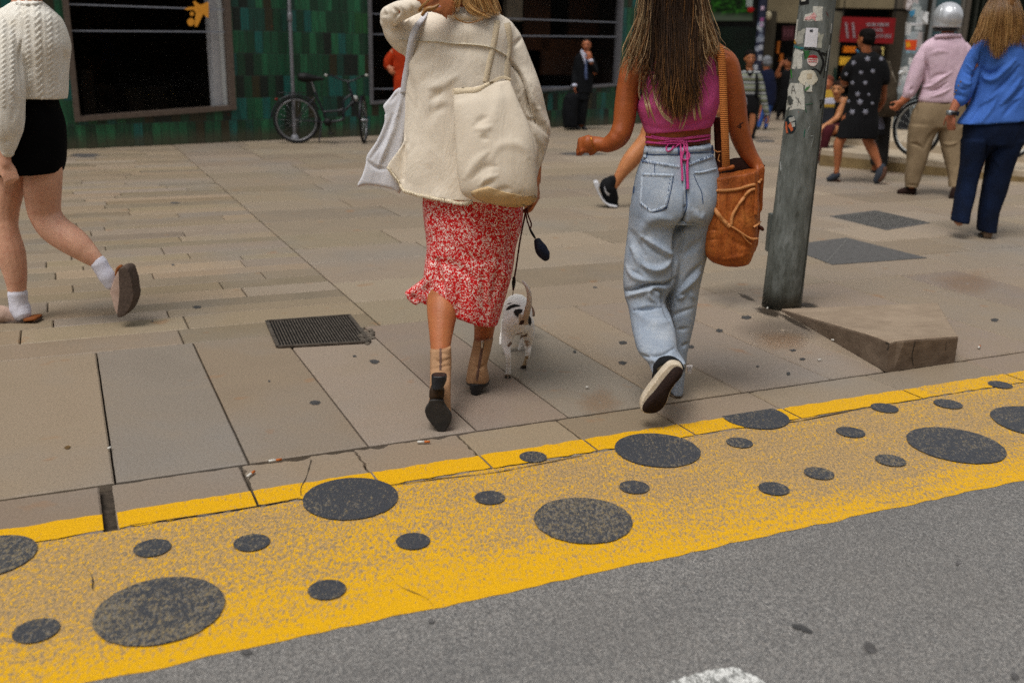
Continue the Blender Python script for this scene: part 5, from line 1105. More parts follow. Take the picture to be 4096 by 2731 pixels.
# ================================================================ DOG
YD=float(G(2031,1512)[1]); D_=Fig(YD); print('YD',YD)
dg=thing('dog',base(D_,2070,1480,.1),'small white dog with black patches and raised tail walking away beside the red skirt','dog')
def mat_dog():
    N=NT('dog_coat'); v=N.coord(); a=N.n('Attribute'); a.attribute_name='Col'; f=N.noise(N.coord((1,1,.5)),60,4,.6)
    col=N.mix(N.math('MULTIPLY',f,.10),a.outputs[0],srgb('#8d7a6c')); return N.out(col,.8,N.bump(N.noise(v,260,2,.7),.35,.003),0,.15)
M_dog=mat_dog()
o=MB()
body_=[(2070,1285,.04,58),(2070,1250,.10,60),(2068,1232,.2,55),(2068,1226,.32,50),(2066,1222,.42,46),(2064,1220,.52,36)]
for t in [body_,[(2064,1218,.50,34),(2064,1210,.60,28),(2066,1216,.68,32),(2068,1228,.76,21),(2068,1236,.82,14)],
 [(2044,1292,.03,38),(2032,1340,.03,28),(2026,1385,.00,19),(2033,1425,-.035,11.5),(2034,1460,-.02,10),(2032,1490,-.01,11),(2031,1503,.01,14)],
 [(2102,1292,.05,36),(2114,1340,.07,26),(2112,1378,.09,17),(2112,1415,.07,10.5),(2104,1445,.10,9.5),(2096,1466,.12,11),(2092,1474,.14,13)],
 [(2030,1290,.38,26),(2016,1330,.38,15),(2008,1352,.36,11),(2005,1375,.34,9)],[(2100,1290,.40,24),(2096,1340,.42,14),(2084,1385,.42,10),(2078,1405,.44,10),(2076,1420,.48,12)],
 [(2098,1282,.0,11),(2105,1262,-.02,13),(2111,1235,-.03,13),(2117,1205,-.03,11.5),(2116,1172,-.03,10),(2106,1145,-.02,8),(2089,1124,0,4.5)]]:
    o.ptube(D_,t,16,6)
o.ptube(D_,[(2090,1210,.66,9),(2118,1225,.64,9),(2132,1248,.60,8),(2134,1262,.58,6)],8,4)
dog=build(o,'coat',None,dg,vox=.0038,sm=4); W=wverts(dog); px=proj(W)
colr=np.tile(np.array(srgb('#f3eee8')),(len(W),1))
def inpoly(px,poly):
    x,y=px.T; c_=np.zeros(len(x),bool); n=len(poly)
    for i in range(n):
        (x1,y1),(x2,y2)=poly[i][:2],poly[(i+1)%n][:2]
        k=((y1>y)!=(y2>y)); xi=(x2-x1)*(y-y1)/((y2-y1)+1e-9)+x1; c_^=k&(x<xi)
    return c_
nr=normals(dog)
def paintp(poly,c_,dmax=9): 
    k=inpoly(px,poly)&(W[:,1]<YD+dmax)&(nr[:,2]>-.6); colr[k]=srgb(c_)
tail=(px[:,0]>2076)&(W[:,1]<YD+.0)&(px[:,1]<1300)&(px[:,1]>1110)
paintp(RD([(248,552),(262,515),(300,485),(345,466),(400,466),(455,490),(440,500),(385,505),(330,525),(290,545)]),'#131314'); paintp(RD([(262,468),(290,450),(330,443),(325,455),(290,470)]),'#131314')
paintp(RD([(352,575),(375,538),(430,528),(480,540),(470,575),(440,605),(410,645),(375,618)]),'#131314'); paintp(RD([(545,600),(570,615),(600,670),(604,720),(584,770),(560,740),(535,690),(536,640)]),'#131314')
tt=np.clip((1250-px[:,1])/120,0,1)
for i in np.where(tail)[0]: colr[i]=np.array(srgb('#c0a890'))*(1-tt[i])+np.array(srgb('#f0e6dc'))*tt[i]
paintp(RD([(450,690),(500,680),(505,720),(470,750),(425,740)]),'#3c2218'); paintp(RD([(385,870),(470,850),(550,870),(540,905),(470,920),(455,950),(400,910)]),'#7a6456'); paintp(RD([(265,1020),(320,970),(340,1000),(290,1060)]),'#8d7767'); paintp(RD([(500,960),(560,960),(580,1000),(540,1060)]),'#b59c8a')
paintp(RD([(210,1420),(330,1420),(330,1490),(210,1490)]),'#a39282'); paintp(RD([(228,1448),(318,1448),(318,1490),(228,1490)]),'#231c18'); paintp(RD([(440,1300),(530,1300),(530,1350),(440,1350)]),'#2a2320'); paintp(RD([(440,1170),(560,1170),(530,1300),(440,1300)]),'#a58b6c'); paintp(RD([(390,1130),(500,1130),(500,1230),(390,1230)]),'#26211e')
k=(px[:,0]>2122)&(W[:,1]>YD+.45)&(px[:,1]>1180)&(px[:,1]<1275); colr[k]=srgb('#4a3325')
k=(W[:,1]>YD+.62); colr[k]=srgb('#4a3325')
ca_=dog.data.color_attributes.new('Col','FLOAT_COLOR','POINT'); ca_.data.foreach_set('color',colr.astype(np.float32).ravel()); dog.data.materials.append(M_dog); dog.name='coat'
o=MB(); c_=D_.P(2062,1214,.56)
rg=[c_+np.array([.034*math.cos(a),.02*math.cos(a)*0+.012*math.sin(a),.034*math.sin(a)]) for a in np.linspace(0,2*math.pi,20)]; o.tube(rg,[.006]*20,6,1,rnd=False); build(o,'collar',simple('collar_red','#7a1e1e',None,30,.6),dg)
for s_ in(-1,1): o=MB(); o.ell(D_.P(2068+s_*18,1218,.725),(.006,.006,.006)); build(o,'eye',M_clip,dg)
o=MB(); o.ell(D_.P(2068,1234,.845),(.011,.009,.009)); build(o,'nose',M_clip,dg)
# ================================================================ WOMAN IN PINK TOP
Y_B=float(G(2703,1592)[1])+.03; B=Fig(Y_B); print('Y_B',Y_B)
pB=thing('person',base(B,2690,1500),'woman in a pink sleeveless top and light jeans, one foot kicked back, long dark hair','person')
SK_B=skinmat('brown_skin','#a5592a','#8b451c')
def exB(o):
    o.loft(B,[(2620,185,2800,180,.14,0),(2592,260,2850,255,.17,0),(2590,340,2858,335,.18,0),(2586,430,2852,425,.19,0),(2584,500,2846,492,.185,0),(2582,565,2842,552,.185,0),(2590,640,2842,630,.19,0),(2580,760,2830,760,.2,0),(2600,820,2800,820,.17,0)],28,4)
    head(o,B.P(2700,-165,.03),.225,0,.0,B.P(2700,150,.0),.055)
    w_=B.P(2392,572,-.0); hand(o,w_,B.P(2335,580,-.0)-w_,(-.1,-.9,.35),.15,2.1,-1,th=.4); o.ell(B.P(2352,574,0),(.027,.03,.034),12,8)
    w_=B.P(3030,660,.02); hand(o,w_,(.1,0,-1),(1,-.2,0),.165,.8,1)
bB=body(B,pB,SK_B,[[(2708,130,0,50),(2706,200,0,70)],[(2690,190,0,55),(2640,222,0,62),(2575,245,0,60),(2540,270,0,58)],[(2720,190,0,55),(2790,215,0,60),(2850,230,0,60),(2885,250,0,56)],
 [(2580,250,0,60),(2542,285,0,62),(2516,350,0,50),(2503,430,-.01,47),(2494,500,-.02,44),(2474,548,-.03,43),(2440,575,-.02,35),(2415,580,-.01,30),(2390,574,0,27)],
 [(2850,235,0,60),(2895,262,0,60),(2918,320,0,52),(2938,400,.01,46),(2950,490,.02,43),(2968,560,.03,40),(2996,620,.03,34),(3030,665,.02,26)],
 [(2625,800,0,70),(2600,1000,0,64),(2588,1130,-.01,58),(2596,1220,-.05,50),(2618,1330,-.13,42),(2645,1420,-.21,36),(2665,1480,-.26,32)],[(2780,800,0,70),(2752,1000,.02,60),(2730,1180,.03,44),(2716,1350,.03,32),(2704,1530,.02,22)]],exB,.0075,strokes=[(R4([(720,570),(700,650),(780,760)]),14,-.004),(R4([(1620,480),(1650,600)]),12,.004),(R4([(560,1200),(640,1280),(640,1330)]),10,-.004)])
M_pink=weave('pink_knit','#cf5c93','#b8437b',strength=.5,nscale=7)
top=garment(B,pB,'top',M_pink,[[(2588,196,2846,180,.17,0),(2584,240,2858,232,.20,0),(2580,300,2868,290,.222,0),(2566,370,2875,350,.238,0),(2546,425,2872,414,.245,0),(2564,480,2858,470,.23,0),(2582,532,2846,506,.212,0)]],[[(2592,205,-.02,22),(2606,172,-.03,20),(2640,140,0,20)],[(2838,200,-.02,24),(2815,168,-.03,20),(2775,140,0,20)]],vox=.006,sm=2,strokes=[(R4([(860,1150),(1100,1190),(1460,1100)]),12,-.005),(R4([(1000,700),(1060,900),(1020,1100)]),22,-.005),(R4([(1480,700),(1460,850),(1400,980)]),20,-.006),(R4([(880,850),(960,980),(1100,1050)]),18,.004),(R4([(1180,500),(1200,800),(1190,1150)]),14,-.006)],wob=.002)
bvB=bvh([top,bB])
M_jean=None
def mat_jean():
    N=NT('light_denim'); v=N.coord(); f=N.noise(v,6,6,.7); f2=N.noise(v,190,3,.8); sx=N.n('SeparateXYZ'); N.l(v,sx.inputs[0])
    col=N.ramp(f,[(.3,srgb('#838f9f')),(.5,srgb('#9fa9b6')),(.7,srgb('#bcc2c9'))]); col=N.mix(N.ramp(f2,[(.3,(.55,.55,.55,1)),(.6,(0,0,0,1))]),col,srgb('#6f8199'))
    return N.out(col,.85,N.bump(f2,.45,.003,),0,.2)
M_jean=mat_jean(); M_dk=simple('indigo_thread','#3f5578','#2e4262',80,.85); M_pale=simple('worn_seam','#bcc5cf','#94a2b6',120,.85,.5,200)
strN=[([(370,540),(430,580),(510,630),(548,632)],13,.014),([(360,560),(430,610),(500,650)],10,-.006),([(310,600),(360,690),(430,722),(490,705),(530,655)],14,.016),([(330,640),(380,720),(440,745)],10,-.010),([(270,835),(330,826),(400,806),(470,800)],9,-.026),([(440,805),(510,800),(548,765)],8,-.016),([(275,870),(350,845),(430,822)],10,.012),([(320,942),(400,930),(470,926)],7,-.018),([(420,815),(405,860),(440,900)],10,.012),([(470,870),(500,950),(540,1040)],9,-.010),
 ([(330,1170),(380,1195),(470,1190),(540,1150)],8,-.010),([(400,1190),(440,1225)],8,.008),([(330,1180),(370,1215),(420,1290)],7,.006),([(600,380),(600,440),(580,480),(556,530),(545,640),(535,760)],11,-.024),([(604,280),(606,340),(600,400)],8,-.012),
 ([(560,860),(620,800),(680,740)],13,.014),([(575,820),(640,740),(690,690)],10,-.010),([(560,880),(600,860)],9,.010),([(590,640),(640,600),(690,560)],16,-.008),([(560,480),(620,480),(690,465)],10,-.010),([(520,980),(560,960),(640,930)],9,-.007),([(560,1050),(610,1040)],8,-.006),([(580,1140),(620,1120)],7,-.006),([(620,840),(650,880)],10,.006),
 ([(350,560),(390,470),(450,440),(520,450)],24,.012),([(640,400),(680,440),(700,420)],18,.008),([(290,500),(330,560),(380,640)],18,-.007),([(280,700),(330,760),(420,790)],14,.010),([(300,720),(380,770)],8,-.008),([(540,700),(560,640),(590,560)],10,-.008),([(430,830),(480,850),(475,900)],8,-.014),([(330,950),(430,1010),(520,1000)],20,.006)]
strN=[(R8(a),b_,c_*1.15) for a,b_,c_ in strN]
jn=garment(B,pB,'jeans',M_jean,[[(2590,588,2842,574,.215,0),(2572,625,2852,618,.235,0),(2545,697,2872,692,.265,0),(2530,780,2878,775,.285,-.01),(2521,843,2868,840,.285,-.01),(2518,880,2858,880,.27,0)],
 [(2520,830,2722,840,.25,0),(2511,930,2730,930,.24,0),(2500,1020,2722,1020,.225,-.01),(2494,1110,2704,1110,.215,-.02),(2498,1180,2664,1180,.20,-.03),(2512,1225,2662,1215,.185,-.06),(2522,1280,2686,1272,.175,-.10),(2534,1345,2703,1342,.17,-.15),(2552,1405,2708,1392,.16,-.19),(2588,1445,2728,1425,.15,-.22),(2606,1486,2744,1452,.14,-.25)],
 [(2682,830,2866,840,.25,.01),(2672,940,2842,940,.225,.02),(2664,1040,2820,1040,.21,.03),(2660,1137,2799,1137,.19,.03),(2660,1247,2780,1247,.175,.03),(2672,1357,2757,1357,.16,.03),(2678,1450,2741,1450,.145,.025),(2681,1566,2729,1566,.13,.02)]],vox=.0058,sm=2,strokes=strN,wob=.003,wscale=9)
bvN=bvh([jn])
def rb(pts,w_,mat,name,par=jn,b_=None,h=.003,base_=.001,conv=RJ,sub=5,wj=0,prof=3):
    o=MB(); ribbon(o,b_ or bvN,conv(pts) if conv else pts,w_,h,sub,base_,prof,wj=wj); return build(o,name,mat,par)
# waistband, yoke, pockets, loops
o=MB(); ribbon(o,bvN,RJ([(420,262),(600,270),(800,268),(1000,262),(1200,240),(1400,225),(1560,200)]),34,.006,6,.002,5); build(o,'waistband',M_jean,jn)
bvN2=bvh([jn,jn.children[0]])
rb([(480,190),(700,185),(1000,182),(1200,170),(1550,120)],3,M_dk,'seam',b_=bvN2); rb([(480,345),(700,340),(1000,350),(1200,320),(1590,300)],3.5,M_dk,'seam',b_=bvN2,wj=.5)
rb([(475,200),(455,300),(440,400)],13,M_jean,'belt_loop',b_=bvN2,h=.006,base_=.003,prof=5); rb([(492,190),(478,300),(468,400)],3.5,M_dk,'seam',b_=bvN2); rb([(1590,180),(1605,250),(1620,330)],9,M_dk,'belt_loop',b_=bvN2,h=.005); rb([(1020,220),(1025,350)],9,M_dk,'belt_loop',b_=bvN2,h=.003)
rb([(360,440),(600,490),(850,530),(1030,560)],13,M_pale,'yoke_seam',h=.005,wj=.15); rb([(1200,520),(1400,450),(1620,370)],13,M_pale,'yoke_seam',h=.005,wj=.15)
for s0,s1 in[((400,455),(1030,545)),((1200,520),(1600,375))]:
    n=30
    o=MB()
    for i in range(n):
        if random.random()<.35: continue
        a=i/n; x=s0[0]+(s1[0]-s0[0])*a; y=s0[1]+(s1[1]-s0[1])*a+random.uniform(-6,6)+(14*math.sin(a*3.1) if s0[0]==400 else 0); ribbon(o,bvh_cache if False else bvN,RJ([(x,y-22),(x+3,y+18)]),1.6+random.random(),.001,3,.0062,3)
    build(o,'stitching',M_dk,jn)
rb([(390,690),(650,700),(930,710)],13,M_pale,'pocket_edge',h=.005,wj=.1); rb([(932,715),(890,960),(850,1130),(812,1270)],3.5,M_dk,'seam'); rb([(815,1270),(700,1320),(560,1350)],4,M_dk,'seam'); rb([(900,720),(855,960),(800,1200)],8,M_pale,'pocket_edge',h=.003,wj=.3)
rb([(385,700),(370,950),(355,1170)],7,M_pale,'pocket_edge',h=.003,wj=.3); rb([(355,1180),(450,1260),(545,1335)],11,M_pale,'pocket_edge',h=.004,wj=.3); rb([(800,1240),(690,1290),(560,1330)],12,M_pale,'pocket_edge',h=.004,wj=.3)
SO=[MB() for _ in range(4)]
for i in range(28):
    o=SO[i%4]; a=random.random(); x,y=[(360+540*a,690+20*a),(355+190*a,1190+140*a),(560+250*a,1320-70*a),(870-60*a,740+440*a)][i%4]; dx=(0,5,0,9)[i%4]; ribbon(o,bvN,RJ([(x,y-20),(x+dx,y+16)]),1.8,.001,3,.005,3)
for o in SO: build(o,'stitching',M_dk,jn)
rb([(1290,665),(1450,650),(1670,590)],11,M_pale,'pocket_edge',h=.005,wj=.1); rb([(1280,690),(1350,850),(1420,1000),(1445,1190)],3,M_dk,'seam'); rb([(1120,520),(1135,700),(1150,900),(1165,1100),(1160,1280),(1080,1480)],4,M_dk,'seam'); rb([(1105,560),(1115,900),(1135,1200)],6,M_pale,'centre_seam',h=.003,wj=.3); rb([(605,510),(605,650)],2.2,M_dk,'seam')
rb([(245,900),(240,960),(235,1010)],7,M_dk,'seam')
# cuff: dark opening, label tag
o=MB(); ribbon(o,bvN,R8([(428,1290),(440,1245),(470,1216),(520,1206),(560,1214),(595,1240),(606,1262)]),9,.006,6,.0015,5); build(o,'cuff_hem',M_jean,jn)
M_blkc=weave('black_canvas','#1a1a1b','#101011',strength=.4); 
o=MB(); o.plate(B,R8([(432,1310),(438,1262),(470,1226),(520,1214),(560,1222),(590,1245),(600,1262),(590,1280),(560,1270),(500,1300),(440,1380),(428,1345)]),-.335,.07,3,.05); build(o,'shoe',M_blkc,pB,vox=.004,sm=1)
sh=bpy.data.objects['shoe'] if 'shoe' in bpy.data.objects else None
M_foxing=simple('cream_rubber','#d3c6b2','#b9aa92',40,.6,.2,120); M_waffle=simple('waffle_sole','#2a1710','#170c08',130,.8,.8,130)
o=MB(); o.plate(B,R8([(588,1252),(572,1236),(540,1231),(515,1240),(485,1268),(455,1305),(425,1345),(395,1385),(372,1420),(358,1455),(359,1485),(370,1502),(400,1510),(435,1505),(470,1488),(500,1450),(520,1395),(545,1350),(575,1315),(590,1285)]),-.40,.055,3,.03); fx_=build(o,'rubber_rim',M_foxing,sh,vox=.004,sm=1)
o=MB(); o.plate(B,R8([(588,1268),(574,1254),(550,1253),(525,1272),(495,1308),(465,1345),(432,1388),(402,1420),(376,1455),(368,1482),(382,1500),(415,1506),(450,1498),(478,1476),(500,1440),(515,1392),(540,1350),(572,1315),(588,1290)]),-.408,.012,3,.02); build(o,'sole',M_waffle,sh)
o=MB(); o.plate(B,RW(2300,550,1.3636)([(448,1262),(470,1245),(488,1240),(470,1270),(450,1282)]),-.342,.004); build(o,'side_patch',simple('olive_patch','#4b402c',None,40,.8),sh)
o=MB(); o.plate(B,R8([(606,1243),(641,1242),(634,1284),(600,1280)]),-.20,.003); build(o,'label_tag',M_card,jn,smooth=False)
o=MB()
for k in range(4): o.plate(B,R8([(610,1250+8*k),(636,1250+8*k),(635,1253+8*k),(609,1253+8*k)]),-.2015,.001)
build(o,'tag_print',simple('tag_grey','#8f8f95',None,40,.8),jn,smooth=False)
# standing shoe mostly under the hem
o=MB(); o.ptube(B,[(2704,1578,.0,22),(2705,1566,.08,26),(2706,1556,.17,20)],12,4); s2_=build(o,'shoe',M_blkc,pB,vox=.005,sm=1)
o=MB(); o.loft(B,[(2678,1574,2731,1572,.07,.0),(2680,1586,2729,1585,.07,.0)],20,2); o.ptube(B,[(2704,1586,.03,14),(2706,1570,.16,16)],10,3); build(o,'rubber_rim',simple('dark_rim','#6b5a48',None,30,.7),s2_,vox=.004,sm=1)
# waist ties and bow
M_tie=weave('pink_tie','#cc4f8c','#b83f7a',strength=.3)
bvT=bvh([bB,top,jn])
for p_,w_ in[([(438,130),(620,140),(850,120),(1000,95),(1250,55),(1555,20)],7),([(440,30),(620,60),(800,85),(950,110),(1060,120)],8),([(560,20),(750,55),(980,70),(1250,40),(1550,5)],8),([(1100,115),(1300,110),(1450,85),(1555,60)],8),([(440,112),(700,150),(1000,150),(1080,140)],8)]:
    o=MB(); ribbon(o,bvT,RJ(p_),w_,.004,6,.004,5); build(o,'waist_tie',M_tie,top)
for p_,w_ in[([(1060,130),(960,215),(880,280),(835,295),(812,250),(830,190),(850,165)],6.5),([(1060,120),(1110,180),(1140,280),(1200,340),(1190,420),(1140,440),(1090,430),(1080,380),(1110,250),(1100,150)],7),([(1050,130),(1060,300),(1065,450),(1080,620),(1085,805)],9),([(1080,125),(1160,200),(1170,400),(1170,650),(1180,945)],10.5),([(1040,120),(1080,105),(1140,130),(1160,180)],11)]:
    o=MB(); ribbon(o,bvT,RJ(p_),w_,.003,6,.010,5); build(o,'bow',M_tie,top)
# bracelet, tattoo
M_gold=simple('gold_chain','#c98a2e',None,40,.3,0,9,.8)
o=MB(); ribbon(o,bvB,R4([(375,1265),(385,1310),(400,1355),(420,1388)]),2.5,.003,5,.001,3); build(o,'bracelet',M_gold,pB)
M_tat=simple('tattoo_ink','#35170b',None,40,.6)
for p_ in([(1715,1165),(1740,1150),(1775,1125)],[(1730,1175),(1760,1160)],[(1745,1130),(1750,1180)]): o=MB(); ribbon(o,bvh([bB]),R4(p_),4,.0003,4,.0012,3); build(o,'tattoo',M_tat,bB)
# hair
def c_omb(s_,u):
    r_=random.random(); side=abs(u-.5)*2; a=np.array(srgb('#241710')[:3]); m_=np.array(srgb('#4b3320')[:3]); b_=np.array(srgb('#c9a77c' if r_>.45 else ('#8f6238' if r_>.15 else '#5c3a20'))[:3])
    if side<.62 and r_>.12: b_=np.array(srgb('#a8743e' if r_>.6 else ('#6e4826' if r_>.36 else '#33221a'))[:3])
    if side<.62: side=-.02
    st=.42-.38*side+.35*random.random(); t=np.clip((s_-st)/.35,0,1)[:,None]; c_=(a*(1-s_[:,None])+m_*s_[:,None])*(1-t)+b_*t
    return np.hstack([c_*(.5+.95*random.random()),np.ones((len(c_),1))])
haircap(B.P(2700,-165,.03),.225,0,hairsolid('dark_hair_base','#2a1b12','#150d08'),pB,.55)
garment(B,pB,'hair_mass',hairsolid('dark_hair_mass','#332116','#150d08',120),[[(2620,-150,2782,-150,.10,-.06),(2606,-20,2800,-20,.09,-.075),(2592,80,2808,80,.07,-.09),(2600,160,2800,160,.055,-.105),(2645,230,2788,230,.045,-.122),(2680,300,2775,300,.035,-.13),(2705,350,2755,350,.02,-.134)]],vox=.006,sm=1,wob=.004,wscale=30,stretch=(1,1,.15))
o=MB()
def bk(x,y): # depth of the back surface a little in front of the top
    h_=hit(bvB,x,y); 
    return (h_[0][1]-Y_B-.016) if h_ is not None else -.06
ends=[(2500,331),(2531,300),(2548,300),(2575,340),(2612,410),(2650,450),(2692,490),(2722,515),(2745,485),(2765,440),(2788,450),(2800,340),(2824,265),(2858,240),(2870,205)]
mids=[(2530,180),(2545,190),(2563,205),(2592,235),(2628,272),(2658,290),(2686,300),(2710,310),(2733,300),(2752,290),(2770,290),(2790,240),(2816,200),(2843,180),(2858,150)]
ups=[(2575,40),(2582,40),(2592,50),(2610,60),(2632,70),(2655,70),(2680,70),(2705,70),(2728,70),(2748,70),(2768,60),(2786,55),(2802,50),(2812,45),(2820,40)]
gs=[]
for e,m_,u_ in zip(ends,mids,ups):
    tx=2700+(u_[0]-2700)*.75; gs.append([(tx,-255,.02),(tx+(u_[0]-tx)*.6,-130,-.10),(u_[0],u_[1],-.118),(m_[0],m_[1],min(bk(*m_),-.10)-.02),((m_[0]+e[0])/2,(m_[1]+e[1])/2,min(bk((m_[0]+e[0])/2,(m_[1]+e[1])/2),-.10)-.012),(e[0],e[1],min(bk(*e),-.09)-.008)])
strands(o,B,gs[:6],560,.0010,13,lambda s_,u: c_omb(s_,u*5/14),.007,1.6,.5,.75); strands(o,B,gs[5:11],1300,.0011,12,lambda s_,u: c_omb(s_,(5+u*5)/14),.008,1.2,.3,.7); strands(o,B,gs[9:],640,.0010,11,lambda s_,u: c_omb(s_,(9+u*5)/14),.007,1.3,.45,.75)
# thin loose locks
lk=[[(740,480),(725,600),(690,760)],[(830,700),(820,850),(832,920)],[(880,800),(920,1000),(970,1135)],[(960,830),(990,960),(1060,1080),(1138,1140)],[(1090,700),(1020,900),(1030,1020),(1120,1110)],[(1240,900),(1220,1050),(1180,1190)],[(1320,950),(1325,1050),(1335,1110)],[(1350,900),(1370,1040),(1385,1100)],[(1480,500),(1530,580),(1535,700)],[(1500,400),(1600,440),(1660,475)],[(1440,250),(1540,400),(1640,460)],[(850,840),(880,980),(905,1090)],[(1260,1000),(1240,1110),(1205,1200)],[(1150,880),(1150,1000),(1110,1170)]]
for l in lk:
    pts=R4(l)
    for k in range(7):
        j=random.gauss(0,2.2); q=[B.P(x+j+random.gauss(0,.8),y,min(bk(x,y),-.05)-.006) for x,y in pts]
        h0=B.P(pts[0][0]+j,pts[0][1]-60,-.14); n_=len(q)+1; cc=np.array([np.array(srgb('#6b482a'))*(1-i/(n_-1))+np.array(srgb('#d9b789'))*(i/(n_-1)) for i in range(n_)]); o.tube([h0]+q,[.0003]+[.0013]*(n_-2)+[.0003],4,5,col=np.repeat(cc,5,0)[:(n_-1)*5+1] if False else None,rnd=False); o.col[-1][:]=np.array(srgb(random.choice(['#c9a377','#a87c4c','#dfc09a'])))
build(o,'hair',M_hair,pB,usecol=True)
# leather bag
M_lea=None
def mat_lea():
    N=NT('tan_leather'); v=N.coord((1,1,.5)); f=N.noise(v,9,6,.7,.6); f2=N.noise(N.coord((1,1,.7)),110,4,.7)
    col=N.ramp(f,[(.28,srgb('#74320e')),(.5,srgb('#a3561f')),(.72,srgb('#bf7534'))]); col=N.mix(N.ramp(f2,[(.35,(.5,.5,.5,1)),(.6,(0,0,0,1))]),col,srgb('#5f280b'))
    return N.out(col,.55,N.bump(f2,.6,.005),0,.3)
M_lea=mat_lea(); M_leal=simple('light_leather','#c08450','#a86c3a',25,.65,.3,120); M_lead=simple('dark_leather','#5a260c','#3c1807',10,.7,.3,80)
lb=thing('leather_bag',base(B,2930,850,-.02),'rugged tan leather bucket bag hanging by a web strap beside the light jeans','handbag')
strL=[(RB([(370,540),(380,900),(400,1300)]),9,.010),(RB([(660,240),(690,600),(710,900)]),7,-.008),(RB([(480,520),(500,750),(480,900)]),7,-.006),(RB([(200,970),(300,960),(380,965)]),5,-.006),(RB([(210,1080),(380,1075)]),4,-.005),(RB([(840,260),(850,600),(840,900)]),6,-.008),(RB([(240,330),(300,500),(350,700)]),8,-.006),(RB([(500,1050),(650,1150),(760,1160)]),10,-.006),(RB([(620,600),(680,800),(660,950)]),8,.006),(RB([(430,1310),(600,1290),(740,1240)]),8,.005)]
bag=garment(B,lb,'bag_body',M_lea,[[(2829,712,3030,676,.13,-.03),(2822,770,3032,740,.15,-.03),(2812,850,3032,840,.17,-.03),(2812,950,3026,930,.18,-.03),(2818,1010,3014,990,.175,-.03),(2845,1045,3000,1035,.15,-.03),(2880,1058,2992,1052,.11,-.03)]],(),[(RB([(840,250),(930,185),(925,330),(912,500),(905,720),(880,760),(880,900),(870,1000),(840,1180),(790,1240),(780,700)]),-.02,.05,3,.05)],vox=.0058,sm=2,strokes=strL,wob=.004,wscale=14,p=.7)
bvL=bvh([bag])
o=MB(); o.plate(B,RB([(240,335),(390,292),(510,118),(690,112),(785,160),(900,186),(915,215),(845,262),(560,285),(380,320)]),.015,.01,3,.02); build(o,'dark_opening',simple('bag_mouth_shade','#2a1006','#190903',10,.9),bag)  # dark plate painted for the shaded inside of the bag
# inside of the mouth: far rim
o=MB(); o.plate(B,RB([(235,320),(380,285),(500,120),(700,100),(790,150),(925,178),(930,200),(840,240),(560,262),(380,300)]),.03,.012,3,.02); build(o,'back_rim',M_lead,bag,smooth=True)
for p_,w_,mt in[([(215,490),(400,492),(600,475),(720,440),(805,420)],14,M_leal),([(800,470),(740,500),(660,600),(580,720),(540,800),(528,900)],13,M_leal),([(200,560),(280,640),(360,760),(430,850),(510,925)],[14,15,16,17,18],M_leal),([(510,910),(620,980),(720,1050),(780,1075),(845,1065)],[10,9,10,12,8],M_leal),([(640,990),(700,1080),(755,1130)],6,M_leal),([(850,400),(900,350)],10,M_leal),([(825,400),(828,600),(820,780)],13,M_lea),([(790,930),(850,890),(870,860)],7,M_leal)]:
    o=MB(); ribbon(o,bvL,RB(p_),w_,.006,7,.003,5); build(o,'lace',mt,bag)
for y,sx_ in[(925,0),(935,10),(945,20)]:
    pass
o=MB(); o.ptube(B,[(3030,905,-.03,6),(3044,912,-.03,8),(3050,918,-.03,7)],8,3); build(o,'toggle',M_lead,bag)
M_web=None
def mat_web():
    N=NT('web_strap'); v=N.coord(); wv=N.n('TexWave'); wv.wave_type='BANDS'; wv.bands_direction='Z'; N.l(v,wv.inputs[0]); wv.inputs['Scale'].default_value=42; wv.inputs['Distortion'].default_value=.6
    f=N.noise(v,40,3,.6); col=N.ramp(N.math('ADD',N.math('MULTIPLY',wv.outputs[1],.5),N.math('MULTIPLY',f,.5)),[(.3,srgb('#8a4a1e')),(.7,srgb('#bd7538'))]); return N.out(col,.8,N.bump(wv.outputs[1],.6,.004),0,.2)
M_web=mat_web()
bvS=bvh([bB,top,jn,bag])
def band3(pts,wpx,dyo,th,name,mat,par):
    o=MB(); c=catmull(np.array(pts,float),8); rows=[]
    for x,y,dy in c:
        L=B.P(x-wpx/2,y,dy); Rr=B.P(x+wpx/2,y,dy); m1=B.P(x,y,dy-.003); rows.append([L,m1+np.array([0,-th*.3,0]),Rr,Rr+np.array([0,th,0]),L+np.array([0,th,0])])
    o.grid(rows); return build(o,name,mat,par)
band3([(2850,170,.02),(2872,178,-.06),(2880,200,-.10),(2887,240,-.115),(2892,330,-.12),(2895,430,-.135),(2900,540,-.145),(2903,620,-.14),(2905,676,-.125)],31,0,.005,'strap',M_web,bag)
band3([(2868,470,.06),(2872,560,.05),(2876,650,.04),(2878,700,.03)],28,0,.005,'strap',M_lead,bag)
o=MB(); o.tube([B.P(2879,680,-.125),B.P(2931,668,-.125)],[.008,.008],10,1); build(o,'strap_keeper',M_lea,bag)
for p_ in([(385,60),(370,120),(390,140)],[(320,0),(360,25),(400,20)]): o=MB(); o.tube([B.P(*q,-.10) for q in RB(p_)],[.002]*3,6,4); build(o,'thong',M_leal,bag)
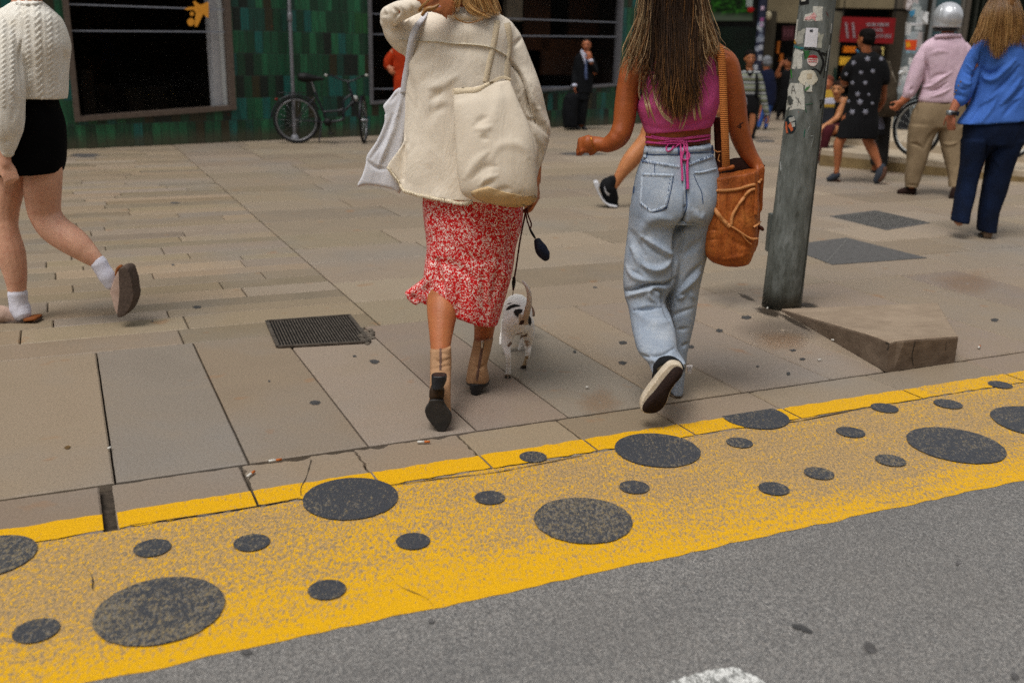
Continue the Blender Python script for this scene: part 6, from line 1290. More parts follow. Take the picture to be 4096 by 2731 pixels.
# ================================================================ WOMAN IN CREAM KNIT SWEATER (left edge)
Y_C=float(G(62,1298)[1])+.02; Cc=Fig(Y_C); print('Y_C',Y_C)
pC=thing('person',base(Cc,100,1290),'woman in a cream cable knit sweater and short black skirt at the left edge','person')
SK_C=skinmat('fair_skin','#dcaa8e','#c9957a')
def exC(o):
    head(o,Cc.P(100,-150,.0),.225,R(70),0,Cc.P(105,20,.0),.052)
    w_=Cc.P(22,655,-.20); hand(o,w_,Cc.P(55,740,-.20)-w_,(.5,-.8,.2),.16,1.9,1)
bC=body(Cc,pC,SK_C,[[(105,10,0,45),(110,120,0,85),(120,260,0,90),(135,400,0,75),(130,520,0,85)],[(60,110,-.05,60),(20,200,-.12,50),(10,400,-.16,46),(5,560,-.18,36),(20,655,-.20,24)],
 [(180,560,0,72),(172,720,.0,72),(172,800,.02,68),(182,860,.03,62),(220,915,.02,62),(295,968,0,58),(350,1013,0,44),(398,1055,0,27),(415,1085,0,22),(432,1118,0,22)],
 [(60,620,.06,80),(28,768,.06,62),(16,855,.06,56),(22,920,.05,50),(42,1010,.05,56),(60,1090,.05,46),(70,1170,.05,34),(80,1240,.05,30)]],exC,.0075)
def exS(o): pass
sw=garment(Cc,pC,'sweater',simple('x','#ffffff'),[[(58,8,168,8,.14,0),(30,30,200,36,.2,0),(0,70,235,74,.26,0),(-25,131,258,131,.29,0),(-30,187,270,187,.3,0),(-25,244,264,244,.3,0),(-20,305,262,305,.29,0),(0,360,262,365,.27,0),(20,388,258,398,.26,0)]],
 [[(30,70,-.06,40),(5,140,-.12,66),(10,240,-.16,78),(14,340,-.19,80),(18,440,-.20,76),(22,520,-.20,66),(28,575,-.20,42),(30,606,-.2,26)]],vox=.0058,sm=2,strokes=[(R1([(195,380),(180,500),(190,640),(205,800)]),8,-.02),(R1([(215,520),(250,640),(240,760)]),12,-.01),(R1([(100,850),(150,950),(120,1100)]),14,-.008),(R1([(30,1290),(90,1300)]),12,-.01),(R1([(580,450),(600,560),(560,700)]),10,-.008)],wob=.004,wscale=7)
# knitted relief: cables and ribs as real geometry
W=wverts(sw); px=proj(W); Nn=normals(sw); u=px[:,0]; vv=px[:,1]; d=np.zeros(len(W))
fr=np.clip(-(Nn@_f)*2,0,1)
skew=u-.04*(vv-200)
arm=(W[:,1]<Y_C-.13)&(px[:,0]<100)
for i,(cx,wd,pr,am) in enumerate([(82,10,24,.007),(112,9,20,.006),(140,7,1e9,.004),(158,11,26,.008),(182,6,1e9,.003),(203,10,22,.007),(232,8,20,.006),(252,7,18,.004)]):
    g_=np.exp(-((skew-cx-(3*np.sin(vv/pr*2*math.pi) if pr<1e8 else 0))/wd)**2); d+=np.where(arm,0,am*g_*(.55+.45*np.sin(vv/pr*2*math.pi*1.0+(skew-cx)*.25) if pr<1e8 else 1))
for cx,wd,pr,am in[(50,10,20,.007),(14,9,20,.006),(80,8,1e9,.003),(-15,9,20,.005)]:
    g_=np.exp(-((u-cx)/wd)**2)*(vv<430); d+=np.where(arm,am*g_*(.5+.5*np.sin(vv/pr*2*math.pi+(u-cx)*.3) if pr<1e8 else 1),0)
put(sw,W+Nn*(d*fr)[:,None])
M_knit=weave('cream_wool','#efece4','#ddd6c8',strength=.9,nscale=12); sw.data.materials.clear(); sw.data.materials.append(M_knit)
bvC=bvh([sw]); 
o=MB(); ribbon(o,bvC,R1([(150,32),(200,40),(260,42),(320,38),(375,28)]),12,.007,6,.002,5); build(o,'neck_rib',M_knit,sw)
M_bsk=simple('black_cloth','#060608','#030304',8,.95,.2,200,0,.1)
garment(Cc,pC,'skirt',M_bsk,[[(60,380,215,384,.22,0),(40,430,230,430,.24,0),(20,500,252,500,.26,0),(5,580,256,580,.27,0),(0,650,252,650,.27,0),(-5,700,243,688,.26,0)]],vox=.008,sm=2,wob=.002)
M_sock=weave('white_sock','#dcdbe4','#c8c6d2',strength=.5)
garment(Cc,pC,'sock',M_sock,(),[[(396,1053,0,34),(410,1078,0,32),(430,1108,0,33),(442,1135,0,26)]],vox=.005,sm=1,wob=.0015,wscale=25)
garment(Cc,pC,'sock',M_sock,(),[R6([(138,1122,.05,38),(145,1190,.05,36),(158,1245,.05,40),(170,1280,.04,36)])],vox=.005,sm=1,wob=.0015,wscale=25)
M_clog=simple('beige_suede','#bfa596','#a88d7d',20,.9,.3,200); M_cork=simple('cork_brown','#8a4f22','#6f3c17',40,.8); M_clsole=simple('brown_sole','#5b4c42','#43372f',60,.8,.8,60)
garment(Cc,pC,'clog',M_clog,(),(),[(R6([(905,975),(930,935),(960,960),(960,1280),(925,1300),(900,1270),(870,1160),(855,1110)]),-.03,.09,3,.08)],vox=.005,sm=1,wob=.001)
c1=[o_ for o_ in pC.children if o_.name.startswith('clog')][-1]
o=MB(); o.plate(Cc,R6([(925,960),(930,930),(955,915),(985,915),(1005,935),(1020,980),(1035,1030),(1043,1090),(1050,1150),(1035,1210),(1005,1270),(960,1310),(925,1318),(915,1290),(925,1200),(932,1100)]),-.045,.10,3,.03); build(o,'sole',M_clsole,c1,vox=.004,sm=1)
o=MB(); o.ptube(Cc,R6([(912,980,-.02,7),(925,935,-.02,8),(950,913,-.02,8)]),8,4); build(o,'cork_edge',M_cork,c1)
garment(Cc,pC,'clog',M_clog,(),[R6([(225,1338,.05,12),(150,1335,.05,20),(60,1305,.04,33),(0,1290,.03,38),(-90,1300,.02,36),(-180,1325,.02,28)])],(),vox=.005,sm=1,wob=.001)
c2=[o_ for o_ in pC.children if o_.name.startswith('clog')][-1]
o=MB(); o.plate(Cc,R6([(273,1335),(278,1352),(240,1368),(100,1372),(-250,1378),(-260,1350),(-100,1350),(180,1345)]),.0,.09,3,.05); build(o,'sole',M_clsole,c2)
o=MB(); o.plate(Cc,R6([(182,1325),(270,1315),(273,1340),(240,1352),(190,1350)]),.0,.08,3,.08); build(o,'cork_edge',M_cork,c2)
haircap(Cc.P(100,-150,0),.225,R(70),hairsolid('brown_hair','#5c4028','#3c2817'),pC,.25)
# ================================================================ OTHER PEDESTRIANS
def fabric(name,a,b=None,**k): return weave(name,a,b or a,strength=.35,nscale=7,**k)
def shoe(fig,par,pts,mat,solemat=None,vox=.007,solepts=None):
    o=MB(); o.ptube(fig,pts,12,4); s_=build(o,'shoe',mat,par,vox=vox,sm=1)
    if solemat: o=MB(); o.ptube(fig,solepts,10,4); build(o,'sole',solemat,s_,vox=vox,sm=1)
    return s_
# ---- man with silver helmet
Yd=float(G(3628,778)[1]); D=Fig(Yd); print('Yd',Yd)
p=thing('person',base(D,3740,780),'man in a silver open helmet, pale pink shirt and khaki trousers walking away','person')
SKm=skinmat('ruddy_skin','#b9734f','#9c5a3b')
def ex(o):
    head(o,D.P(3792,85,0),.23,R(10),0,D.P(3792,190,0),.06); w_=D.P(3606,408,.02); hand(o,w_,D.P(3572,448,.02)-w_,(.6,-.6,.3),.18,1.5,1)
body(D,p,SKm,[[(3790,170,0,30),(3780,260,0,60),(3770,420,0,62)],[(3710,205,0,28),(3675,270,0,24),(3650,340,0,20),(3628,385,.01,18),(3606,410,.02,14)],[(3850,205,0,28),(3880,290,0,22),(3890,380,.02,18),(3885,440,.1,13)],[(3710,440,0,44),(3675,590,.02,30),(3648,740,.0,18)],[(3800,440,0,44),(3812,600,-.05,30),(3815,730,-.15,17)]],ex,.011)
M_pk=fabric('pink_shirt_cloth','#d9bfcb','#c7a9b8',fold=.3)
garment(D,p,'shirt',M_pk,[[(3745,142,3840,140,.13,0),(3700,172,3860,170,.2,0),(3682,200,3872,198,.24,0),(3690,270,3876,270,.26,0),(3692,340,3872,340,.27,0),(3676,395,3864,398,.27,0),(3684,412,3856,412,.25,0)]],[[(3705,205,0,30),(3682,250,0,33),(3664,300,0,31),(3650,340,0,28),(3634,372,.0,24),(3624,386,.01,18)],[(3850,200,0,32),(3880,280,0,32),(3890,370,.02,26)]],vox=.010,strokes=[(RE([(490,1300),(640,1290),(800,1180),(960,1080)]),7,.018),(RE([(600,1370),(760,1330),(900,1230)]),5,-.02),(RE([(640,1450),(800,1400),(950,1320)]),5,.016),(RE([(620,1200),(740,1130),(900,1100)]),8,-.012),(RE([(600,1250),(590,1000),(560,800)]),6,-.022),(RE([(620,820),(760,770),(900,780)]),9,.008),(RE([(350,1380),(360,1300)]),5,-.02)],wob=.005)
o=MB(); o.ptube(D,[(3745,148,-.06,8),(3792,143,-.09,9),(3838,145,-.06,8)],10,4); o.ptube(D,[(3745,148,-.06,8),(3792,150,.06,8),(3838,145,-.06,8)],10,4); build(o,'collar',M_pk,p)
M_kh=fabric('khaki_cloth','#8f7c62','#79674f',fold=.3)
garment(D,p,'trousers',M_kh,[[(3682,404,3856,406,.24,0),(3662,430,3860,430,.27,0),(3645,470,3862,470,.28,0),(3640,510,3860,510,.26,0)],[(3638,500,3758,505,.25,0),(3632,560,3730,560,.22,0),(3628,640,3705,640,.19,0),(3622,700,3686,700,.16,0),(3622,748,3668,750,.14,0)],[(3748,500,3860,505,.24,0),(3762,570,3852,570,.2,-.03),(3778,640,3850,640,.17,-.07),(3792,700,3848,700,.14,-.12),(3798,748,3840,748,.13,-.17)]],vox=.010,strokes=[(RF([(260,490),(330,500),(390,540)]),6,-.02),(RF([(300,70),(320,110),(300,200)]),7,-.01),(RF([(620,490),(700,500),(780,480)]),6,.014),(RF([(400,560),(470,420),(540,340)]),8,-.012),(RF([(220,950),(340,960)]),4,-.012)],wob=.004)
o=MB(); o.loft(D,[(3683,404,3855,404,.25,0),(3681,413,3857,413,.255,0)],24,2); build(o,'belt',fabric('brown_belt','#2c1d12'),p)
Mbr=fabric('brown_leather_shoe','#2b1913','#1a0f0b')
shoe(D,p,[(3650,762,.0,17),(3630,764,.03,18),(3600,768,.05,13)],Mbr,M_blkb,solepts=[(3660,774,0,7),(3630,777,.03,8),(3595,774,.05,6)]); shoe(D,p,[(3822,752,-.2,14),(3815,775,-.22,16),(3802,803,-.22,11)],Mbr)
hm=MB(); hc_=D.P(3790,74,0); hr=D.m(57,3790,74); hm.ell(hc_+np.array([0,0,.01]),(hr,hr*1.15,hr*1.02),28,18); hm.tube([hc_+np.array([0,0,-.02]),hc_+np.array([.0,0,-.09])],[hr*.99,hr*.97],28,3,rnd=False)
N=NT('silver_helmet_paint'); Mhel=N.out(srgb('#c2c4c8'),.25,None,.35,.6)
b_=build(hm,'helmet',Mhel,p,vox=.008,sm=2)
o=MB(); o.tube([hc_+np.array([0,0,-.092]),hc_+np.array([.0,0,-.125])],[hr*.90,hr*.80],24,2,rnd=False); build(o,'helmet_padding',M_blkb,b_)
for q_ in([(3768,22),(3760,60),(3758,108)],[(3818,22),(3826,60),(3826,108)]): o=MB(); ribbon(o,bvh([b_]),q_,4,.004,5,.001,3); build(o,'helmet_ridge',Mhel,b_)
o=MB(); ribbon(o,bvh([b_]),[(3738,118),(3790,124),(3842,116)],3,.003,6,.001,3); build(o,'helmet_trim',simple('grey_trim','#6d6d70',None,9,.5),b_)
# ---- woman in blue blazer
Ye=float(G(3945,950)[1]); E_=Fig(Ye); print('Ye',Ye)
p=thing('person',base(E_,3960,950),'woman with long light brown hair in a bright blue blazer and dark blue jeans','person')
SKe=skinmat('warm_skin','#b8765a','#9b5c42')
def ex(o):
    head(o,E_.P(4010,45,0),.235,R(0),0,E_.P(4010,150,0),.05); w_=E_.P(3806,455,-.04); hand(o,w_,E_.P(3802,520,-.04)-w_,(-.8,-.5,0),.17,.55,1); w_=E_.P(4165,470,0); hand(o,w_,(0,0,-1),(.8,-.5,0),.17,.8,-1)
body(E_,p,SKe,[[(4010,150,0,36),(4010,260,0,80),(4000,420,0,76)],[(3935,190,0,24),(3895,280,0,24),(3864,360,-.02,21),(3828,410,-.03,19),(3808,455,-.04,15)],[(4090,185,0,34),(4130,290,0,28),(4150,380,0,24),(4165,470,0,15)],[(3945,500,0,42),(3895,700,0,24),(3845,870,-.04,17)],[(4045,500,0,42),(3990,720,0,24),(3952,910,0,17)]],ex,.010)
M_bl=fabric('blue_blazer_cloth','#4a74c4','#3a62b0',fold=.3)
garment(E_,p,'blazer',M_bl,[[(3970,128,4060,128,.13,0),(3925,155,4105,150,.2,0),(3908,185,4118,180,.25,0),(3915,260,4125,260,.27,0),(3905,340,4130,340,.28,0),(3880,420,4135,420,.30,0),(3840,480,4140,470,.32,0),(3830,498,4142,478,.32,0)]],
 [[(3930,190,0,36),(3900,240,0,38),(3880,290,0,40),(3862,340,-.02,40),(3850,385,-.02,34),(3842,400,-.03,28)],[(4085,190,0,36),(4130,280,0,36),(4150,380,0,32),(4160,440,0,24)]],vox=.009,
 strokes=[(RE([(1400,800),(1380,950),(1310,1100),(1290,1300),(1260,1480)]),9,-.03),(RE([(1260,870),(1340,960),(1340,1000)]),7,-.015),(RE([(1180,960),(1260,1040),(1330,1080)]),6,.014),(RE([(1150,1080),(1230,1120),(1320,1130)]),6,-.014),(RE([(1100,1200),(1180,1260),(1280,1240)]),7,.012),(RE([(1080,1330),(1180,1350)]),6,-.012),(RE([(1400,1050),(1480,1180),(1600,1180),(1750,1050),(1900,900)]),13,.024),(RE([(1380,980),(1460,1090),(1600,1090),(1720,980)]),12,-.020),(RE([(1500,1480),(1650,1350),(1800,1200),(1960,1000)]),11,-.020),(RE([(1400,1560),(1560,1440),(1700,1320)]),10,.016),(RE([(1700,1560),(1850,1380),(2000,1180)]),11,.020),(RE([(1800,1560),(1950,1400),(2040,1300)]),10,-.016),(RF([(900,260),(1000,140),(1100,0)]),12,-.016),(RF([(1050,250),(1150,120),(1220,0)]),10,.014),(RF([(1300,180),(1400,60),(1480,0)]),10,-.016)],wob=.005)
o=MB()
for q in RE([(1100,1225),(1068,1285),(1035,1355),(1012,1412)]): o.ell(E_.P(q[0]-2,q[1],-.13),(.007,.005,.007),8,6)
bz=[c for c in p.children if c.name.startswith('blazer')][0]; build(o,'cuff_buttons',simple('brass_button','#8a6a2a',None,9,.4,0,9,.7),bz)
M_nj=fabric('navy_denim','#0b1c3a','#070f20',fold=.2)
garment(E_,p,'jeans',M_nj,[[(3862,470,4120,460,.28,0),(3856,520,4110,515,.30,0),(3852,580,4090,580,.28,0)],[(3850,560,3985,560,.27,0),(3847,640,3930,640,.22,0),(3836,720,3906,720,.2,0),(3824,790,3892,790,.19,-.02),(3816,850,3876,850,.2,-.04),(3810,884,3868,894,.21,-.05)],[(3960,560,4092,560,.27,0),(3946,660,4052,660,.22,0),(3930,760,4024,760,.2,0),(3919,850,3990,850,.2,0),(3914,924,3978,928,.21,0)]],vox=.010,wob=.004,strokes=[(RF([(1130,500),(1200,640),(1260,760)]),9,.01),(RF([(1120,450),(1120,600),(1110,800)]),7,-.02)])
Mbe=fabric('beige_shoe','#a9907c','#8f7763'); shoe(E_,p,[(3950,938,-.01,20),(3945,930,.1,20),(3940,922,.18,12)],Mbe,M_blkb,solepts=[(3925,946,-.01,9),(3920,938,.08,9)]); shoe(E_,p,[(3838,888,-.07,17),(3824,868,.0,16),(3816,850,.08,12)],fabric('orange_brown_shoe','#a3562c','#b59a84'))
o=MB(); c_=E_.P(3812,455,-.045); o.tube([E_.P(3795,450,-.04),E_.P(3828,458,-.04)],[.01,.01],6,1) if False else o.tube([E_.P(3817,444,-.04),E_.P(3812,461,-.04)],[E_.m(21,3812,455)]*2,14,1,rnd=False); wt=build(o,'watch_strap',M_blkb,p); o=MB(); o.box(E_.P(3797,452,-.07),(.022,.04,.035),.5); build(o,'watch_case',simple('watch_grey','#8f9498',None,9,.3,0,9,.4),wt)
haircap(E_.P(4010,45,0),.235,0,hairsolid('brown_hair_base','#7a5530','#4d331c'),p,.5)
def c_br(s_,u):
    a=np.array(srgb(random.choice(['#4e341e','#6b4a29']))[:3]); b_=np.array(srgb(random.choice(['#a87a42','#8a5f32','#c0935a']))[:3]); t=np.clip(s_*1.5,0,1)[:,None]; c_=a*(1-t)+b_*t; return np.hstack([c_*(.8+.4*random.random()),np.ones((len(c_),1))])
o=MB(); gs=[[(3985,-40,0),(3945,40,-.09),(3915,130,-.12),(3880,215,-.15)],[(3990,-45,0),(3955,40,-.11),(3932,120,-.13),(3905,180,-.15)],[(4000,-48,0),(3975,40,-.125),(3955,120,-.135),(3942,170,-.15)],[(4005,-50,0),(3990,40,-.13),(3975,150,-.14),(3978,255,-.155)],[(4015,-50,0),(4010,40,-.13),(3998,150,-.14),(3992,262,-.155)],[(4030,-48,0),(4035,40,-.125),(4030,130,-.14),(4015,215,-.155)],[(4040,-45,0),(4058,40,-.11),(4060,120,-.135),(4048,190,-.15)],[(4050,-40,0),(4078,50,-.09),(4092,130,-.11),(4110,220,-.12)]]
strands(o,E_,gs,1000,.0018,7,c_br,.008,.3,.15,.5); build(o,'hair',M_hair,p,usecol=True)
# ---- person in black star print shirt
Yf=float(G(3338,728)[1]); Ff=Fig(Yf); print('Yf',Yf)
p=thing('person',base(Ff,3420,725),'dark haired walker in a black shirt with white flower stars and black knee length shorts','person')
SKf=skinmat('olive_skin','#a86843','#8a5030')
def ex(o):
    head(o,Ff.P(3462,160,0),.225,R(35),0,Ff.P(3466,225,0),.055); w_=Ff.P(3385,330,.3); hand(o,w_,(-.3,.6,.6),(0,-1,0),.17,.9,1)
body(Ff,p,SKf,[[(3466,215,0,24),(3466,300,0,46),(3450,450,0,48)],[(3418,245,0,15),(3388,300,.02,15),(3378,330,.1,18),(3385,330,.3,12)],[(3522,245,0,15),(3534,320,0,14),(3533,400,.1,12),(3510,440,.15,11)],[(3400,480,0,34),(3370,545,0,22),(3354,580,.0,20),(3352,625,0,16),(3348,672,0,11),(3345,690,0,11)],[(3460,480,0,36),(3470,550,0,24),(3490,600,-.02,21),(3508,640,-.06,15),(3520,672,-.1,12)]],ex,.010)
M_bk=fabric('black_print_cloth','#131316','#0a0a0c'); M_st=simple('white_print','#85858f','#6c6c78',60,.9)
sf=garment(Ff,p,'shirt',M_bk,[[(3440,208,3495,206,.12,0),(3415,230,3525,226,.19,0),(3404,255,3536,252,.22,0),(3398,310,3532,310,.24,0),(3394,380,3520,380,.25,0),(3384,440,3510,440,.26,0),(3374,478,3512,478,.27,0)]],[[(3424,246,0,24),(3402,275,.02,26),(3386,306,.04,24)],[(3518,246,0,24),(3532,280,0,25),(3537,322,0,23)]],vox=.009,wob=.004)
garment(Ff,p,'shorts',M_bk,[[(3378,455,3510,455,.25,0),(3362,490,3514,490,.28,0),(3348,540,3510,545,.29,0),(3343,552,3504,556,.28,0)]],vox=.010,wob=.004)
bvf=bvh([sf])
for x,y,r_ in[(890,545,26),(1010,510,30),(1128,510,24),(955,625,24),(1055,615,24),(826,640,20),(880,715,22),(990,715,24),(925,812,26),(1020,815,16),(945,880,32),(845,872,20),(1050,890,18),(878,965,30),(992,965,30),(800,938,14)]:
    cx,cy=R5([(x,y)])[0]; rr=r_/2.146*1.1; o=MB(); pl_=[]
    a0=random.random()
    for k in range(12):
        a=a0+k*math.pi/6; q=rr*(1. if k%2==0 else .5); pl_.append((cx+q*math.cos(a),cy+q*math.sin(a)))
    patch(o,bvf,pl_,.003,2)
    if o.v: build(o,'printed_flower',M_st,sf)
haircap(Ff.P(3462,158,0),.235,R(35),hairsolid('black_hair','#16110f','#0a0807'),p,.22,vox=.009)
o=MB(); o.plate(Ff,RW(3250,0,5.227)([(935,1040),(985,1080),(1010,1110),(990,1150),(955,1120),(930,1080)]),-.0,.05,3,.1); build(o,'face_mask',simple('blue_mask','#3a6f8f',None,9,.8),p)
Mgs=fabric('dark_grey_shoe','#3a3f48','#2a2e36'); Mos=simple('orange_brown_sole','#5c3a28','#3c2820',40,.7)
shoe(Ff,p,[(3348,702,0,14),(3335,708,.02,16),(3316,716,.03,11)],Mgs,Mos,solepts=[(3358,723,0,6),(3335,724,.02,6),(3312,722,.03,5)]); shoe(Ff,p,[(3528,668,-.1,15),(3520,695,-.12,18),(3506,722,-.11,14)],Mgs,Mos,solepts=[(3540,675,-.15,9),(3535,700,-.16,10),(3520,722,-.15,8)])
# ---- companion with a big brown rucksack, half hidden
Yh=Yf+1.0; Hh=Fig(Yh)
p=thing('person',base(Hh,3540,560),'person in dark clothes mostly hidden behind the star print shirt, carrying a brown rucksack','person')
def ex(o): head(o,Hh.P(3498,225,.02),.2,R(0),0,Hh.P(3510,270,0),.05)
body(Hh,p,SKf,[[(3515,270,0,20),(3520,330,0,42),(3520,450,0,42)],[(3500,500,0,22),(3500,600,0,12),(3497,680,0,10)],[(3530,500,0,22),(3528,600,0,12),(3530,690,0,10)]],ex,.012)
garment(Hh,p,'coat',fabric('charcoal_cloth','#2c2a28','#1d1c1b'),[[(3490,265,3545,262,.2,0),(3475,300,3565,298,.26,0),(3475,400,3568,400,.28,0),(3478,480,3562,480,.26,0),(3480,560,3556,560,.22,0),(3484,660,3548,660,.2,0)]],vox=.012,wob=.004)
haircap(Hh.P(3498,222,.02),.21,0,hairsolid('dark_brown_hair','#2a1d14','#17100b'),p,.25,vox=.010)
shoe(Hh,p,[(3497,682,0,10),(3494,684,.1,10)],M_blkb)
rk=thing('rucksack',base(Hh,3555,400,-.2),'brown mesh rucksack on the back of the half hidden person behind the star print shirt','rucksack')
garment(Hh,rk,'pack_body',weave('olive_brown_mesh','#4d4234','#2f281f',strength=.8,fold=.5),[[(3522,235,3556,250,.1,-.2),(3508,290,3572,295,.2,-.22),(3506,350,3584,355,.25,-.22),(3506,420,3584,420,.25,-.22),(3512,465,3578,468,.18,-.21)]],vox=.012,wob=.008,wscale=14)
o=MB(); o.ptube(Hh,[(3556,250,-.2,4),(3570,300,-.3,4),(3582,330,-.3,4)],8,4); build(o,'strap',simple('pale_strap','#7b7264',None,9,.8),rk)
bg2=thing('carrier_bag',base(Hh,3525,490,-.1),'grey and black carrier bag hanging low beside the black shorts','bag'); garment(Hh,bg2,'bag_body',fabric('grey_bag_cloth','#6a6a78','#555562'),[[(3508,448,3528,446,.05,-.15),(3506,500,3536,498,.09,-.15),(3508,520,3538,520,.1,-.15)]],vox=.010); garment(Hh,bg2,'bag_base',fabric('black_bag_cloth','#121214'),[[(3506,516,3538,516,.105,-.15),(3508,542,3536,542,.1,-.15)]],vox=.010)
# ---- seated woman on the step and her neighbour
Ys=float(G(3300,650)[1])+.25; S2=Fig(Ys)
p=thing('person',base(S2,3320,610,.1),'seated woman in a black vest and maroon trousers on the stone step, hair tied back','person')
SKs=skinmat('light_olive_skin','#b98055','#9c653f')
def ex(o):
    head(o,S2.P(3350,362,.0),.22,R(150),0,S2.P(3360,402,.02),.045); w_=S2.P(3300,503,-.2); hand(o,w_,S2.P(3286,512,-.22)-w_,(0,-.3,1),.15,.5,1)
body(S2,p,SKs,[[(3362,405,.02,16),(3365,440,.02,34),(3368,520,.05,38)],[(3372,402,.0,15),(3362,435,-.03,14),(3350,468,-.07,12),(3325,488,-.14,10),(3300,502,-.2,7)],[(3390,402,.1,15),(3398,440,.1,13),(3390,480,0,11)],[(3355,520,-.05,24),(3315,525,-.28,20),(3300,560,-.32,15),(3288,640,-.32,10)],[(3385,525,-.02,24),(3370,530,-.25,20),(3362,560,-.3,15)]],ex,.009)
garment(S2,p,'vest',fabric('black_vest','#141316'),[[(3340,412,3386,400,.14,.02),(3338,450,3394,445,.19,.03),(3340,500,3400,498,.2,.05),(3340,525,3405,525,.22,.06)]],vox=.009)
M_mar=fabric('maroon_cloth','#4a141c','#2f0d13'); garment(S2,p,'trousers',M_mar,(),[[(3370,520,.03,34),(3335,522,-.14,26),(3312,524,-.28,22),(3302,560,-.32,19),(3293,600,-.32,17),(3285,645,-.32,14)],[(3390,525,.03,30),(3375,530,-.2,24),(3366,560,-.28,18)]],vox=.010)
shoe(S2,p,[(3286,652,-.32,11),(3278,656,-.42,10)],M_blkb)
haircap(S2.P(3351,358,.0),.23,R(150),hairsolid('dark_curl_hair','#2b1a12','#150d09'),p,.24,vox=.008,bun=(0,-.5,.2,.16))
def Lh(fig,c,h,yaw): 
    ca,sa=math.cos(yaw),math.sin(yaw); return lambda x,y,z: np.array(c)+h*np.array([x*ca-y*sa,x*sa+y*ca,z])
M_lip=simple('lip_red','#8a3a34',None,9,.5)
face(Lh(S2,S2.P(3350,362,0),.22,R(150)),.22,p,M_lip)
Y9=Ys+.8; S3=Fig(Y9)
p=thing('person',base(S3,3320,600),'person in a yellow and white striped top sitting behind the woman with maroon trousers','person')
def ex(o): head(o,S3.P(3312,335,0),.2,R(150),0,S3.P(3312,370,0),.045)
body(S3,p,SKm,[[(3312,372,0,14),(3312,420,0,26),(3315,480,0,28)],[(3310,500,0,20),(3300,520,-.2,17),(3295,580,-.25,11)],[(3330,500,0,20),(3330,520,-.2,17)]],ex,.011)
garment(S3,p,'top',fabric('yellow_top','#b8963a','#a3822e'),[[(3290,362,3328,360,.16,0),(3286,395,3340,393,.2,0)]],vox=.010); garment(S3,p,'top_band',fabric('white_band','#b8b8c8'),[[(3286,392,3338,390,.205,0),(3286,418,3342,416,.21,0)]],vox=.010); garment(S3,p,'top_hem',fabric('yellow_hem','#b8963a','#a3822e'),[[(3285,414,3342,414,.205,0),(3284,432,3344,430,.2,0)]],vox=.010)
garment(S3,p,'trousers',fabric('dark_jeans','#1c1d22'),[[(3284,428,3344,428,.21,0),(3282,480,3345,480,.25,-.05),(3285,520,3345,520,.3,-.15)]],vox=.011)
haircap(S3.P(3312,333,0),.21,R(150),hairsolid('auburn_hair','#6b3a2c','#4a261c'),p,.22,vox=.009)
# ---- girl in striped top
Yg=float(G(2990,555)[1]); Gg=Fig(Yg); print('Yg',Yg)
hgt=float(V(3000,198,Yg)[2]); print('girl height',hgt)
p=thing('person',base(Gg,2995,560),'girl in a striped knit polo and black dungarees walking towards the camera','person')
SKg=skinmat('tan_face_skin','#a9704a','#8d5635')
def ex(o):
    head(o,Gg.P(3000,237,0),.255,R(180),0,Gg.P(3000,285,0),.05); w_=Gg.P(3070,462,-.02); hand(o,w_,Gg.P(3074,486,-.02)-w_,(1,0,0),.17,.8,1)
body(Gg,p,SKg,[[(3000,285,0,15),(3000,340,0,34),(2998,430,0,32)],[(2972,300,0,10),(2957,350,0,10),(2950,420,0,8)],[(3026,300,0,10),(3046,350,0,10),(3058,410,-.02,10),(3070,465,-.02,7)],[(2985,430,0,22),(2980,490,0,17),(2978,545,0,10)],[(3012,430,0,22),(3012,490,-.05,17),(3005,550,-.08,10)]],ex,.009)
def stripes(name,cols,per,ofs=0):
    N=NT(name); v=N.coord(); sx=N.n('SeparateXYZ'); N.l(v,sx.inputs[0]); f=N.math('FRACT',N.math('DIVIDE',N.math('ADD',sx.outputs[2],ofs),per)); n=len(cols)
    col=N.ramp(f,[(i/n,srgb(c_)) for i,c_ in enumerate(cols)],'CONSTANT'); return N.out(col,.9,N.bump(N.noise(v,120,2,.6),.4,.004),0,.2)
M_stp=stripes('striped_knit',['#8a8f7c','#8a8f7c','#3d4148','#a9aaa8','#23252c','#6d7058','#6d7058','#8f9096'],.17)
garment(Gg,p,'top',M_stp,[[(2978,282,3022,282,.13,0),(2960,298,3040,298,.19,0),(2958,330,3040,330,.21,0),(2960,390,3034,390,.2,0)]],[[(3030,300,0,15),(3045,350,0,15),(3055,405,-.02,14),(3068,458,-.02,11)],[(2966,300,0,15),(2955,350,0,15),(2950,410,0,13)]],vox=.009,wob=.003)
M_bd=fabric('black_dungaree','#0e0e10'); garment(Gg,p,'dungarees',M_bd,[[(2960,378,3032,378,.215,0),(2957,420,3036,420,.24,0),(2960,450,3034,450,.23,0)],[(2960,440,3002,440,.2,0),(2964,500,2996,500,.16,0),(2968,552,2990,552,.13,0)],[(2994,440,3034,440,.2,0),(2998,500,3028,500,.16,-.04),(2994,556,3016,556,.13,-.06)]],vox=.010)
o=MB(); o.ptube(Gg,[(2985,284,-.03,6),(3000,300,-.105,5),(3015,284,-.03,6)],8,4); o.ptube(Gg,[(3026,300,-.08,6),(3028,340,-.105,7),(3026,382,-.105,7)],8,4); build(o,'collar',M_bd,p)
o=MB(); o.ptube(Gg,[(2976,382,-.12,3),(2984,400,-.125,3),(2986,420,-.125,2.5)],6,4); build(o,'cord',M_wl,p)
shoe(Gg,p,[(2979,556,0,9),(2979,562,-.1,9)],M_blkb); shoe(Gg,p,[(3005,560,-.06,9),(3005,566,-.16,9)],M_blkb)
haircap(Gg.P(3000,234,0),.262,R(180),hairsolid('black_parted_hair','#120d0b','#090706'),p,.25,vox=.008)
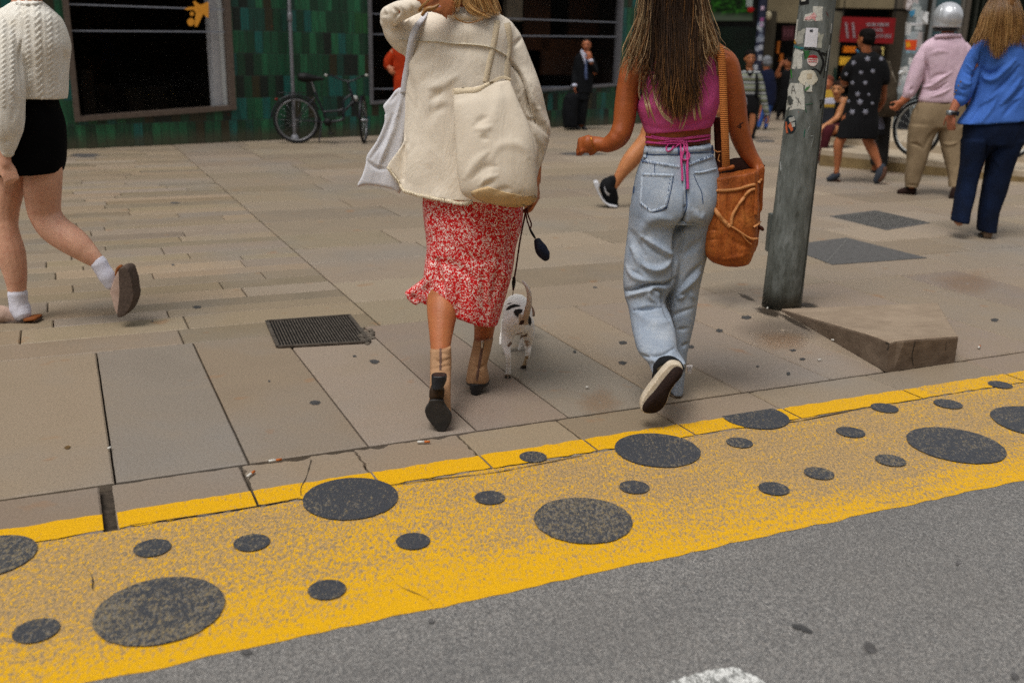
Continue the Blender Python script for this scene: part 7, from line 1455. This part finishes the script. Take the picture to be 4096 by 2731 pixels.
face(Lh(Gg,Gg.P(3000,237,0),.255,R(180)),.255,p,M_lip)
# ---- grey haired person in navy jacket
Yi=float(G(3045,520)[1]); I_=Fig(Yi); print('Yi',Yi,'h',V(3067,235,Yi)[2])
p=thing('person',base(I_,3055,520),'grey haired person in a navy jacket and blue jeans behind the girl in stripes','person')
def ex(o): head(o,I_.P(3067,252,0),.24,R(0),0,I_.P(3068,285,0),.055)
body(I_,p,SKm,[[(3068,285,0,10),(3070,330,0,22),(3068,400,0,22)],[(3054,303,0,6),(3050,350,0,5),(3052,400,0,5)],[(3088,303,0,6),(3094,350,0,5),(3092,395,0,5)],[(3058,410,0,14),(3045,460,0,10),(3034,510,0,6)],[(3075,410,0,14),(3066,460,0,10),(3060,510,0,6)]],ex,.013)
garment(I_,p,'jacket',fabric('navy_cloth','#131a38','#0c1124'),[[(3055,278,3085,276,.15,0),(3043,296,3096,294,.24,0),(3042,340,3104,340,.28,0),(3046,400,3104,400,.28,0),(3050,420,3098,420,.26,0)]],vox=.013,wob=.006)
garment(I_,p,'jeans',fabric('mid_blue_denim','#35579c','#2a4780'),[[(3048,412,3094,412,.24,0),(3046,430,3088,430,.22,0)],[(3046,425,3068,425,.2,0),(3036,470,3054,470,.16,0),(3026,508,3044,508,.15,0)],[(3062,425,3088,425,.2,0),(3060,470,3078,470,.16,0),(3054,510,3070,510,.15,0)]],vox=.012)
shoe(I_,p,[(3034,512,0,6),(3030,515,-.05,6)],M_blkb,vox=.012); shoe(I_,p,[(3062,514,0,7),(3056,517,-.05,6)],M_blkb,vox=.012)
haircap(I_.P(3067,252,0),.25,0,hairsolid('grey_hair','#7d7f84','#55575c'),p,.2,vox=.011)
# ---- two in black by the far shops
Yj=float(G(3120,476)[1])-.4; J_=Fig(Yj); print('Yj',Yj,'h',V(3150,238,Yj)[2])
p=thing('person',base(J_,3120,476),'person all in black with one bent bare arm raised, left of the stickered post','person')
def ex(o): head(o,J_.P(3152,255,0),.23,R(120),0,J_.P(3146,285,0),.05); w_=J_.P(3122,262,-.1); hand(o,w_,(.5,0,.9),(0,-1,0),.17,.8,1)
body(J_,p,SKf,[[(3146,285,0,9),(3142,330,0,19),(3135,390,0,19)],[(3128,296,0,9),(3108,302,-.05,8),(3122,262,-.1,5)],[(3160,300,0,9),(3160,350,0,7),(3155,390,0,6)],[(3130,400,0,12),(3118,440,0,8),(3112,470,0,5)],[(3145,400,0,12),(3140,440,0,8),(3138,470,0,5)]],ex,.012)
garment(J_,p,'dark_clothes',M_bd,[[(3132,280,3160,278,.14,0),(3120,298,3168,296,.22,0),(3118,360,3166,360,.25,0),(3112,420,3158,420,.24,0),(3108,440,3150,440,.2,0)],[(3108,435,3130,435,.16,0),(3104,468,3120,468,.12,0)],[(3130,435,3150,435,.16,0),(3130,470,3144,470,.12,0)]],vox=.012,wob=.005)
shoe(J_,p,[(3112,472,0,5),(3106,475,-.05,5)],M_blkb,vox=.012); shoe(J_,p,[(3138,473,0,5),(3133,476,-.05,5)],M_blkb,vox=.012)
haircap(J_.P(3152,254,0),.24,R(120),hairsolid('black_hair_far','#120e0c','#0a0807'),p,.2,vox=.011)
# ---- man in dark suit
Yk=float(G(2325,519)[1]); Kk=Fig(Yk); print('Yk',Yk,'h',V(2347,161,Yk)[2])
RS=RW(2200,120,3.7333)
p=thing('person',base(Kk,2335,518),'man in a dark suit and tie standing by the tiled wall, hand at his chin','person')
def ex(o):
    head(o,Kk.P(2346,184,0),.23,R(170),0,Kk.P(2340,215,0),.055); w_=Kk.P(2361,240,-.2); hand(o,w_,Kk.P(2356,214,-.22)-w_,(0,-.6,.4),.19,.7,-1); w_=Kk.P(2299,345,-.1); hand(o,w_,(.05,-.1,-1),(-1,0,0),.19,.8,1)
body(Kk,p,SKm,[[(2340,212,0,12),(2335,260,0,28),(2332,340,0,28)],[(2312,235,0,11),(2302,290,0,10),(2299,345,-.1,7)],[(2365,238,0,11),(2380,290,-.05,10),(2361,242,-.2,7)],[(2320,360,0,18),(2316,430,0,12),(2316,505,0,7)],[(2345,360,0,18),(2335,430,0,12),(2328,505,0,7)]],ex,.010)
M_suit=fabric('black_suit','#0d0f14','#08090c'); garment(Kk,p,'suit_jacket',M_suit,[[(2326,206,2352,208,.13,.02),(2305,226,2370,230,.2,0),(2300,270,2376,272,.24,0),(2302,330,2372,330,.26,0),(2300,372,2368,372,.26,0)]],[[(2310,236,0,12),(2300,290,0,12),(2297,332,-.08,10)],[(2366,238,0,12),(2382,285,-.05,12),(2368,262,-.16,10)]],vox=.010,wob=.003)
garment(Kk,p,'trousers',M_suit,[[(2302,360,2362,360,.24,0),(2300,400,2358,400,.24,0)],[(2300,395,2330,395,.2,0),(2302,500,2326,500,.15,0)],[(2324,395,2356,395,.2,0),(2318,500,2342,500,.15,0)]],vox=.011)
M_ws=simple('white_shirt','#c9ccdd','#b6b9cc',20,.8)
o=MB(); o.plate(Kk,RS([(455,315),(480,300),(540,375),(548,420),(560,500),(545,560),(525,530),(500,450),(470,380)]),-.135,.05,3,.05); build(o,'shirt_front',M_ws,p,vox=.008,sm=1)
o=MB(); o.ptube(Kk,RS([(548,410,-.15,3),(540,520,-.155,4.5),(538,640,-.155,6),(541,730,-.15,5)]),8,4); build(o,'tie',simple('blue_grey_tie','#39466b','#5a678a',60,.6),p)
for q in RS([(365,828,-.11),(608,462,-.2)]): o=MB(); o.ell(Kk.P(*q),(.05,.045,.03)); build(o,'shirt_cuff',M_ws,p)
shoe(Kk,p,[(2316,508,0,8),(2312,513,-.1,8)],M_blkb,vox=.010); shoe(Kk,p,[(2332,510,0,8),(2342,516,-.1,8)],M_blkb,vox=.010)
haircap(Kk.P(2346,180,0),.215,R(170),hairsolid('short_dark_hair','#2a1c14','#1a110c'),p,.2,vox=.010)
face(Lh(Kk,Kk.P(2346,184,0),.23,R(170)),.23,p,M_lip)
sc_=thing('suitcase',base(Kk,2285,512,-.1),'large black soft travel bag standing by the legs of the man in the suit','bag')
garment(Kk,sc_,'case_body',M_suit,[[(2268,374,2310,372,.2,-.12),(2256,392,2316,390,.3,-.12),(2248,440,2312,440,.34,-.12),(2250,490,2310,490,.34,-.12),(2254,512,2306,514,.3,-.12)]],vox=.012,wob=.006)
o=MB(); o.ptube(Kk,[(2276,378,-.12,3),(2285,352,-.12,3),(2300,350,-.12,3),(2304,376,-.12,3)],8,4); build(o,'handle',M_suit,sc_)
# ---- person in red orange top, mostly hidden by the jacket
Yl=float(G(1600,562)[1]); Ll=Fig(Yl); print('Yl',Yl)
p=thing('person',base(Ll,1600,560),'person in a red orange top half hidden behind the cream jacket sleeve','person')
def ex(o): head(o,Ll.P(1612,130,0),.23,R(60),0,Ll.P(1610,180,0),.055); w_=Ll.P(1556,272,-.05); hand(o,w_,Ll.P(1575,300,-.12)-w_,(-.5,-.7,.3),.18,1.0,-1)
body(Ll,p,SKm,[[(1610,175,0,14),(1612,240,0,34),(1614,350,0,34)],[(1572,210,0,14),(1556,250,0,12),(1556,275,-.05,9)],[(1650,210,0,14),(1660,270,0,12),(1655,320,0,8)],[(1600,380,0,24),(1596,470,0,15),(1594,548,0,8)],[(1628,380,0,24),(1630,470,0,15),(1632,548,0,8)]],ex,.011)
M_or=fabric('red_orange_cloth','#c23c10','#8f270a',fold=.5); garment(Ll,p,'top',M_or,[[(1590,182,1632,180,.15,0),(1572,200,1652,198,.22,0),(1572,260,1652,260,.24,0),(1574,330,1652,330,.25,0),(1576,366,1650,366,.25,0)]],[[(1580,208,0,16),(1560,238,0,20),(1552,262,0,18)],[(1648,208,0,16),(1660,250,0,17)]],vox=.010,wob=.008,strokes=[(R2P,5,-.02) for R2P in [[(1565,200),(1572,240),(1568,280)]]])
garment(Ll,p,'trousers',fabric('dark_trousers','#1f1f24'),[[(1576,360,1650,360,.24,0),(1574,400,1650,400,.24,0)],[(1576,395,1612,395,.2,0),(1582,540,1606,540,.14,0)],[(1612,395,1650,395,.2,0),(1620,540,1644,540,.14,0)]],vox=.012)
shoe(Ll,p,[(1594,550,0,9),(1590,556,-.1,9)],M_blkb,vox=.011); shoe(Ll,p,[(1632,550,0,9),(1630,556,-.1,9)],M_blkb,vox=.011)
haircap(Ll.P(1612,127,0),.24,R(60),hairsolid('brown_hair_far','#33241a','#1f150f'),p,.22,vox=.010)
# ---- walker hidden behind the woman in pink: dark shorts, bare calf, black trainer
Ym=float(G(2410,832)[1])+.1; Mm=Fig(Ym); print('Ym',Ym)
p=thing('person',base(Mm,2600,800),'walker hidden behind the pink top, only a bare calf and black trainer showing','person')
def ex(o): head(o,Mm.P(2690,30,0),.23,R(0),0,Mm.P(2690,100,0),.055); w_=Mm.P(2860,420,.1); hand(o,w_,Mm.P(2880,455,.1)-w_,(0,-1,0),.17,.8,1)
body(Mm,p,skinmat('light_tan_skin','#bf7f52','#a5683f'),[[(2690,95,0,26),(2690,200,0,66),(2690,360,0,66)],[(2630,140,0,28),(2640,260,.05,22),(2660,360,.1,15)],[(2750,140,0,28),(2790,280,.05,22),(2860,420,.1,13)],[(2660,420,0,60),(2605,540,0,46),(2575,580,-.02,38),(2520,645,-.05,35),(2485,695,-.06,24),(2455,745,-.06,17)],[(2720,420,0,60),(2735,600,0,40),(2730,720,.0,34),(2720,790,0,17)]],ex,.009)  # light tan skin, mottled at random
M_ns=fabric('navy_shorts_cloth','#161b28','#0d1018'); garment(Mm,p,'shorts',M_ns,[[(2625,340,2760,340,.24,0),(2610,420,2775,420,.28,0)],[(2605,410,2700,410,.26,0),(2575,520,2668,540,.22,0),(2562,572,2650,600,.2,-.01)],[(2690,410,2778,410,.26,0),(2690,560,2785,560,.22,0)]],vox=.010)
garment(Mm,p,'top',M_ns,[[(2660,105,2720,105,.15,0),(2625,135,2758,135,.22,0),(2630,240,2752,240,.24,0),(2626,360,2760,360,.25,0)]],vox=.010)
M_tb=fabric('black_trainer','#16171a','#0c0d0f'); M_tw=simple('white_foam','#cfcfd2','#b9b9be',30,.5,.2)
s_=garment(Mm,p,'trainer',M_tb,(),[R8([(200,235,-.06,20),(180,262,-.05,34),(190,310,-.03,32),(205,345,-.0,26),(218,365,.02,14)])],vox=.006,sm=1)
garment(Mm,p,'sock',M_tb,(),[R8([(215,232,-.06,20),(200,262,-.055,22)])],vox=.007)
o=MB(); o.plate(Mm,R8([(104,245),(125,240),(135,262),(128,285),(150,330),(180,362),(215,372),(234,378),(228,384),(190,380),(160,362),(140,335),(122,300),(108,270)]),-.12,.14,3,.03); build(o,'sole',M_tw,s_,vox=.005,sm=1)
o=MB(); bs_=bvh([s_]); patch(o,bs_,dens(R8([(160,262),(165,285),(175,298),(190,305),(188,318),(175,315),(162,295)]),2),.003,2); build(o,'side_tick',M_tw,s_)
shoe(Mm,p,[(2722,795,0,14),(2718,790,.1,14)],M_tb)
